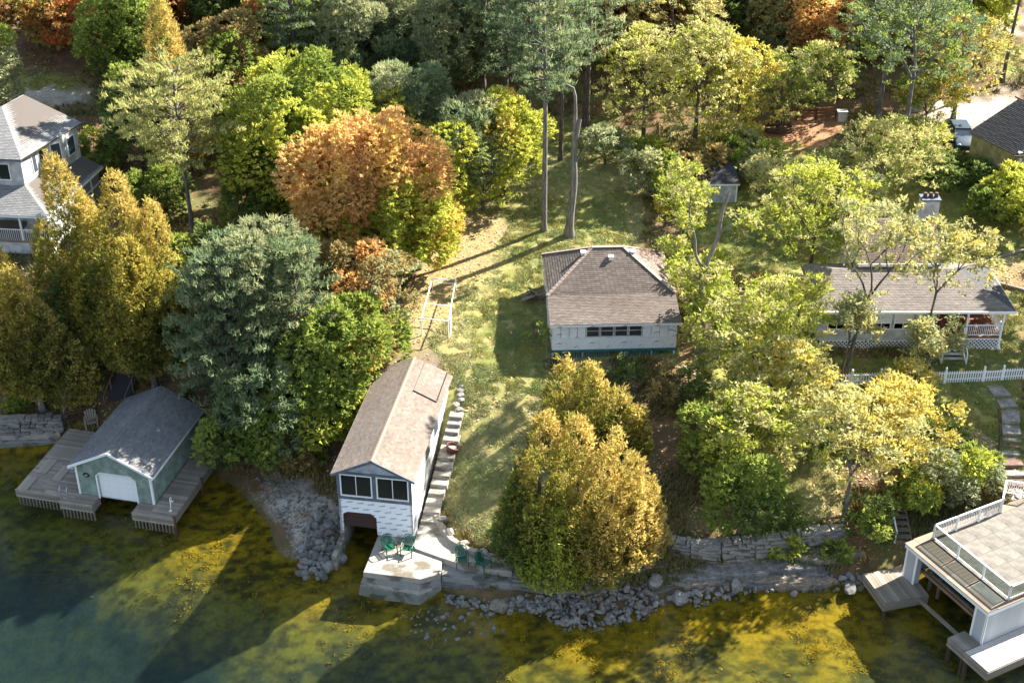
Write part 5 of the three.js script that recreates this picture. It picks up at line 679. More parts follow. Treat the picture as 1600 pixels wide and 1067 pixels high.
(() => { // small dark blue car, nose towards the lake
  const p = onGround(1500, 224), t = thing('parked_car', 'dark blue small car parked nose-out at the end of the gravel drive', 'car', p, -0.05), paint = new THREE.MeshPhysicalMaterial({ color: new THREE.Color(0.03, 0.06, 0.1), roughness: 0.45, metalness: 0, clearcoat: 0.4, clearcoatRoughness: 0.15 });
  const prof = [[-2.15, 0.35], [-2.2, 0.7], [-2.05, 0.95], [-1.0, 1.02], [1.2, 1.02], [1.85, 0.88], [2.1, 0.68], [2.12, 0.35]], s = new THREE.Shape(); prof.forEach(([x, y], i) => (i ? s.lineTo(x, y) : s.moveTo(x, y))); let g = new THREE.ExtrudeGeometry(s, { depth: 1.56, bevelEnabled: true, bevelSize: 0.08, bevelThickness: 0.1, bevelSegments: 3 }); g.translate(0, 0, -0.78); g.rotateY(-Math.PI / 2); mesh('body', toCreasedNormals(g.index ? g.toNonIndexed() : g, 0.6), paint, t);
  const cab = new THREE.BufferGeometry(), lo = [[-0.84, 1.0, 1.12], [0.84, 1.0, 1.12], [0.84, 1.0, -1.95], [-0.84, 1.0, -1.95]], hi = [[-0.64, 1.5, 0.35], [0.64, 1.5, 0.35], [0.64, 1.5, -1.45], [-0.64, 1.5, -1.45]]; const v = []; for (let i = 0; i < 4; i++) { const j = (i + 1) % 4; v.push(...lo[i], ...lo[j], ...hi[j], ...lo[i], ...hi[j], ...hi[i]); } cab.setAttribute('position', new THREE.Float32BufferAttribute(v, 3)); cab.computeVertexNormals(); cab.setAttribute('uv', new THREE.BufferAttribute(new Float32Array(48), 2)); mesh('windscreen', cab, MAT.blueGlass, t);
  const rf = new THREE.Shape(); [[-0.66, -0.37], [0.66, -0.37], [0.66, 1.47], [-0.66, 1.47]].forEach(([x, y], i) => (i ? rf.lineTo(x, y) : rf.moveTo(x, y))); const rg = new THREE.ExtrudeGeometry(rf, { depth: 0.03, bevelEnabled: true, bevelSize: 0.03, bevelThickness: 0.03, bevelSegments: 2 }); rg.rotateX(-Math.PI / 2); rg.translate(0, 1.5, 0); mesh('car_roof', rg.index ? rg.toNonIndexed() : rg, paint, t);
  mesh('pillar', [0, 1, 2, 3].map((i) => bar(lo[i], hi[i], 0.07)), paint, t); for (const sx of [-1, 1]) { mesh('headlight', new THREE.SphereGeometry(0.16, 10, 8).scale(1.2, 0.6, 0.5).translate(sx * 0.62, 0.74, 2.1).toNonIndexed(), MAT.metal, t); mesh('wing_mirror', bx(sx * 0.86, 1.0, 0.75, sx * 1.06, 1.13, 0.85), paint, t); for (const z of [-1.35, 1.35]) { const w = mesh('wheel', new THREE.CylinderGeometry(0.33, 0.33, 0.22, 18).rotateZ(Math.PI / 2).translate(sx * 0.78, 0.33, z).toNonIndexed(), MAT.dark, t); mesh('rim', new THREE.CylinderGeometry(0.2, 0.2, 0.24, 12).rotateZ(Math.PI / 2).translate(sx * 0.78, 0.33, z).toNonIndexed(), MAT.metal, w); } }
  mesh('grille', bx(-0.5, 0.42, 2.1, 0.5, 0.62, 2.2), MAT.dark, t); mesh('bumper', bx(-0.8, 0.3, 2.05, 0.8, 0.42, 2.24), MAT.dark, t); mesh('wiper', bar([-0.5, 1.06, 1.12], [0.1, 1.2, 0.88], 0.02), MAT.dark, t);
})();
(() => {
  const t = thing('rail_fence', 'brown wooden rail fence with tall end post above the leafy clearing', 'fence'), P = [[1244, 187], [1275, 186], [1307, 184]].map(([x, y]) => onGround(x, y)); P.forEach((p, i) => mesh('post', bx(p[0] - 0.1, p[1] - 0.2, p[2] - 0.1, p[0] + 0.1, p[1] + (i === 2 ? 1.9 : 1.1), p[2] + 0.1), MAT.brownWood, t)); for (let i = 0; i < 2; i++) for (const h of [0.3, 0.62, 0.95]) mesh('rail', bar([P[i][0], P[i][1] + h, P[i][2]], [P[i + 1][0], P[i + 1][1] + h, P[i + 1][2]], 0.06, 0.16), MAT.redWood, t);
  const q = onGround(1315, 188), b = thing('utility_box', 'pale metal utility box beside the tall fence post', 'box', q); mesh('cabinet', bx(-0.4, -0.1, -0.3, 0.4, 0.85, 0.3), M(0.6, 0.55, 0.52, { map: rep(TX.mottle, 1) }), b); mesh('lid', bx(-0.45, 0.85, -0.35, 0.45, 0.92, 0.35), MAT.whitePaint, b); mesh('door', bx(-0.34, 0.02, 0.3, 0.34, 0.78, 0.32), MAT.whitePaint, b);
  const l = onGround(1215, 208), lp = thing('log_shelter', 'low dark brush pile with logs at the left of the leafy clearing', 'log pile', l), r = rng(41); for (let i = 0; i < 9; i++) mesh('log', tube([[-1.2 + r() * 0.4, 0.12 + 0.1 * i, (r() - 0.5) * 1.2], [0.2, 0.15 + 0.1 * i, (r() - 0.5) * 1.2], [1.2, 0.1 + 0.09 * i, (r() - 0.5) * 1.4]], 0.1, 0.07, 6, 4), MAT.brownWood, lp);
  const s = onGround(1268, 640), st = thing('tree_stump', 'grey weathered stump standing alone on the right lawn', 'stump', s); mesh('stump_wood', tube([[0, -0.2, 0], [0.02, 0.3, 0], [0, 0.75, 0.02]], 0.3, 0.17, 9, 5), MAT.barkGrey, st); mesh('cut_face', new THREE.CylinderGeometry(0.16, 0.17, 0.05, 9).translate(0, 0.76, 0.02).toNonIndexed(), MAT.rockTan, st);
  // shore steps with white rail
  const A = onGround(1402, 848), B = onGround(1388, 796), ss = thing('shore_steps', 'small grey wooden steps with one white handrail going down to the shore', 'steps'); for (let i = 0; i < 7; i++) { const k = i / 6; mesh('tread', bx(mixN(A[0], B[0], k) - 0.1, mixN(0.7, 2.3, k), mixN(A[2], B[2], k) - 0.18, mixN(A[0], B[0], k) + 0.95, mixN(0.7, 2.3, k) + 0.07, mixN(A[2], B[2], k) + 0.18), MAT.greyWood2, ss); } mesh('handrail', bar([A[0] - 0.15, 1.65, A[2] + 0.2], [B[0] - 0.15, 3.2, B[2]], 0.09), MAT.whiteTrim, ss); for (const [p, y] of [[A, 0.5], [B, 2.1]]) mesh('post', bx(p[0] - 0.2, y, p[2] - 0.05, p[0] - 0.1, y + 1.15, p[2] + 0.05), MAT.whiteTrim, ss); mesh('stringer', [bar([A[0] + 0.95, 0.65, A[2]], [B[0] + 0.95, 2.25, B[2]], 0.06, 0.22)], MAT.greyWood2, ss);
  // two thin posts in the yard
  for (const [px, py, l2] of [[1430, 282, 'thin pale post standing in the shaded yard left of the garage'], [1524, 275, 'thin brown post beside the bushes below the garage']]) { const w = onGround(px, py), pt = thing('yard_post', l2, 'post', w); mesh('shaft', bx(-0.05, -0.2, -0.05, 0.05, 1.3, 0.05), MAT.greyWood3, pt); mesh('cap', bx(-0.07, 1.3, -0.07, 0.07, 1.34, 0.07), MAT.greyWood2, pt); }
})();
// ---------------------------------------------------------------- shore stonework, rocks, driftwood
(() => {
  const r = rng(66), stone = (seed, sx, sy, sz) => { const g = new THREE.IcosahedronGeometry(1, 1), p = g.attributes.position, q = rng(seed), off = [q() * 9, q() * 9], cut = [0, 1, 2, 3, 4].map(() => new THREE.Vector3(q() - 0.5, q() - 0.5, q() - 0.5).normalize()); for (let i = 0; i < p.count; i++) { const v = new THREE.Vector3(p.getX(i), p.getY(i), p.getZ(i)); for (const c of cut) { const d = v.dot(c); if (d > 0.62) v.addScaledVector(c, 0.62 - d); } const k = 0.86 + 0.3 * vnoise(v.x * 2 + off[0] + v.z, v.y * 2 + off[1]); p.setXYZ(i, v.x * k * sx, v.y * k * sy, v.z * k * sz); } g.computeVertexNormals(); return boxUV(g); };
  const shapes = Array.from({ length: 9 }, (_, i) => stone(i * 13 + 1, 1, 0.7 + 0.2 * (i % 3), 0.8 + 0.1 * (i % 2))), mats = [MAT.rock, MAT.rock2, MAT.rock2, MAT.rock3, MAT.rockTan, MAT.rock2];
  const put = (name, parent, x, y, z, s, big) => { const m = new THREE.Mesh(shapes[Math.floor(r() * 9)], mats[Math.floor(r() * mats.length)]); m.name = name; m.position.set(x, y, z); m.scale.set(s * (0.8 + 0.5 * r()), s * (0.7 + 0.3 * r()), s * (0.8 + 0.4 * r())); m.rotation.set((r() - 0.5) * 0.7, r() * 6.28, (r() - 0.5) * 0.7); m.castShadow = m.receiveShadow = true; parent.add(m); return m; };
  const inside = (x, y, P) => { let c = false; for (let i = 0, j = P.length - 1; i < P.length; j = i++) if ((P[i][1] > y) !== (P[j][1] > y) && x < (P[j][0] - P[i][0]) * (y - P[i][1]) / (P[j][1] - P[i][1]) + P[i][0]) c = !c; return c; };
  function riprap(label, poly, n, s0, s1, lift, name = 'riprap') {
    const t = thing(name, label, 'rocks'), xs = poly.map((p) => p[0]), ys = poly.map((p) => p[1]); let k = 0, tries = 0; while (k < n && tries++ < 9000) { const px = mixN(Math.min(...xs), Math.max(...xs), r()), py = mixN(Math.min(...ys), Math.max(...ys), r()); if (!inside(px, py, poly)) continue; const h = lift * (0.3 + r()), g = onGround(px, py), s = mixN(s0, s1, r() ** 2.2); put('stone', t, g[0], g[1] + h * 0.3 + s * 0.15, g[2], s); k++; } return t;
  }
  riprap('grey heap of riprap stones at the water left of the white boathouse', [[478, 812], [530, 808], [534, 880], [510, 905], [470, 908], [466, 870]], 170, 0.16, 0.42, 0.5);
  riprap('scattered small stones on the gravel spit behind the riprap heap', [[395, 745], [470, 748], [525, 800], [480, 815], [450, 850], [430, 800]], 220, 0.06, 0.17, 0.1);
  riprap('pale heap of broken stones along the water below the golden cedars', [[800, 940], [870, 932], [950, 918], [1010, 915], [1035, 945], [1010, 965], [960, 975], [935, 988], [880, 982], [845, 960]], 290, 0.12, 0.27, 0.6);
  { const t = riprap('small broken stones filling the pale heap below the golden cedars', [[790, 935], [870, 928], [950, 912], [1015, 910], [1040, 945], [1010, 968], [960, 980], [935, 992], [880, 986], [840, 965]], 300, 0.08, 0.17, 0.35); }
  riprap('line of dark stones at the foot of the terrace wall', [[690, 930], [760, 938], [850, 935], [860, 955], [790, 960], [700, 948]], 170, 0.09, 0.24, 0.2);
  riprap('submerged and half-sunk stones off the landing', [[620, 950], [760, 952], [800, 985], [700, 1010], [640, 990]], 60, 0.08, 0.2, 0.05);
  riprap('brown stones strewn along the right shore ledge', [[1040, 935], [1130, 915], [1320, 895], [1360, 900], [1350, 925], [1200, 925], [1090, 950]], 200, 0.09, 0.3, 0.2);
  for (const [px, py, s, l] of [[780, 951, 0.55, 'flat tan boulder in the dark stones below the terrace'], [903, 899, 0.6, 'rounded pale boulder at the top of the stone heap'], [1025, 912, 0.75, 'broad pale boulder at the right end of the stone heap'], [1150, 925, 0.6, 'upright pale rock standing at the water edge'], [1328, 927, 0.5, 'flat grey boulder at the water near the right dock'], [1240, 931, 0.3, 'small round rock sitting in shallow water off the ledge'], [1180, 902, 0.55, 'broad brown boulder on the ledge below the stone wall'], [1060, 935, 0.55, 'low tan boulder by the water right of the stone heap']]) { const g = onGround(px, py), m = put('boulder', scene, g[0], Math.max(g[1], -0.1) + s * 0.2, g[2], s); m.name = numbered('boulder'); tag(m, l, 'boulder'); if (px === 1150) { m.scale.set(0.42, 0.95, 0.4); m.rotation.set(0.1, 0.5, 0.12); m.position.y += 0.35; m.material = MAT.rock2; } }
  // bedded ledge: flat slabs stepping down to the water
  const t = thing('rock_ledge', 'dark bedded rock ledge stepping down to the right shore', 'ledge'); for (let i = 0; i < 64; i++) { const k = r(), px = mixN(940, 1300, r()), py = mixN(862, 918, k) - (px - 1000) * 0.03, h = mixN(1.15, 0.1, k), g = at(px, py, h), n = 7, R = 0.55 + 1.35 * r() * r(), pts = []; for (let q = 0; q < n; q++) { const a = q / n * 6.283 + (r() - 0.5) * 0.5; pts.push([g[0] + Math.cos(a) * R * 1.7 * (0.75 + 0.4 * r()), g[2] - Math.sin(a) * R * 0.75 * (0.75 + 0.4 * r())]); } const m = mesh('slab', prism(pts, h - 0.8, h + 0.12 * (r() - 0.3), 0.05), [MAT.ledge, MAT.rock3, MAT.rock, MAT.rockTan][Math.floor(r() * 4)], t); m.rotation.set(0, 0, 0); }
  // dry stone walls: stones in courses
  function wall(label, line, courses, th, mat, sw) { const w = thing('stone_wall', label, 'retaining wall'); for (let i = 0; i < line.length - 1; i++) { const [a, b] = [line[i], line[i + 1]], L = Math.hypot(b[0] - a[0], b[2] - a[2]), rot = Math.atan2(-(b[2] - a[2]), b[0] - a[0]); for (let c = 0; c < courses; c++) { let s = 0; while (s < L) { const l = Math.min(L - s, sw * (0.6 + 0.9 * r())), f = (s + l / 2) / L, hgt = mixN(a[1], b[1], f), bot = mixN(a[3], b[3], f), ch = (hgt - bot) / courses, m = new THREE.Mesh(brickShapes[Math.floor(r() * 6)], mat[Math.floor(r() * mat.length)]); m.name = 'stone'; m.scale.set(l - 0.02, ch - 0.015, th * (0.85 + 0.3 * r())); m.position.set(mixN(a[0], b[0], f), bot + (c + 0.5) * ch + (r() - 0.5) * 0.09, mixN(a[2], b[2], f) + (r() - 0.5) * 0.14 + (courses / 2 - c) * 0.05); m.rotation.set((r() - 0.5) * 0.14, rot + (r() - 0.5) * 0.22, (r() - 0.5) * 0.12); m.scale.multiplyScalar(0.9 + 0.28 * r()); m.castShadow = m.receiveShadow = true; w.add(m); s += l; } } } return w; }
  const brickShapes = Array.from({ length: 6 }, (_, i) => { const g = new THREE.BoxGeometry(1, 1, 1, 3, 2, 2), p = g.attributes.position; for (let k = 0; k < p.count; k++) { const x = p.getX(k), y = p.getY(k), z = p.getZ(k), n = vnoise(x * 3 + i * 7 + z * 2, y * 3 + i), e = (Math.abs(x) > 0.49) + (Math.abs(y) > 0.49) + (Math.abs(z) > 0.49); const s = (e >= 2 ? 0.93 : 1) * (0.96 + 0.09 * n); p.setXYZ(k, x * s, y * s, z * s); } g.computeVertexNormals(); return boxUV(g); });
  const V = (px, py, h, b) => [...at(px, py, h), b];
  wall('old grey stone retaining wall at the left shore beside the plank dock', [V(-30, 652, 1.75, 0.55), V(30, 652, 1.75, 0.55), V(96, 650, 1.7, 0.55)], 5, 0.6, [MAT.rock, MAT.rock2, MAT.ledgePale], 0.5);
  const ft = thing('concrete_footing', 'long pale concrete footing below the left stone wall', 'footing'), f0 = at(-30, 668, 0.55), f1 = at(98, 666, 0.55); mesh('footing_block', prism([[f0[0], f0[2] + 0.9], [f1[0], f1[2] + 0.9], [f1[0], f1[2] - 0.9], [f0[0], f0[2] - 0.9]], -1.2, 0.6, 0.04), MAT.concrete, ft); mesh('footing_lip', prism([[f0[0], f0[2] + 1.25], [f1[0], f1[2] + 1.2], [f1[0], f1[2] + 0.903], [f0[0], f0[2] + 0.903]], -1.2, 0.1, 0.03), MAT.concreteWet, ft);
  wall('low terrace wall of grey stones higher up the left bank', [V(-20, 588, 2.9, 2.4), V(28, 589, 2.9, 2.4)], 2, 0.4, [MAT.rock, MAT.rock2], 0.55);
  wall('pale dry stone retaining wall along the right bank above the ledge', [V(1028, 838, 2.05, 0.9), V(1080, 846, 2.0, 0.8), V(1128, 848, 2.05, 0.8), V(1180, 840, 2.15, 0.8), V(1250, 830, 2.15, 0.9), V(1322, 822, 2.15, 1.0)], 6, 0.7, [MAT.ledgePale, MAT.ledgePale, MAT.rock2, MAT.ledgePale], 0.7);
  wall('shaded rubble bank of stones under the golden cedars', [V(800, 893, 1.6, 0.7), V(870, 906, 1.3, 0.3), V(940, 895, 1.5, 0.4), V(1000, 868, 1.9, 0.7), V(1030, 845, 2.0, 0.8)], 4, 0.7, [MAT.rock3, MAT.rock, MAT.ledge], 0.8);
  // driftwood
  const dw = thing('driftwood', 'bleached forked driftwood branch lying on the riprap heap', 'driftwood'), D = (px, py, h) => at(px, py, h); mesh('limb', tube([D(474, 862, 0.9), D(478, 838, 1.0), D(483, 822, 1.1)], 0.07, 0.05, 6, 6), MAT.barkPale, dw); mesh('branch', tube([D(477, 838, 1.0), D(492, 834, 1.15), D(508, 824, 1.2)], 0.05, 0.03, 6, 6), MAT.barkPale, dw); mesh('branch', tube([D(480, 828, 1.05), D(484, 818, 1.2), D(486, 812, 1.4)], 0.04, 0.02, 6, 5), MAT.barkPale, dw);
  const fb = thing('sunken_branch', 'thin dark fallen branch lying by the right dock of the green boathouse', 'branch'); mesh('limb', tube([D(330, 700, 1.2), D(345, 715, 0.9), D(352, 735, 0.6)], 0.06, 0.03, 6, 6), MAT.bark, fb);
})();
// ---------------------------------------------------------------- trees: trunk and limbs, and a crown of many single leaves
class Leaves {
  constructor() { this.n = 0; this.p = new Float32Array(9 * 4096); this.c = new Float32Array(9 * 4096); }
  add(x, y, z, d, s, l, w, c) {
    if ((this.n + 1) * 9 > this.p.length) { const p = new Float32Array(this.p.length * 2), q = new Float32Array(this.p.length * 2); p.set(this.p); q.set(this.c); this.p = p; this.c = q; }
    const o = this.n++ * 9, P = this.p, C = this.c, b = 0.35 * l;
    P[o] = x + d[0] * l; P[o + 1] = y + d[1] * l; P[o + 2] = z + d[2] * l;
    P[o + 3] = x - d[0] * b + s[0] * w; P[o + 4] = y - d[1] * b + s[1] * w; P[o + 5] = z - d[2] * b + s[2] * w;
    P[o + 6] = x - d[0] * b - s[0] * w; P[o + 7] = y - d[1] * b - s[1] * w; P[o + 8] = z - d[2] * b - s[2] * w;
    for (let k = 0; k < 9; k += 3) { C[o + k] = c[0]; C[o + k + 1] = c[1]; C[o + k + 2] = c[2]; }
  }
  geo() { const g = new THREE.BufferGeometry(); g.setAttribute('position', new THREE.BufferAttribute(this.p.slice(0, this.n * 9), 3)); g.setAttribute('color', new THREE.BufferAttribute(this.c.slice(0, this.n * 9), 3)); return g; }
}
let LEAFCOUNT = 0;
const gauss = (r) => (r() + r() + r() + r() - 2) * 0.866, norm3 = (v) => { const l = Math.hypot(...v) || 1; return [v[0] / l, v[1] / l, v[2] / l]; }, cross3 = (a, b) => [a[1] * b[2] - a[2] * b[1], a[2] * b[0] - a[0] * b[2], a[0] * b[1] - a[1] * b[0]];
// base colours of foliage, dark to light
const PAL = {
  dark: [[0.05, 0.075, 0.025], [0.09, 0.13, 0.04], [0.14, 0.19, 0.06], [0.22, 0.25, 0.09]],
  green: [[0.07, 0.1, 0.03], [0.14, 0.19, 0.05], [0.23, 0.29, 0.075], [0.34, 0.37, 0.1]],
  lime: [[0.14, 0.17, 0.035], [0.27, 0.32, 0.05], [0.43, 0.46, 0.07], [0.56, 0.55, 0.1]],
  pale: [[0.17, 0.17, 0.07], [0.33, 0.32, 0.13], [0.5, 0.47, 0.19], [0.6, 0.54, 0.2]],
  yellow: [[0.2, 0.18, 0.05], [0.42, 0.36, 0.08], [0.6, 0.5, 0.11], [0.68, 0.54, 0.12]],
  blue: [[0.05, 0.08, 0.048], [0.1, 0.145, 0.085], [0.185, 0.24, 0.13], [0.31, 0.34, 0.17]],
  sage: [[0.12, 0.14, 0.08], [0.22, 0.245, 0.14], [0.33, 0.35, 0.2], [0.42, 0.42, 0.22]],
  gold: [[0.09, 0.09, 0.025], [0.25, 0.215, 0.055], [0.47, 0.375, 0.1], [0.62, 0.47, 0.14]],
  cedar: [[0.055, 0.07, 0.022], [0.135, 0.15, 0.042], [0.28, 0.265, 0.07], [0.44, 0.36, 0.1]],
  olive: [[0.1, 0.085, 0.04], [0.2, 0.165, 0.075], [0.32, 0.255, 0.115], [0.42, 0.32, 0.14]],
  orange: [[0.3, 0.16, 0.05], [0.58, 0.32, 0.1], [0.72, 0.46, 0.19], [0.76, 0.55, 0.17]],
  rust: [[0.14, 0.065, 0.035], [0.28, 0.13, 0.06], [0.42, 0.2, 0.085], [0.48, 0.29, 0.11]],
  red: [[0.2, 0.06, 0.04], [0.42, 0.13, 0.06], [0.56, 0.2, 0.085], [0.56, 0.3, 0.1]],
  pine: [[0.14, 0.155, 0.07], [0.26, 0.28, 0.12], [0.4, 0.4, 0.17], [0.48, 0.45, 0.18]],
};
for (const [n, p] of Object.entries(PAL)) for (const c of p) { const sat = n === 'orange' || n === 'pale' || n === 'yellow' || n === 'gold' || n === 'lime' ? 1.0 : 1.14, m = (c[0] + c[1] + c[2]) / 3; for (let i = 0; i < 3; i++) c[i] = Math.max(0.004, m + (c[i] - m) * sat); }
function toneOf(pal, k, j, r) { k = clamp(k, 0, 0.999) * (pal.length - 1); const i = Math.floor(k), f = k - i, s = 1 + (r() - 0.5) * j; return [0, 1, 2].map((c) => mixN(pal[i][c], pal[i + 1][c], f) * s); }
// one clump of leaves round a point: out = direction it faces
function clump(L, r, c, rad, flat, n, out, pal, k, o) {
  const up = o.up ?? 0.3, l0 = o.l ?? 0.15, w0 = o.w ?? 0.055;
  for (let i = 0; i < n; i++) {
    const u = [gauss(r), gauss(r) * flat, gauss(r)], x = c[0] + u[0] * rad, y = c[1] + u[1] * rad, z = c[2] + u[2] * rad;
    const d = norm3([out[0] * o.dir + gauss(r) * 0.8, out[1] * o.dir + up + gauss(r) * 0.7, out[2] * o.dir + gauss(r) * 0.8]), s = norm3(cross3(d, [gauss(r), 1 + gauss(r) * 0.9, gauss(r)])), sc = 0.7 + 0.6 * r();
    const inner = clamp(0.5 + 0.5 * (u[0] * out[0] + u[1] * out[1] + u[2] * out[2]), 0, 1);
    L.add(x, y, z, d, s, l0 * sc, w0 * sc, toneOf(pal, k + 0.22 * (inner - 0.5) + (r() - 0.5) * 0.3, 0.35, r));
  }
}
function limb(list, a, b, r0, r1, sag, r, sides = 5) { const m = [(a[0] + b[0]) / 2 + (r() - 0.5) * sag, (a[1] + b[1]) / 2 + (r() - 0.3) * sag, (a[2] + b[2]) / 2 + (r() - 0.5) * sag]; list.push(tube([a, m, b], r0, r1, sides, 4)); return m; }
const BARK = { bark: MAT.bark, grey: MAT.barkGrey, pale: MAT.barkPale };
let treeSeed = 500;
// spec: [name, label, base pixel, pixel height of the top, crown width in pixels, kind, palette, options]
function tree([name, label, [bxp, byp], ty, wpx, kind, palName, o = {}]) {
  const r = rng(o.seed ?? treeSeed++), base = onGround(bxp, byp), scale = FOCAL / Math.hypot(base[0] - EYE.x, base[1] + 4 - EYE.y, base[2] - EYE.z), R = wpx / 2 / scale * 1.02;
  let H = 6; for (let i = 0; i < 30; i++) { const y = toPx(base[0], base[1] + H, base[2])[1]; H += (y - ty) / scale / 0.86 * 0.8; } H = Math.max(0.6, H - (kind === 'broad' || kind === 'sparse' || kind === 'cloud' ? R * 0.28 : 0));
  const t = thing(name, label, o.cat ?? (kind === 'shrub' ? 'shrub' : 'tree'), [base[0], base[1], base[2]], 0, o.group), L = new Leaves(), W = [], pal = PAL[palName], pal2 = o.pal2 ? PAL[o.pal2] : pal, lo = (o.lo ?? 0.25) * H, nx = base[0] * 0.37 + 11, nz = base[2] * 0.41, den = o.den ?? 1;
  const tr = o.tr ?? clamp(0.05 + H * 0.017, 0.06, 0.36), lean = o.lean ?? [(r() - 0.5) * 0.06 * H, (r() - 0.5) * 0.06 * H], axis = (y) => { const k = y / H; return [lean[0] * k * k + 0.12 * Math.sin(k * 5 + nx) * tr * 4 * k, y, lean[1] * k * k]; };
  const tone = (x, y, z, bias = 0) => 0.3 + 0.62 * fbm(x * 0.55 + nx, z * 0.55 + y * 0.5 + nz, 2) + bias;
  const trunkTop = (o.trunkTo ?? (kind === 'pine' ? 0.95 : kind === 'cedar' ? 0.55 : 0.62)) * H;
  if (kind !== 'shrub') { const pts = []; for (let i = 0; i <= 6; i++) pts.push(axis(-0.3 + (trunkTop + 0.3) * i / 6)); W.push(tube(pts, tr, tr * (kind === 'pine' ? 0.3 : 0.32), 8, 12)); W.push(tube([axis(-0.35), axis(0.15), axis(0.7)], tr * 1.55, tr * 0.98, 8, 4)); }
  if (kind === 'broad' || kind === 'shrub' || kind === 'cloud') {
    const needle = kind === 'cloud';
    const shrub = kind === 'shrub', cy = shrub ? H * 0.45 : (lo + H) / 2, ry = shrub ? H * 0.55 : (H - lo) / 2, nl = Math.round((o.lobes ?? clamp(R * 3.2, 5, 13)) * (needle ? 1.5 : 1)), lobes = [];
    for (let i = 0; i < nl; i++) { const a = i * 2.4 + r() * 0.8, v = nl > 1 ? -0.75 + 1.6 * ((i + 0.5) / nl) : 0, q = Math.sqrt(Math.max(0.1, 1 - v * v)) * (0.5 + 0.25 * r()), rr = (0.36 + 0.2 * r()) * (0.6 * R + 0.4 * ry) * (v > 0.5 ? 0.85 : 1), c = axis(cy); lobes.push([c[0] + Math.cos(a) * q * R, cy + v * ry * 0.78, c[2] + Math.sin(a) * q * R, needle ? rr * 0.66 : rr, r() < (o.mix ?? 0.35) || (o.low2 && v < -0.05 - 0.3 * r()) ? pal2 : pal]); }
    const cl = o.cl ?? 0.4, ls = o.ls ?? 1;
    for (const b of lobes) {
      if (!shrub || H > 2.5) limb(W, axis(Math.min(trunkTop * 0.95, Math.max(lo * 0.8, b[1] - b[3] * 1.2))), [b[0], b[1] - b[3] * 0.2, b[2]], tr * 0.36, tr * 0.08, R * 0.2, r);
      const n = Math.round(4 * Math.PI * b[3] * b[3] * 0.95 / (cl * cl * 1.15)), off = r() * 9;
      for (let i = 0; i < n; i++) {
        const v = 1 - 2 * (i + 0.5) / n, a = i * 2.39996 + off, q = Math.sqrt(1 - v * v), out = [Math.cos(a) * q, v, Math.sin(a) * q], lp = 0.6 * vnoise((b[0] + out[0] * b[3]) * 0.95 + nx, (b[2] + out[2] * b[3]) * 0.95 + (b[1] + out[1] * b[3]) * 0.8 + nz) + 0.4 * vnoise((b[0] + out[0] * b[3]) * 1.9 + nx + 40, (b[2] + out[2] * b[3]) * 1.9 + (b[1] + out[1] * b[3]) * 1.6 + nz), jr = b[3] * (0.42 + 0.98 * lp + 0.14 * (r() - 0.5)), c = [b[0] + out[0] * jr, b[1] + out[1] * jr * (needle ? 0.55 : 0.92), b[2] + out[2] * jr];
        if (out[1] < -0.55 && r() < 0.7) continue; let hid = false; for (const e of lobes) if (e !== b && (c[0] - e[0]) ** 2 + (c[1] - e[1]) ** 2 + (c[2] - e[2]) ** 2 < (e[3] * 0.52) ** 2) { hid = true; break; } if (hid || c[1] < 0.1) continue; if (r() < (o.gap ?? 0.08) + (lp < 0.43 ? 0.72 : 0)) continue;
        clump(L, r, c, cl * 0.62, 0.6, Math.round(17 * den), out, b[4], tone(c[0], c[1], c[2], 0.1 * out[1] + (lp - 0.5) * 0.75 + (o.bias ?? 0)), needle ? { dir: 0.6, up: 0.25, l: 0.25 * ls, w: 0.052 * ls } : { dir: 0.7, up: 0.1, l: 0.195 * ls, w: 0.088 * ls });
      }
    }
  } else if (kind === 'cedar') {
    const sp = o.spires ?? [[0, 0, 1, 1]];
    for (const [sx, sz, sh, sw] of sp) {
      const h = H * sh, rr = R * sw, y0 = lo * (0.7 + 0.5 * r()), ph = r() * 9; if (sx || sz) limb(W, axis(lo * 0.6), [sx * R, h * 0.55, sz * R], tr * 0.5, tr * 0.2, 0.3, r);
      for (let y = y0; y < h; y += 0.3) {
        const k = (y - y0) / (h - y0), rad = rr * Math.min(1, 0.4 + k * 4.2) * Math.pow(1 - k, 0.72) * 1.12 + 0.12, n = Math.max(2, Math.round(rad * 6.283 / 0.42)), ca = axis(y);
        for (let i = 0; i < n; i++) { const a = (i + r()) / n * 6.283, lump = 0.48 + 0.6 * vnoise(Math.cos(a) * rad * 0.9 + ph + 20, y * 0.75 + Math.sin(a) * rad * 0.9) + 0.34 * vnoise(Math.cos(a) * rad * 2.1 + ph + 70, y * 1.7 + Math.sin(a) * rad * 2.1), q = rad * lump * (0.9 + 0.2 * r()), c = [ca[0] + sx * R * (0.4 + 0.6 * sstep(0, 0.5, k)) + Math.cos(a) * q, y + (r() - 0.5) * 0.3, ca[2] + sz * R + Math.sin(a) * q]; if (r() < (o.gap ?? 0.05) + (lump < 0.88 ? 0.72 : 0)) continue;
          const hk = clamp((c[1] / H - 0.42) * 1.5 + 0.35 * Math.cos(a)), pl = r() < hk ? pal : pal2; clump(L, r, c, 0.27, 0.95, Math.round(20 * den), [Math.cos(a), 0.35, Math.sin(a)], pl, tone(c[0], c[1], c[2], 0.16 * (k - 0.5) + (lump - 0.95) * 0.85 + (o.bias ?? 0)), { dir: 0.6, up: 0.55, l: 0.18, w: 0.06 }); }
      }
    }
  } else if (kind === 'pine') {
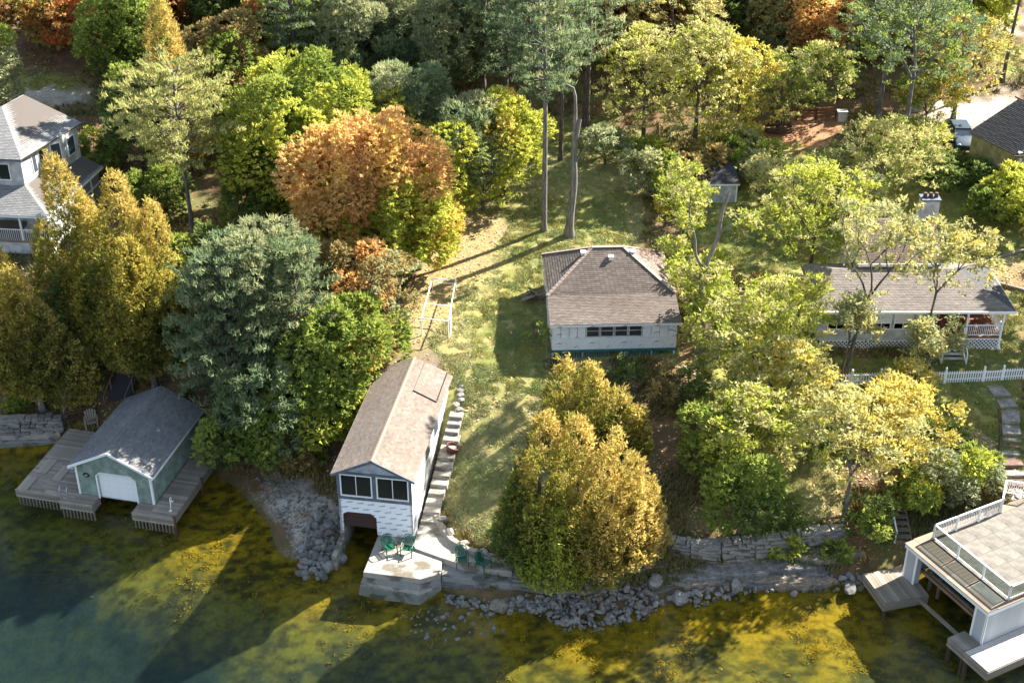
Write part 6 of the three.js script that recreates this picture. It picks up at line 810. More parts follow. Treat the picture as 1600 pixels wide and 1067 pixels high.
    const step = o.step ?? 0.85; for (let y = lo, wi = 0; y < H * 0.985; y += step * (0.8 + 0.4 * r()), wi++) {
      const k = (y - lo) / (H - lo), len0 = R * (o.umbrella ? Math.sqrt(Math.max(0, 1 - (k * 0.96) ** 2)) * (0.62 + 0.38 * sstep(0, 0.35, k)) : Math.pow(1 - k, 0.62) * (0.72 + 0.28 * sstep(0, 0.2, k)) + 0.3), nb = Math.round(o.nb ?? 5) + (r() < 0.5 ? 1 : 0);
      for (let i = 0; i < nb; i++) {
        const a = (i + 0.7 * r()) / nb * 6.283 + wi * 1.1, len = len0 * (0.6 + 0.5 * r()), A = axis(y), rise = len * (0.12 + 0.2 * k + 0.12 * r()), E = [A[0] + Math.cos(a) * len, A[1] + rise, A[2] + Math.sin(a) * len]; limb(W, A, E, clamp(tr * 0.28, 0.02, 0.09), 0.014, len * 0.12, r, 4);
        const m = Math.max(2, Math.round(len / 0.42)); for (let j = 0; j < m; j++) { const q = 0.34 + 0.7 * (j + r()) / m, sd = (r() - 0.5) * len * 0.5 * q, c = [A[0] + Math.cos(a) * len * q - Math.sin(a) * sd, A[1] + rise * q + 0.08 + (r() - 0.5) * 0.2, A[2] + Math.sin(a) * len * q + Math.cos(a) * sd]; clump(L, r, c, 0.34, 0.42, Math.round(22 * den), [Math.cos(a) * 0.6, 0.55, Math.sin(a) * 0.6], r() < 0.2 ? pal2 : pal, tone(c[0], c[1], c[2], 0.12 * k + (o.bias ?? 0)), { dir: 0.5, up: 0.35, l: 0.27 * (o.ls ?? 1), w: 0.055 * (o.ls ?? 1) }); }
      }
    }
  } else { // sparse: forked limbs with light sprays at the twigs
    const tips = [], grow = (a, d, len, rad, lv) => { const b = [a[0] + d[0] * len, a[1] + d[1] * len, a[2] + d[2] * len]; limb(W, a, b, rad, rad * 0.62, len * 0.22, r, lv < 2 ? 6 : 4); if (lv >= (o.levels ?? 3)) { tips.push([b, d]); return; } if (lv >= 2) tips.push([b, d]); const n = lv === 0 ? 4 : 2 + (r() < 0.6 ? 1 : 0); for (let i = 0; i < n; i++) { const ang = (i + r() * 0.7) / n * 6.283, sp = 0.55 + 0.35 * r(), e1 = norm3(cross3(d, [0.3, 0.2, 1])), e2 = cross3(d, e1); const nd = norm3([d[0] + (e1[0] * Math.cos(ang) + e2[0] * Math.sin(ang)) * sp, d[1] * 0.9 + (e1[1] * Math.cos(ang) + e2[1] * Math.sin(ang)) * sp + 0.12, d[2] + (e1[2] * Math.cos(ang) + e2[2] * Math.sin(ang)) * sp]); grow(b, nd, len * (0.62 + 0.2 * r()), rad * 0.6, lv + 1); } };
    const y0 = trunkTop, A = axis(y0), S = Math.min((H - y0) * 0.5, R * 0.8), ns = o.stems ?? 3; for (let i = 0; i < ns; i++) { const a = i / ns * 6.283 + r(), q = 0.55 + 0.3 * r(); grow(axis(y0 * (0.75 + 0.25 * r())), norm3([Math.cos(a) * q * R / Math.max(S, 0.5) * 0.45, 0.8, Math.sin(a) * q * R / Math.max(S, 0.5) * 0.45]), S, tr * 0.45, 1); }
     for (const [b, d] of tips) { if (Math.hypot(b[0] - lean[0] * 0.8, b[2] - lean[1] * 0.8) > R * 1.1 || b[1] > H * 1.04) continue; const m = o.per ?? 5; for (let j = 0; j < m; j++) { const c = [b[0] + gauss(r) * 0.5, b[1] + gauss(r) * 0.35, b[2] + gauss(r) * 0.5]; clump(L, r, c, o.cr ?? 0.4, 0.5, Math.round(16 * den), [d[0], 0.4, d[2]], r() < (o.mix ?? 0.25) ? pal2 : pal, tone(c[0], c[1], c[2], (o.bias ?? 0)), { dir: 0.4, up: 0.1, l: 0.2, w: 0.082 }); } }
    // extra sprays to fill the crown's volume unevenly
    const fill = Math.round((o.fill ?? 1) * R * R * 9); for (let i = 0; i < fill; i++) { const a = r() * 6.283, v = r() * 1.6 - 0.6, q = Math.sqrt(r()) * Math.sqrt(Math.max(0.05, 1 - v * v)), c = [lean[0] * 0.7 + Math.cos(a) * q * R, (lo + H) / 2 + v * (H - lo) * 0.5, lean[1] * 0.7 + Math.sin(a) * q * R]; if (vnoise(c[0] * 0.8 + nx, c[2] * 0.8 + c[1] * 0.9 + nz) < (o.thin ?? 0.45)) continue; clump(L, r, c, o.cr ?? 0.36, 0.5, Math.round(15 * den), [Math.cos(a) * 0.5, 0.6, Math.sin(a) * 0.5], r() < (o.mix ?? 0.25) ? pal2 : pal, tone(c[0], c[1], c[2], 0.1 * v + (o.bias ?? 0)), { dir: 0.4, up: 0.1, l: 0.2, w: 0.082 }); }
  }
  if (W.length) mesh(kind === 'shrub' ? 'stems' : 'trunk', W, BARK[o.bark ?? 'bark'], t);
  LEAFCOUNT += L.n; const m = new THREE.Mesh(L.geo(), MAT.leaf); m.name = kind === 'shrub' ? 'foliage' : 'crown'; m.castShadow = m.receiveShadow = true; t.add(m); return t;
}
const FOREST = 'forest trees filling the hill at the back';
const TREES = [
  // --- left shore
  ['white_cedar', 'tall golden-green cedar with pale trunk at the left shore wall', [66, 642], 412, 125, 'cedar', 'gold', { pal2: 'cedar', lo: 0.2, bark: 'pale', spires: [[0, 0, 1, 0.8], [-0.5, 0.2, 0.82, 0.6], [0.4, 0.1, 0.75, 0.55]] }],
  ['white_cedar', 'short bushy yellow-green cedar on a slanting pale trunk beside the picnic bench', [103, 657], 510, 118, 'cedar', 'gold', { pal2: 'cedar', lo: 0.34, bark: 'pale', lean: [0.9, 0], spires: [[0, 0, 1, 0.8], [0.35, 0.1, 0.85, 0.6]] }],
  ['white_cedar', 'cedar at the far left below the grey house porch', [8, 600], 330, 125, 'cedar', 'gold', { pal2: 'cedar', lo: 0.1 }],
  ['white_cedar', 'golden-topped cedar right of the grey house porch', [143, 540], 238, 135, 'cedar', 'gold', { pal2: 'cedar', lo: 0.08, spires: [[0, 0, 1, 0.8], [0.5, 0.2, 0.82, 0.65], [-0.45, 0.3, 0.7, 0.6]] }],
  ['white_cedar', 'yellow-tipped cedar between the red pine and the golden-topped cedar', [226, 560], 262, 165, 'cedar', 'gold', { pal2: 'cedar', lo: 0.08, bias: 0.05, spires: [[-0.1, 0, 1, 0.7], [0.5, 0.1, 0.86, 0.6], [-0.5, 0.4, 0.7, 0.55], [0.2, 0.6, 0.6, 0.5]] }],
  ['white_cedar', 'brownish cedar with grey trunk standing behind the green boathouse', [243, 612], 370, 185, 'cedar', 'cedar', { pal2: 'cedar', lo: 0.2, bark: 'pale', bias: -0.03, spires: [[0, 0, 1, 0.7], [-0.5, 0, 0.92, 0.6], [0.5, 0, 0.8, 0.5]] }],
  ['white_cedar', 'dark olive cedar in the shade between the left cedars', [135, 590], 420, 130, 'cedar', 'cedar', { pal2: 'dark', lo: 0.1, bias: -0.15 }],
  ['small_shrub', 'low green shrub on top of the left stone wall', [30, 640], 615, 44, 'shrub', 'green', {}],
  // --- white pines left of the boathouse
  ['white_pine', 'large blue-green white pine left of the orange maple', [420, 600], 295, 190, 'cloud', 'blue', { pal2: 'sage', lo: 0.15, lobes: 22, gap: 0.25, mix: 0.3 }],
  ['white_pine', 'blue-green white pine with dense tiers above the green boathouse', [372, 660], 400, 200, 'pine', 'blue', { pal2: 'sage', lo: 0.12, umbrella: true, step: 0.75, nb: 6 }],
  ['white_pine', 'blue-green white pine close under the large one on its right', [480, 620], 395, 170, 'pine', 'blue', { pal2: 'sage', lo: 0.15, umbrella: true, nb: 6 }],
  ['white_pine', 'lowest blue-green white pine on the bank above the gravel spit', [440, 705], 520, 190, 'cloud', 'blue', { pal2: 'green', lo: 0.1, lobes: 22, gap: 0.25, mix: 0.3, step: 0.75 }],
  ['dark_maple', 'dark green leafy tree in shade between the red pine and white pines', [325, 520], 345, 140, 'broad', 'dark', { pal2: 'green' }],
  ['lime_maple', 'bright yellow-green maple overhanging the boathouse roof on the left', [535, 640], 445, 165, 'broad', 'green', { pal2: 'yellow', lo: 0.1, mix: 0.35, bias: 0.05 }],
  ['lime_maple', 'green and yellow maple leaning over the gap left of the brown-roofed boathouse', [490, 690], 545, 160, 'broad', 'green', { pal2: 'lime', lo: 0.08 }],
  ['shore_bush', 'dark green bushy tree at the water between the two boathouses', [400, 730], 610, 150, 'broad', 'dark', { pal2: 'green', lo: 0.03, mix: 0.5 }],
  ['shore_bush', 'olive bush with tan leaves above the gravel spit', [465, 725], 650, 100, 'broad', 'olive', { pal2: 'green', lo: 0.03, mix: 0.5 }],
  ['brown_ash', 'thin olive-brown tree left of the white swing frame', [612, 540], 375, 125, 'sparse', 'olive', { pal2: 'sage', lo: 0.15, fill: 1.6, thin: 0.35, trunkTo: 0.3 }],
  ['orange_sapling', 'small orange-leaved maple in front of the large orange maple', [560, 510], 352, 100, 'broad', 'orange', { pal2: 'olive', mix: 0.5, lo: 0.2 }],
  ['mixed_bush', 'yellow-green bush between the boathouse roof and the swing frame', [600, 575], 470, 100, 'broad', 'green', { pal2: 'olive', lo: 0.03, mix: 0.5 }],
  ['orange_maple', 'big orange maple with green lower leaves beside the lawn', [584, 425], 138, 212, 'broad', 'orange', { pal2: 'lime', mix: 0.2, low2: true, lo: 0.06, lobes: 20, gap: 0.03, bias: 0.06 }],
  ['green_maple', 'yellow-green lower maple tucked under the right side of the orange maple', [655, 420], 270, 130, 'broad', 'lime', { pal2: 'yellow', lo: 0.05, mix: 0.5 }],
  // --- behind, left
  ['red_pine', 'lone red pine with bare grey trunk and flat pale crown', [305, 395], 98, 225, 'pine', 'pine', { lo: 0.5, umbrella: true, tr: 0.2, bark: 'grey', step: 0.7, nb: 5 }],
  ['golden_cedar', 'tall golden-brown cedar standing behind the red pine', [285, 262], -12, 112, 'cedar', 'gold', { pal2: 'gold', lo: 0.06, bias: 0.05, spires: [[0, 0, 1, 0.85], [0.3, 0.2, 0.75, 0.6]] }],
  ['dark_maple', 'dark green maple between the grey house and the tall golden cedar', [232, 262], 75, 115, 'broad', 'dark', { pal2: 'green', lo: 0.08 }],
  ['dark_maple', 'green maple right of the red-orange maple by the upper clearing', [205, 150], -45, 120, 'broad', 'green', { lo: 0.1 }],
  ['red_maple', 'red-orange maple at the clearing behind the grey house', [148, 92], -60, 120, 'broad', 'red', { pal2: 'orange', lo: 0.15 }],
  ['side_maple', 'sage-green tree at the left edge above the grey house', [2, 205], -10, 75, 'broad', 'sage', { pal2: 'green', lo: 0.05 }],
  ['rust_maple', 'rust and yellow tree beside the clearing at the upper left corner', [60, 75], -70, 130, 'broad', 'rust', { pal2: 'gold', lo: 0.15 }],
  ['green_bush', 'green bush on the sunny side of the grey house', [150, 262], 205, 90, 'shrub', 'green', { pal2: 'lime' }],
  ['green_bush', 'dark bush below the tall golden cedar', [250, 330], 240, 110, 'broad', 'dark', { pal2: 'green', lo: 0.02 }],
  ['lime_maple', 'broad light green maple above the orange maple', [505, 345], 50, 240, 'broad', 'lime', { pal2: 'green', mix: 0.3, lo: 0.08, lobes: 16 }],
  ['dark_maple', 'dark green maple between the red pine and the orange maple', [425, 370], 195, 140, 'broad', 'dark', { pal2: 'green', lo: 0.05 }],
  ['brown_oak', 'brownish oak right of the tall golden cedar', [365, 225], 0, 120, 'broad', 'olive', { pal2: 'green', lo: 0.1, mix: 0.4 }],
  ['brown_oak', 'russet oak behind the broad light green maple', [450, 130], -60, 150, 'broad', 'rust', { pal2: 'green', lo: 0.1, mix: 0.5 }],
  ['bare_trunk_pine', 'tall pine whose thin dark trunk rises straight behind the brownish oak', [378, 105], -280, 90, 'pine', 'blue', { lo: 0.72, tr: 0.2 }],
  // --- centre back
  ['tall_pine', 'slim tall pine rising behind the broad light green maple', [470, 190], -120, 105, 'pine', 'blue', { pal2: 'green', lo: 0.15, umbrella: true }],
  ['tall_pine', 'slim dark pine rising between the russet oak and the sage pines', [545, 120], -160, 100, 'pine', 'blue', { pal2: 'green', lo: 0.2, umbrella: true, bias: -0.05 }],
  ['tall_pine', 'tall open pine at the top centre behind the blue-green pines', [632, 135], -150, 120, 'pine', 'sage', { pal2: 'blue', lo: 0.2, umbrella: true }],
  ['tall_pine', 'tall shaggy pine at the top centre left of the dark pine', [755, 165], -130, 120, 'pine', 'blue', { pal2: 'sage', lo: 0.2, umbrella: true }],
  ['blue_pine', 'blue-green pine behind the right half of the light green maple', [640, 300], 55, 165, 'cloud', 'blue', { pal2: 'sage', lo: 0.12, lobes: 22, gap: 0.1, mix: 0.3 }],
  ['blue_pine', 'blue-green pine right of the orange maple top', [722, 320], 110, 165, 'cloud', 'blue', { pal2: 'sage', lo: 0.1, lobes: 22, gap: 0.1, mix: 0.3 }],
  ['blue_pine', 'sage pine at the top centre left of the bare trunks', [570, 170], -60, 170, 'cloud', 'blue', { pal2: 'sage', lo: 0.1, lobes: 22, gap: 0.1, mix: 0.3 }],
  ['blue_pine', 'sage pine at the top centre behind the blue-green pines', [690, 160], -70, 180, 'cloud', 'sage', { pal2: 'blue', lo: 0.1, lobes: 22, gap: 0.1, mix: 0.3 }],
  ['lime_maple', 'narrow light green maple against the right edge of the orange maple', [695, 345], 165, 110, 'broad', 'lime', { lo: 0.06 }],
  ['lime_maple', 'yellow-green maple at the left of the tall bare trunk', [788, 305], 118, 125, 'broad', 'lime', { pal2: 'yellow', lo: 0.2 }],
  ['lime_bush', 'airy light green bush spreading over the lawn edge below the pines', [755, 328], 225, 135, 'sparse', 'lime', { lo: 0.1, fill: 1.6, trunkTo: 0.25, thin: 0.4 }],
  ['tall_pine', 'tall pine on a long bare trunk, the left one of the pair on the lawn', [850, 360], -70, 150, 'pine', 'blue', { pal2: 'sage', lo: 0.53, tr: 0.24, bark: 'grey', lean: [-0.3, 0], umbrella: true }],
  ['tall_pine', 'blue-green pine behind the pair of bare trunks, first from the left', [826, 252], -90, 120, 'pine', 'blue', { lo: 0.45, tr: 0.2, umbrella: true }],
  ['tall_pine', 'blue-green pine standing directly between the pair of bare trunks', [876, 250], -100, 130, 'pine', 'blue', { pal2: 'sage', lo: 0.42, tr: 0.2, umbrella: true }],
  ['tall_pine', 'sage pine behind the snag with a crown over the shaded lawn', [915, 195], -120, 170, 'pine', 'sage', { pal2: 'blue', lo: 0.34, umbrella: true }],
  ['tall_pine', 'dark pine deep in the shade left of the bare trunks', [790, 190], -80, 130, 'pine', 'blue', { lo: 0.3, bias: -0.1, umbrella: true }],
  ['young_maple', 'small round green tree on the lawn right of the snag', [945, 258], 195, 72, 'sparse', 'sage', { pal2: 'green', lo: 0.25, fill: 2.4, thin: 0.3, trunkTo: 0.35, tr: 0.07 }],
  ['yellow_ash', 'thin yellow-green ash right of the shaded lawn', [1005, 225], 20, 160, 'sparse', 'pale', { pal2: 'lime', lo: 0.04, fill: 2.3, thin: 0.36 }],
  ['yellow_ash', 'wide yellow-green ash in the middle of the ash group', [1085, 240], 5, 180, 'sparse', 'pale', { pal2: 'lime', lo: 0.04, fill: 2.3, thin: 0.36 }],
  ['yellow_ash', 'bright yellow ash at the right of the ash group', [1150, 225], 40, 140, 'sparse', 'yellow', { pal2: 'lime', lo: 0.04, fill: 2.3, thin: 0.36 }],
  ['yellow_ash', 'pale ash with brown tips behind the ash group', [1050, 150], -60, 170, 'sparse', 'pale', { pal2: 'olive', lo: 0.2, fill: 1.7, thin: 0.38 }],
  ['hedge_bush', 'yellow-green bush at the foot of the ash group beside the shaded lawn', [1010, 262], 205, 80, 'broad', 'lime', { pal2: 'green', lo: 0.02, mix: 0.5, gap: 0.15 }],
  ['hedge_bush', 'green bush at the foot of the ash group left of the log pile', [1140, 240], 190, 100, 'broad', 'green', { pal2: 'lime', lo: 0.02, mix: 0.4, gap: 0.15 }],
  ['olive_bush', 'dark olive bush below the ash group', [1085, 282], 215, 110, 'broad', 'green', { pal2: 'olive', lo: 0.02, mix: 0.5 }],
  ['sage_bush', 'grey-green bush between the lawn and the shed', [1020, 310], 215, 80, 'broad', 'sage', { lo: 0.02, pal2: 'green' }],
  ['sage_bush', 'grey-green bush behind the shed', [1165, 268], 205, 120, 'broad', 'green', { lo: 0.02, pal2: 'sage', mix: 0.5, gap: 0.2 }],
  ['yellow_bush', 'yellow bush against the left wall of the shed', [1052, 335], 262, 70, 'broad', 'yellow', { lo: 0.02, pal2: 'green', mix: 0.5 }],
  ['sage_bush', 'pale green thin bush right of the shed', [1190, 320], 235, 95, 'sparse', 'pale', { lo: 0.1, pal2: 'sage', fill: 1.8, trunkTo: 0.2 }],
  // --- right back
  ['mixed_maple', 'green and yellow maple at the left of the leafy clearing', [1215, 205], 60, 120, 'sparse', 'green', { pal2: 'pale', mix: 0.5, lo: 0.1, fill: 1.9, thin: 0.36 }],
  ['mixed_maple', 'green maple behind the brown rail fence', [1275, 172], 50, 130, 'sparse', 'green', { pal2: 'pale', mix: 0.5, lo: 0.15, fill: 1.9, thin: 0.36 }],
  ['orange_maple', 'orange maple glowing behind the trees at the top right', [1265, 95], -45, 130, 'broad', 'orange', { pal2: 'gold', lo: 0.15 }],
  ['slate_spruce', 'small blue-grey spruce below the orange maple at the top right', [1215, 110], 45, 70, 'pine', 'blue', { lo: 0.05, bias: 0.1 }],
  ['twin_oak', 'dark-trunked oak with forked stems at the top right', [1190, 70], -150, 130, 'sparse', 'green', { lo: 0.5, bark: 'bark', trunkTo: 0.5 }],
  ['great_locust', 'great blue-green locust with thick grey trunk right of the rail fence', [1408, 250], -60, 235, 'sparse', 'green', { pal2: 'blue', lo: 0.4, tr: 0.36, bark: 'grey', fill: 1.5, thin: 0.42, mix: 0.55, trunkTo: 0.5 }],
  ['great_locust', 'second blue-green locust with slanting trunk behind the great one', [1372, 185], -80, 180, 'sparse', 'blue', { pal2: 'sage', lo: 0.42, tr: 0.3, bark: 'grey', fill: 1.5, thin: 0.42, mix: 0.5, trunkTo: 0.5, lean: [0.9, 0] }],
  ['yellow_locust', 'yellow-green locust left of the gravel drive', [1490, 185], 0, 150, 'sparse', 'pale', { pal2: 'yellow', lo: 0.2, mix: 0.5, fill: 1.6, thin: 0.4 }],
  ['yellow_locust', 'yellow bush at the end of the gravel drive above the car', [1445, 200], 95, 110, 'sparse', 'yellow', { pal2: 'green', lo: 0.1, mix: 0.5, fill: 1.8, trunkTo: 0.3 }],
  ['leaning_pine', 'leaning dark bare trunk at the right edge beyond the drive', [1567, 128], -110, 110, 'pine', 'blue', { lo: 0.72, tr: 0.2, lean: [0.8, 0] }],
  ['green_bush', 'dark green bush covering the front of the dark blue car', [1500, 290], 238, 110, 'broad', 'dark', { pal2: 'green', lo: 0.02 }],
  ['green_bush', 'green bush left of the dark blue car', [1435, 250], 175, 95, 'sparse', 'pale', { pal2: 'lime', lo: 0.05, mix: 0.4, fill: 1.8, trunkTo: 0.25 }],
  ['garden_bush', 'light green bush at the right edge below the yellow garage', [1595, 345], 252, 115, 'broad', 'lime', { pal2: 'green', lo: 0.02 }],
  ['garden_bush', 'dark green bush below the yellow garage', [1545, 345], 278, 80, 'broad', 'green', { pal2: 'dark', lo: 0.02 }],
  // --- cottage yard trees
  ['pale_locust', 'pale spreading locust between the leafy clearing and the white cottage', [1375, 320], 168, 180, 'sparse', 'pale', { pal2: 'green', lo: 0.2, fill: 1.5, thin: 0.4, bark: 'bark', trunkTo: 0.35 }],
  ['pale_locust', 'pale green locust crown left of the cottage chimney', [1305, 330], 225, 150, 'sparse', 'sage', { pal2: 'lime', lo: 0.15, fill: 1.5, thin: 0.4, trunkTo: 0.3 }],
  ['lime_locust', 'bright yellow-green locust with dark forked limbs left of the white cottage', [1265, 430], 235, 185, 'sparse', 'lime', { pal2: 'pale', lo: 0.12, fill: 1.6, thin: 0.38, tr: 0.22, trunkTo: 0.35 }],
  ['lime_locust', 'yellow-green locust behind the roof corner of the hip-roofed cottage', [1062, 400], 262, 95, 'sparse', 'lime', { pal2: 'pale', lo: 0.1, fill: 1.0, thin: 0.38, trunkTo: 0.35 }],
  ['lime_locust', 'low yellow bush tree right of the hip-roofed cottage eaves', [1085, 480], 370, 90, 'broad', 'lime', { pal2: 'yellow', lo: 0.05, gap: 0.2 }],
  ['yard_ash', 'two-stemmed ash with brown trunks rising before the white cottage', [1322, 592], 305, 190, 'sparse', 'pale', { pal2: 'sage', lo: 0.5, fill: 0.8, thin: 0.45, trunkTo: 0.5, tr: 0.2, lean: [3.2, -1.5], seed: 71 }],
  ['yard_ash', 'slim crooked ash stem left of the two-stemmed ash at the picket fence', [1308, 622], 448, 70, 'sparse', 'pale', { pal2: 'sage', lo: 0.72, fill: 0.6, thin: 0.5, trunkTo: 0.6, tr: 0.12, lean: [0.9, 0] }],
  ['yard_ash', 'pale yellow ash with bare twigs over the porch roof of the white cottage', [1442, 555], 335, 150, 'sparse', 'pale', { pal2: 'yellow', lo: 0.5, fill: 0.8, thin: 0.45, trunkTo: 0.5, tr: 0.17, lean: [1.5, -1.2] }],
  ['stair_bush', 'grey-green bush beside the porch stair of the white cottage', [1455, 580], 500, 85, 'sparse', 'sage', { pal2: 'pale', lo: 0.05, mix: 0.5, fill: 1.8, thin: 0.4, trunkTo: 0.2, tr: 0.07 }],
  ['fence_bush', 'yellow bush leaning over the picket fence', [1415, 622], 568, 80, 'sparse', 'yellow', { pal2: 'pale', lo: 0.1, mix: 0.5, fill: 1.4, thin: 0.45, trunkTo: 0.2, tr: 0.05 }],
  // --- the pale thicket right of the hip-roofed cottage
  ['thicket_ash', 'yellow-green ash left of the white cottage end wall', [1218, 590], 425, 145, 'sparse', 'lime', { pal2: 'pale', lo: 0.1, fill: 2.6, thin: 0.34, mix: 0.45, trunkTo: 0.35 }],
  ['thicket_ash', 'pale yellow-green ash at the middle of the thicket', [1175, 640], 450, 190, 'sparse', 'pale', { pal2: 'lime', lo: 0.1, fill: 2.6, thin: 0.34, mix: 0.45, trunkTo: 0.35 }],
  ['thicket_ash', 'pale yellow ash at the right of the thicket before the fence', [1222, 700], 520, 135, 'sparse', 'pale', { pal2: 'yellow', lo: 0.1, fill: 2.6, thin: 0.34, mix: 0.45, trunkTo: 0.35 }],
  ['thicket_ash', 'bright green ash at the top of the thicket by the cottage wall', [1120, 560], 430, 95, 'sparse', 'lime', { pal2: 'green', lo: 0.1, fill: 2.6, thin: 0.34, mix: 0.45, trunkTo: 0.35 }],
  ['thicket_ash', 'leafy green ash low in the thicket above the ivy column', [1170, 760], 590, 160, 'sparse', 'lime', { pal2: 'pale', lo: 0.08, fill: 2.6, thin: 0.34, mix: 0.45, trunkTo: 0.35 }],
  ['dark_alder', 'dark green alder at the left of the thicket', [1115, 745], 600, 115, 'broad', 'green', { pal2: 'lime', lo: 0.05, mix: 0.35, gap: 0.25 }],
  ['ivy_shrub', 'dark glossy green ivy-clad shrub on the bank above the stone wall', [1155, 838], 690, 105, 'broad', 'green', { pal2: 'dark', lo: 0.02, mix: 0.45, lobes: 9 }],
  ['pale_bush', 'light green bush at the right shoulder of the ivy shrub', [1205, 740], 650, 80, 'broad', 'pale', { pal2: 'green', lo: 0.03, mix: 0.4 }],
  ['brown_shrub', 'brown-leaved shrub by the right corner of the hip-roofed cottage', [1065, 635], 560, 90, 'broad', 'olive', { pal2: 'dark', lo: 0.03, mix: 0.5, gap: 0.3 }],
  ['bank_shrub', 'dark small shrub in front of the cottage base', [985, 595], 562, 60, 'shrub', 'dark', { pal2: 'olive', gap: 0.3 }],
  ['bank_shrub', 'small brown shrub under the cottage windows', [920, 592], 562, 50, 'shrub', 'olive', { pal2: 'dark', gap: 0.4 }],
  ['bank_shrub', 'dark green shrub at the left corner of the hip-roofed cottage', [835, 545], 490, 60, 'shrub', 'dark', { pal2: 'green', gap: 0.3 }],
  // --- golden cedars in the middle
  ['white_cedar', 'golden cedar nearest the cottage with a broad rounded top', [898, 690], 548, 118, 'cedar', 'gold', { pal2: 'cedar', lo: 0.05, bias: 0.06, spires: [[-0.3, 0, 1, 0.7], [0.45, 0, 0.86, 0.6]] }],
  ['white_cedar', 'smaller olive-gold cedar right of the one nearest the cottage', [965, 720], 600, 105, 'cedar', 'gold', { pal2: 'cedar', lo: 0.05, spires: [[0, 0, 1, 0.75], [0.5, 0.1, 0.75, 0.5]] }],
  ['white_cedar', 'golden cedar at the left of the big shore group', [838, 868], 640, 125, 'cedar', 'gold', { pal2: 'cedar', lo: 0.04, bias: 0.04, spires: [[0.1, 0, 1, 0.8], [-0.45, 0.1, 0.75, 0.6]] }],
  ['white_cedar', 'tallest golden cedar in the centre of the big shore group', [900, 880], 645, 120, 'cedar', 'gold', { pal2: 'cedar', lo: 0.04, bias: 0.08 }],
  ['white_cedar', 'golden cedar right of the tallest in the big shore group', [950, 885], 670, 125, 'cedar', 'gold', { pal2: 'gold', lo: 0.04, bias: 0.08 }],
  ['white_cedar', 'lower golden cedar at the right end of the big shore group', [995, 868], 715, 100, 'cedar', 'gold', { pal2: 'gold', lo: 0.04, bias: 0.04, spires: [[0, 0, 1, 0.8], [0.4, 0, 0.8, 0.5]] }],
  ['white_cedar', 'low green-yellow cedar at the front of the big shore group over the rocks', [868, 912], 770, 140, 'cedar', 'cedar', { pal2: 'lime', lo: 0.04, bias: 0.05, spires: [[-0.4, 0, 0.9, 0.6], [0.3, 0, 1, 0.7]] }],
  ['white_cedar', 'small bright cedar at the front right of the big shore group', [935, 905], 790, 100, 'cedar', 'gold', { pal2: 'cedar', lo: 0.04 }],
  ['white_cedar', 'dark green low cedar at the left foot of the big shore group', [815, 872], 745, 90, 'cedar', 'cedar', { pal2: 'dark', lo: 0.03, bias: -0.12 }],
  // --- lower right
  ['shore_ash', 'thin yellow ash with grey trunk at the end of the right stone wall', [1318, 818], 600, 160, 'sparse', 'pale', { pal2: 'yellow', lo: 0.32, fill: 1.5, thin: 0.4, bark: 'grey', trunkTo: 0.42, tr: 0.2 }],
  ['shore_ash', 'yellow ash on the slope right of the stone wall end', [1400, 770], 588, 150, 'sparse', 'yellow', { pal2: 'pale', lo: 0.15, fill: 1.9, thin: 0.36, trunkTo: 0.35, tr: 0.16 }],
  ['laurel_shrub', 'dark green laurel shrub at the top of the right shrub bed', [1478, 715], 660, 85, 'shrub', 'green', { pal2: 'dark' }],
  ['laurel_shrub', 'pale-leaved laurel shrub in the middle of the right shrub bed', [1475, 790], 695, 110, 'shrub', 'sage', { pal2: 'lime', mix: 0.5 }],
  ['laurel_shrub', 'green laurel shrub beside the slab path above the roof deck', [1532, 765], 695, 75, 'shrub', 'green', { pal2: 'sage' }],
  ['laurel_shrub', 'low yellow-green shrub left of the roof deck rail', [1430, 800], 735, 80, 'shrub', 'lime', { pal2: 'green' }],
  ['small_shrub', 'small dark shrub casting shade on the dry lawn above the stone wall', [1237, 830], 787, 66, 'shrub', 'dark', { pal2: 'olive', gap: 0.3 }],
  ['small_shrub', 'dark green shrub left of the thin yellow ash', [1283, 720], 655, 75, 'shrub', 'dark', { pal2: 'green', gap: 0.2 }],
  ['small_shrub', 'small yellow-green shrub on the ledge, leftmost of three', [1213, 868], 848, 30, 'shrub', 'lime', {}],
  ['small_shrub', 'yellow-green shrub on the ledge, middle of three', [1243, 872], 843, 36, 'shrub', 'lime', { pal2: 'green' }],
  ['small_shrub', 'low green shrub on the ledge, rightmost of three', [1306, 872], 842, 44, 'shrub', 'green', {}],
  ['small_shrub', 'dark undergrowth bush beside the white shore handrail', [1355, 840], 775, 90, 'shrub', 'dark', { pal2: 'green', gap: 0.3 }],
  ['right_maple', 'maple past the right side of the white cottage', [1735, 520], 250, 180, 'broad', 'green', { lo: 0.2, ls: 1.5, den: 0.6 }],
];
for (const s of TREES) tree(s);
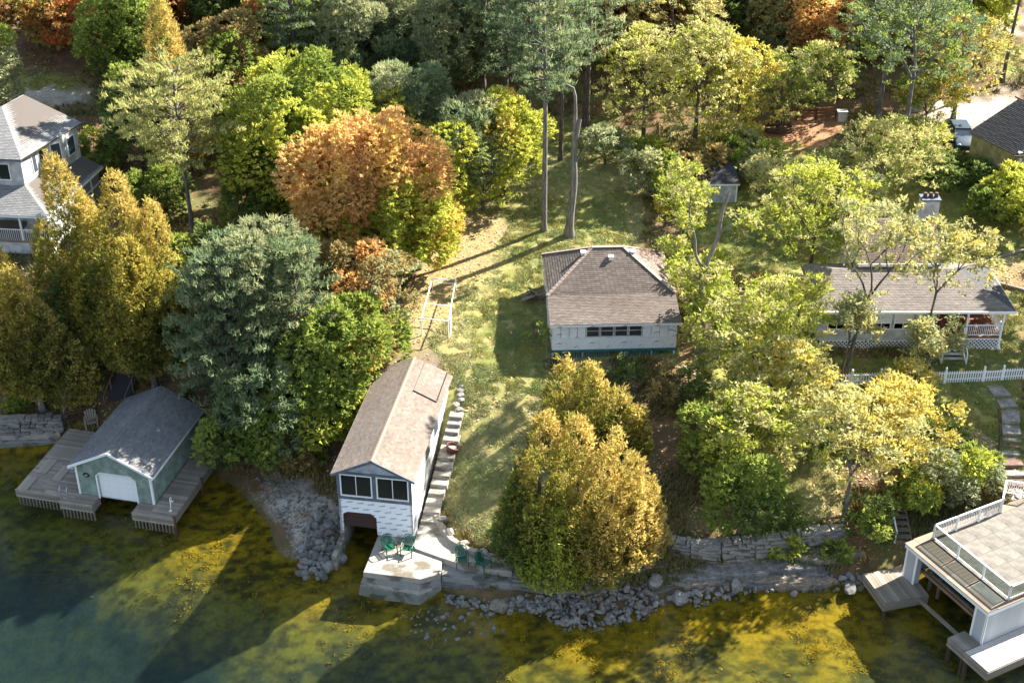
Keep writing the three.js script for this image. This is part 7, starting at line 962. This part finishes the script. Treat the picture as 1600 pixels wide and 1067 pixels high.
// the hill forest at the back: trees alike but for their kind and place
(() => {
  const ORD = 'first second third fourth fifth sixth seventh eighth ninth tenth eleventh twelfth thirteenth fourteenth fifteenth'.split(' ');
  const kinds = [['mid-green leafy', 'broad', 'green', 'dark'], ['blue-green pine', 'cloud', 'blue', 'sage'], ['rust-brown leafy', 'broad', 'rust', 'olive'], ['pale yellow-green leafy', 'broad', 'pale', 'lime']], r = rng(99), spots = [];
  for (let row = 0; row < 2; row++) for (let i = 0; i < 17; i++) { const px = -30 + i * 102 + (row % 2) * 50 + (r() - 0.5) * 40, py = 82 - row * 48 + (r() - 0.5) * 26; if ((px < 215 && py > 20) || (px > 1530 && py > -30) || (px > 1230 && px < 1330 && py > 55)) continue; spots.push([px, py]); }
  spots.sort((a, b) => a[0] - b[0]); const protos = {}, count = [0, 0, 0, 0];
  for (const [px, py] of spots) {
    const q = px / 1600, w = [0.9, q > 0.3 && q < 0.62 ? 1.6 : 0.4, q < 0.35 ? 1 : 0.25, q > 0.6 ? 1 : 0.3]; let k = r() * (w[0] + w[1] + w[2] + w[3]), i = 0; while (k > w[i]) k -= w[i++];
    const [say, kind, p, p2] = kinds[i], v = r() < 0.5 ? 0 : 1, key = i + '_' + v, label = say + ' forest tree at the top edge, ' + ORD[count[i]++] + ' of its colour from the left';
    if (!protos[key]) { protos[key] = tree(['forest_tree', label, [px, py], py - 175 - 30 * v, 135, kind, p, { pal2: p2, lo: 0.08, mix: 0.5, den: 0.5, ls: 1.5, group: FOREST, seed: 900 + i * 7 + v, lobes: 14 }]); continue; }
    const o = protos[key].clone(), g = onGround(px, py); o.name = numbered('forest_tree'); o.userData.label = label; o.position.set(...g); o.rotation.y = r() * 6.28; o.scale.setScalar(0.8 + 0.35 * r()); scene.add(o);
  }
})();
// bare snag with lopped limbs, and the crooked grey tree by the cottage roof
(() => {
  const b = onGround(889, 368), t = thing('snag_tree', 'bare lopped trunk with one leafy side limb, right one of the lawn pair', 'tree', b), r = rng(17), P = (px, py, dz) => { let lo = 0, hi = 40; for (let i = 0; i < 40; i++) { const m = (lo + hi) / 2; toPx(b[0], b[1] + m, b[2] + dz)[1] > py ? (lo = m) : (hi = m); } const q = at(px, py, b[1] + lo); return [q[0] - b[0], lo, q[2] - b[2]]; };
  mesh('trunk', [tube([[0, -0.4, 0], P(892, 330, 0), P(897, 285, 0), P(897, 235, 0), P(905, 185, 0)], 0.34, 0.2, 9, 14), tube([P(897, 245, 0), P(898, 205, 0.1), P(899, 165, 0.2), P(896, 138, 0.1), P(884, 132, 0)], 0.2, 0.1, 7, 10), tube([P(898, 255, 0), P(908, 240, 0), P(920, 222, 0.3)], 0.12, 0.05, 6, 6), tube([[0, -0.4, 0], [0, 0.2, 0], [0.02, 0.9, 0]], 0.55, 0.34, 9, 4)], MAT.barkGrey, t);
  const L = new Leaves(), c = P(938, 214, 0); for (let i = 0; i < 46; i++) { const d = norm3([gauss(r), gauss(r) * 0.7 + 0.2, gauss(r)]); clump(L, r, [c[0] + d[0] * 1.1, c[1] + d[1] * 0.8, c[2] + d[2] * 1.1], 0.28, 0.6, 16, d, PAL.sage, 0.3 + 0.5 * r(), { dir: 0.6, up: 0.2, l: 0.2, w: 0.08 }); } const m = new THREE.Mesh(L.geo(), MAT.leaf); m.name = 'crown'; m.castShadow = m.receiveShadow = true; t.add(m);
  const b2 = onGround(1092, 548), t2 = thing('crooked_tree', 'crooked pale grey tree with gnarled fork beside the roof of the hip-roofed cottage', 'tree', b2), Q = (px, py, dz = 0) => { let lo = 0, hi = 40; for (let i = 0; i < 40; i++) { const k = (lo + hi) / 2; toPx(b2[0], b2[1] + k, b2[2] + dz)[1] > py ? (lo = k) : (hi = k); } const q = at(px, py, b2[1] + lo); return [q[0] - b2[0], lo, q[2] - b2[2]]; };
  mesh('trunk', [tube([[0, -0.3, 0], Q(1098, 515), Q(1100, 480), Q(1096, 450), Q(1108, 432), Q(1104, 415), Q(1114, 390), Q(1122, 370), Q(1128, 335), Q(1140, 300)], 0.26, 0.1, 8, 26), tube([Q(1108, 432), Q(1098, 425), Q(1092, 436), Q(1085, 428)], 0.16, 0.06, 6, 8), tube([Q(1100, 420), Q(1088, 400), Q(1086, 370), Q(1078, 340), Q(1080, 300)], 0.13, 0.05, 6, 10), tube([Q(1122, 370), Q(1136, 355), Q(1160, 345)], 0.08, 0.03, 6, 6), tube([Q(1096, 470), Q(1085, 468), Q(1080, 478)], 0.06, 0.02, 5, 5)], MAT.barkPale, t2);
  const L2 = new Leaves(); for (const [px, py, R] of [[1080, 300, 1.1], [1166, 342, 0.9], [1075, 345, 0.9], [1052, 385, 1.0], [1070, 265, 1.0], [1112, 425, 1.3], [1128, 470, 1.3], [1088, 470, 0.9], [1072, 430, 1.1], [1078, 515, 1.0]]) { const q = Q(px, py); for (let i = 0; i < 40; i++) { const d = norm3([gauss(r), gauss(r) * 0.6 + 0.1, gauss(r)]), k = R * (0.4 + 0.8 * r()); clump(L2, r, [q[0] + d[0] * k, q[1] + d[1] * k * 0.7, q[2] + d[2] * k], 0.3, 0.6, 11, d, r() < 0.5 ? PAL.pale : PAL.lime, 0.3 + 0.5 * r(), { dir: 0.5, up: 0.1, l: 0.2, w: 0.08 }); } } const m2 = new THREE.Mesh(L2.geo(), MAT.leaf); m2.name = 'crown'; m2.castShadow = m2.receiveShadow = true; t2.add(m2);
})();
console.log('leaves', LEAFCOUNT);
// ---------------------------------------------------------------- fallen leaves and grass, past counting
(() => {
  const r = rng(123), m4 = new THREE.Matrix4(), q = new THREE.Quaternion(), e = new THREE.Euler(), v = new THREE.Vector3(), s = new THREE.Vector3(), col = new THREE.Color();
  const inFrame = () => { const px = r() * 1640 - 20, py = 60 + Math.pow(r(), 0.8) * 860; return [px, py]; };
  const leafG = new THREE.BufferGeometry(); leafG.setAttribute('position', new THREE.Float32BufferAttribute([-0.5, 0, -0.35, 0.1, 0.08, 0.5, 0.55, 0.12, -0.1, -0.5, 0, -0.35, -0.3, 0.06, 0.4, 0.1, 0.08, 0.5], 3)); leafG.computeVertexNormals();
  const make = (name, label, geo, mat, n, keep, place) => { const im = new THREE.InstancedMesh(geo, mat, n); im.name = name; tag(im, label, null, null, 'stuff'); let k = 0, t = 0; while (k < n && t++ < n * 14) { const [px, py] = inFrame(), p = onGroundFast(px, py); if (p[1] < 0.35 || BLOCK(p[0], p[2])) continue; const c = coverAt(p[0], p[2]); if (!keep(c, p)) continue; place(p, c); m4.compose(v, q, s); im.setMatrixAt(k, m4); im.setColorAt(k, col); k++; } im.count = k; im.castShadow = im.receiveShadow = true; scene.add(im); };
  const onGroundFast = (px, py) => { let h = 4, p; for (let i = 0; i < 9; i++) { p = at(px, py, h); h = mixN(h, groundY(p[0], p[2]), 0.75); } return [p[0], groundY(p[0], p[2]), p[2]]; };
  const ring = [bhP(-2.9, 0.6), bhP(3.6, 0.6), bhP(3.5, -11.8), bhP(-2.9, -11.8)], inPoly = (x, y, P) => { let c = false; for (let i = 0, j = P.length - 1; i < P.length; j = i++) if ((P[i][1] > y) !== (P[j][1] > y) && x < (P[j][0] - P[i][0]) * (y - P[i][1]) / (P[j][1] - P[i][1]) + P[i][0]) c = !c; return c; };
  const BLOCK = (x, z) => inPoly(x, z, ring);
  const tones = [[0.5, 0.3, 0.2], [0.55, 0.4, 0.16], [0.42, 0.2, 0.09], [0.5, 0.42, 0.34], [0.3, 0.16, 0.09], [0.58, 0.46, 0.14]];
  make('fallen_leaves', 'fallen tan and orange leaves strewn over the lawn', leafG, M(1, 1, 1, { side: THREE.DoubleSide }), 26000, (c, p) => c === 120 || c === 130 || r() < (c === 80 ? 0.34 : c === 40 ? 0.2 : c === 0 ? 0.5 : 0.12) * (0.3 + 1.4 * vnoise(p[0] * 0.4, p[2] * 0.4)), (p) => { v.set(p[0] + 0.1 * r(), p[1] + 0.03, p[2]); e.set((r() - 0.5) * 0.8, r() * 6.28, (r() - 0.5) * 0.8); q.setFromEuler(e); const k = 0.09 + 0.09 * r(); s.set(k, k, k); const t = tones[Math.floor(r() * 6)], j = 0.7 + 0.5 * r(); col.setRGB(t[0] * j, t[1] * j, t[2] * j); });
  const tg = [], rr = rng(6); for (let i = 0; i < 7; i++) { const a = rr() * 6.28, x = (rr() - 0.5) * 0.2, z = (rr() - 0.5) * 0.2, l = 0.06 + 0.07 * rr(), w = 0.02; tg.push(x - Math.cos(a) * w, 0, z - Math.sin(a) * w, x + Math.cos(a) * w, 0, z + Math.sin(a) * w, x + Math.sin(a) * l * 0.7, l, z - Math.cos(a) * l * 0.7); }
  const tuft = new THREE.BufferGeometry(); tuft.setAttribute('position', new THREE.Float32BufferAttribute(tg, 3)); tuft.computeVertexNormals();
  make('grass', 'short uneven grass of the lawns, green and straw-coloured', tuft, M(1, 1, 1, { side: THREE.DoubleSide }), 130000, (c, p) => (c === 40 || c === 80 || c === 240) && vnoise(p[0] * 1.7, p[2] * 1.7) > 0.25 + 0.3 * r(), (p, c) => { v.set(p[0], p[1] - 0.01, p[2]); e.set(0, r() * 6.28, 0); q.setFromEuler(e); const k = 0.7 + 0.9 * r() * vnoise(p[0] * 0.6, p[2] * 0.6); s.set(1.2, k, 1.2); const g = vnoise(p[0] * 0.9 + 7, p[2] * 0.9), j = 0.75 + 0.5 * r(); if (c === 80) col.setRGB((0.42 - 0.12 * g) * j, (0.37 - 0.04 * g) * j, (0.16 - 0.05 * g) * j); else col.setRGB((0.17 + 0.15 * g) * j, (0.225 + 0.06 * g) * j, 0.065 * j); });
  // dry weeds on banks and under the trees
  const wg = []; for (let i = 0; i < 14; i++) { const a = rr() * 6.28, x = (rr() - 0.5) * 0.4, z = (rr() - 0.5) * 0.4, l = 0.15 + 0.25 * rr(), w = 0.035; wg.push(x - Math.cos(a) * w, 0.02, z - Math.sin(a) * w, x + Math.cos(a) * w, 0.02, z + Math.sin(a) * w, x + Math.sin(a + 1) * l * 0.6, l, z - Math.cos(a) * l * 0.6); }
  const weed = new THREE.BufferGeometry(); weed.setAttribute('position', new THREE.Float32BufferAttribute(wg, 3)); weed.computeVertexNormals();
  make('undergrowth', 'low weeds and ferns on the banks and under the trees', weed, M(1, 1, 1, { side: THREE.DoubleSide }), 16000, (c, p) => c === 0 && p[1] < 13 && vnoise(p[0] * 0.5 + 30, p[2] * 0.5) > 0.4, (p) => { v.set(p[0], p[1] - 0.02, p[2]); e.set(0, r() * 6.28, 0); q.setFromEuler(e); const k = 0.6 + 1.0 * r(); s.set(k, k, k); const g = vnoise(p[0] * 0.4 + 70, p[2] * 0.4), j = 0.7 + 0.6 * r(); col.setRGB((0.1 + 0.16 * g) * j, (0.12 + 0.06 * g) * j, 0.045 * j); });
  // weeds standing on the lake bed
  const im = new THREE.InstancedMesh(weed, new THREE.MeshPhysicalMaterial({ color: 0xffffff, side: THREE.DoubleSide, roughness: 1, specularIntensity: 0 }), 3000); im.name = 'water_weeds'; tag(im, 'yellow-brown water weeds standing on the shallow lake bed', null, null, 'stuff'); let k = 0, t = 0;
  while (k < 3000 && t++ < 400000) { const px = r() * 1640 - 20, py = 700 + r() * 440, p = onGroundFast(px, py); if (p[1] > -0.12 || p[1] < -3.2 || BLOCK(p[0], p[2])) continue; const d = fbm(p[0] * 0.7 + 50, p[2] * 0.7, 3); if (d < 0.46 + 0.3 * r() || r() < sstep(-0.9, -2.7, p[1])) continue; v.set(p[0], p[1], p[2]); e.set((r() - 0.5) * 0.5, r() * 6.28, (r() - 0.5) * 0.5); q.setFromEuler(e); const z = 0.3 + 0.45 * r(), deep = sstep(-0.7, -2.4, p[1]); s.set(z * 1.2, Math.min(z * 0.35, -p[1] * 2), z * 1.2); const j = 0.35 + 0.9 * r(); m4.compose(v, q, s); im.setMatrixAt(k, m4); col.setRGB(mixN(0.24, 0.045, deep) * j, mixN(0.165, 0.055, deep) * j, mixN(0.011, 0.016, deep) * j); im.setColorAt(k, col); k++; }
  im.count = k; im.castShadow = im.receiveShadow = true; scene.add(im);
})();
renderer.render(scene, camera);
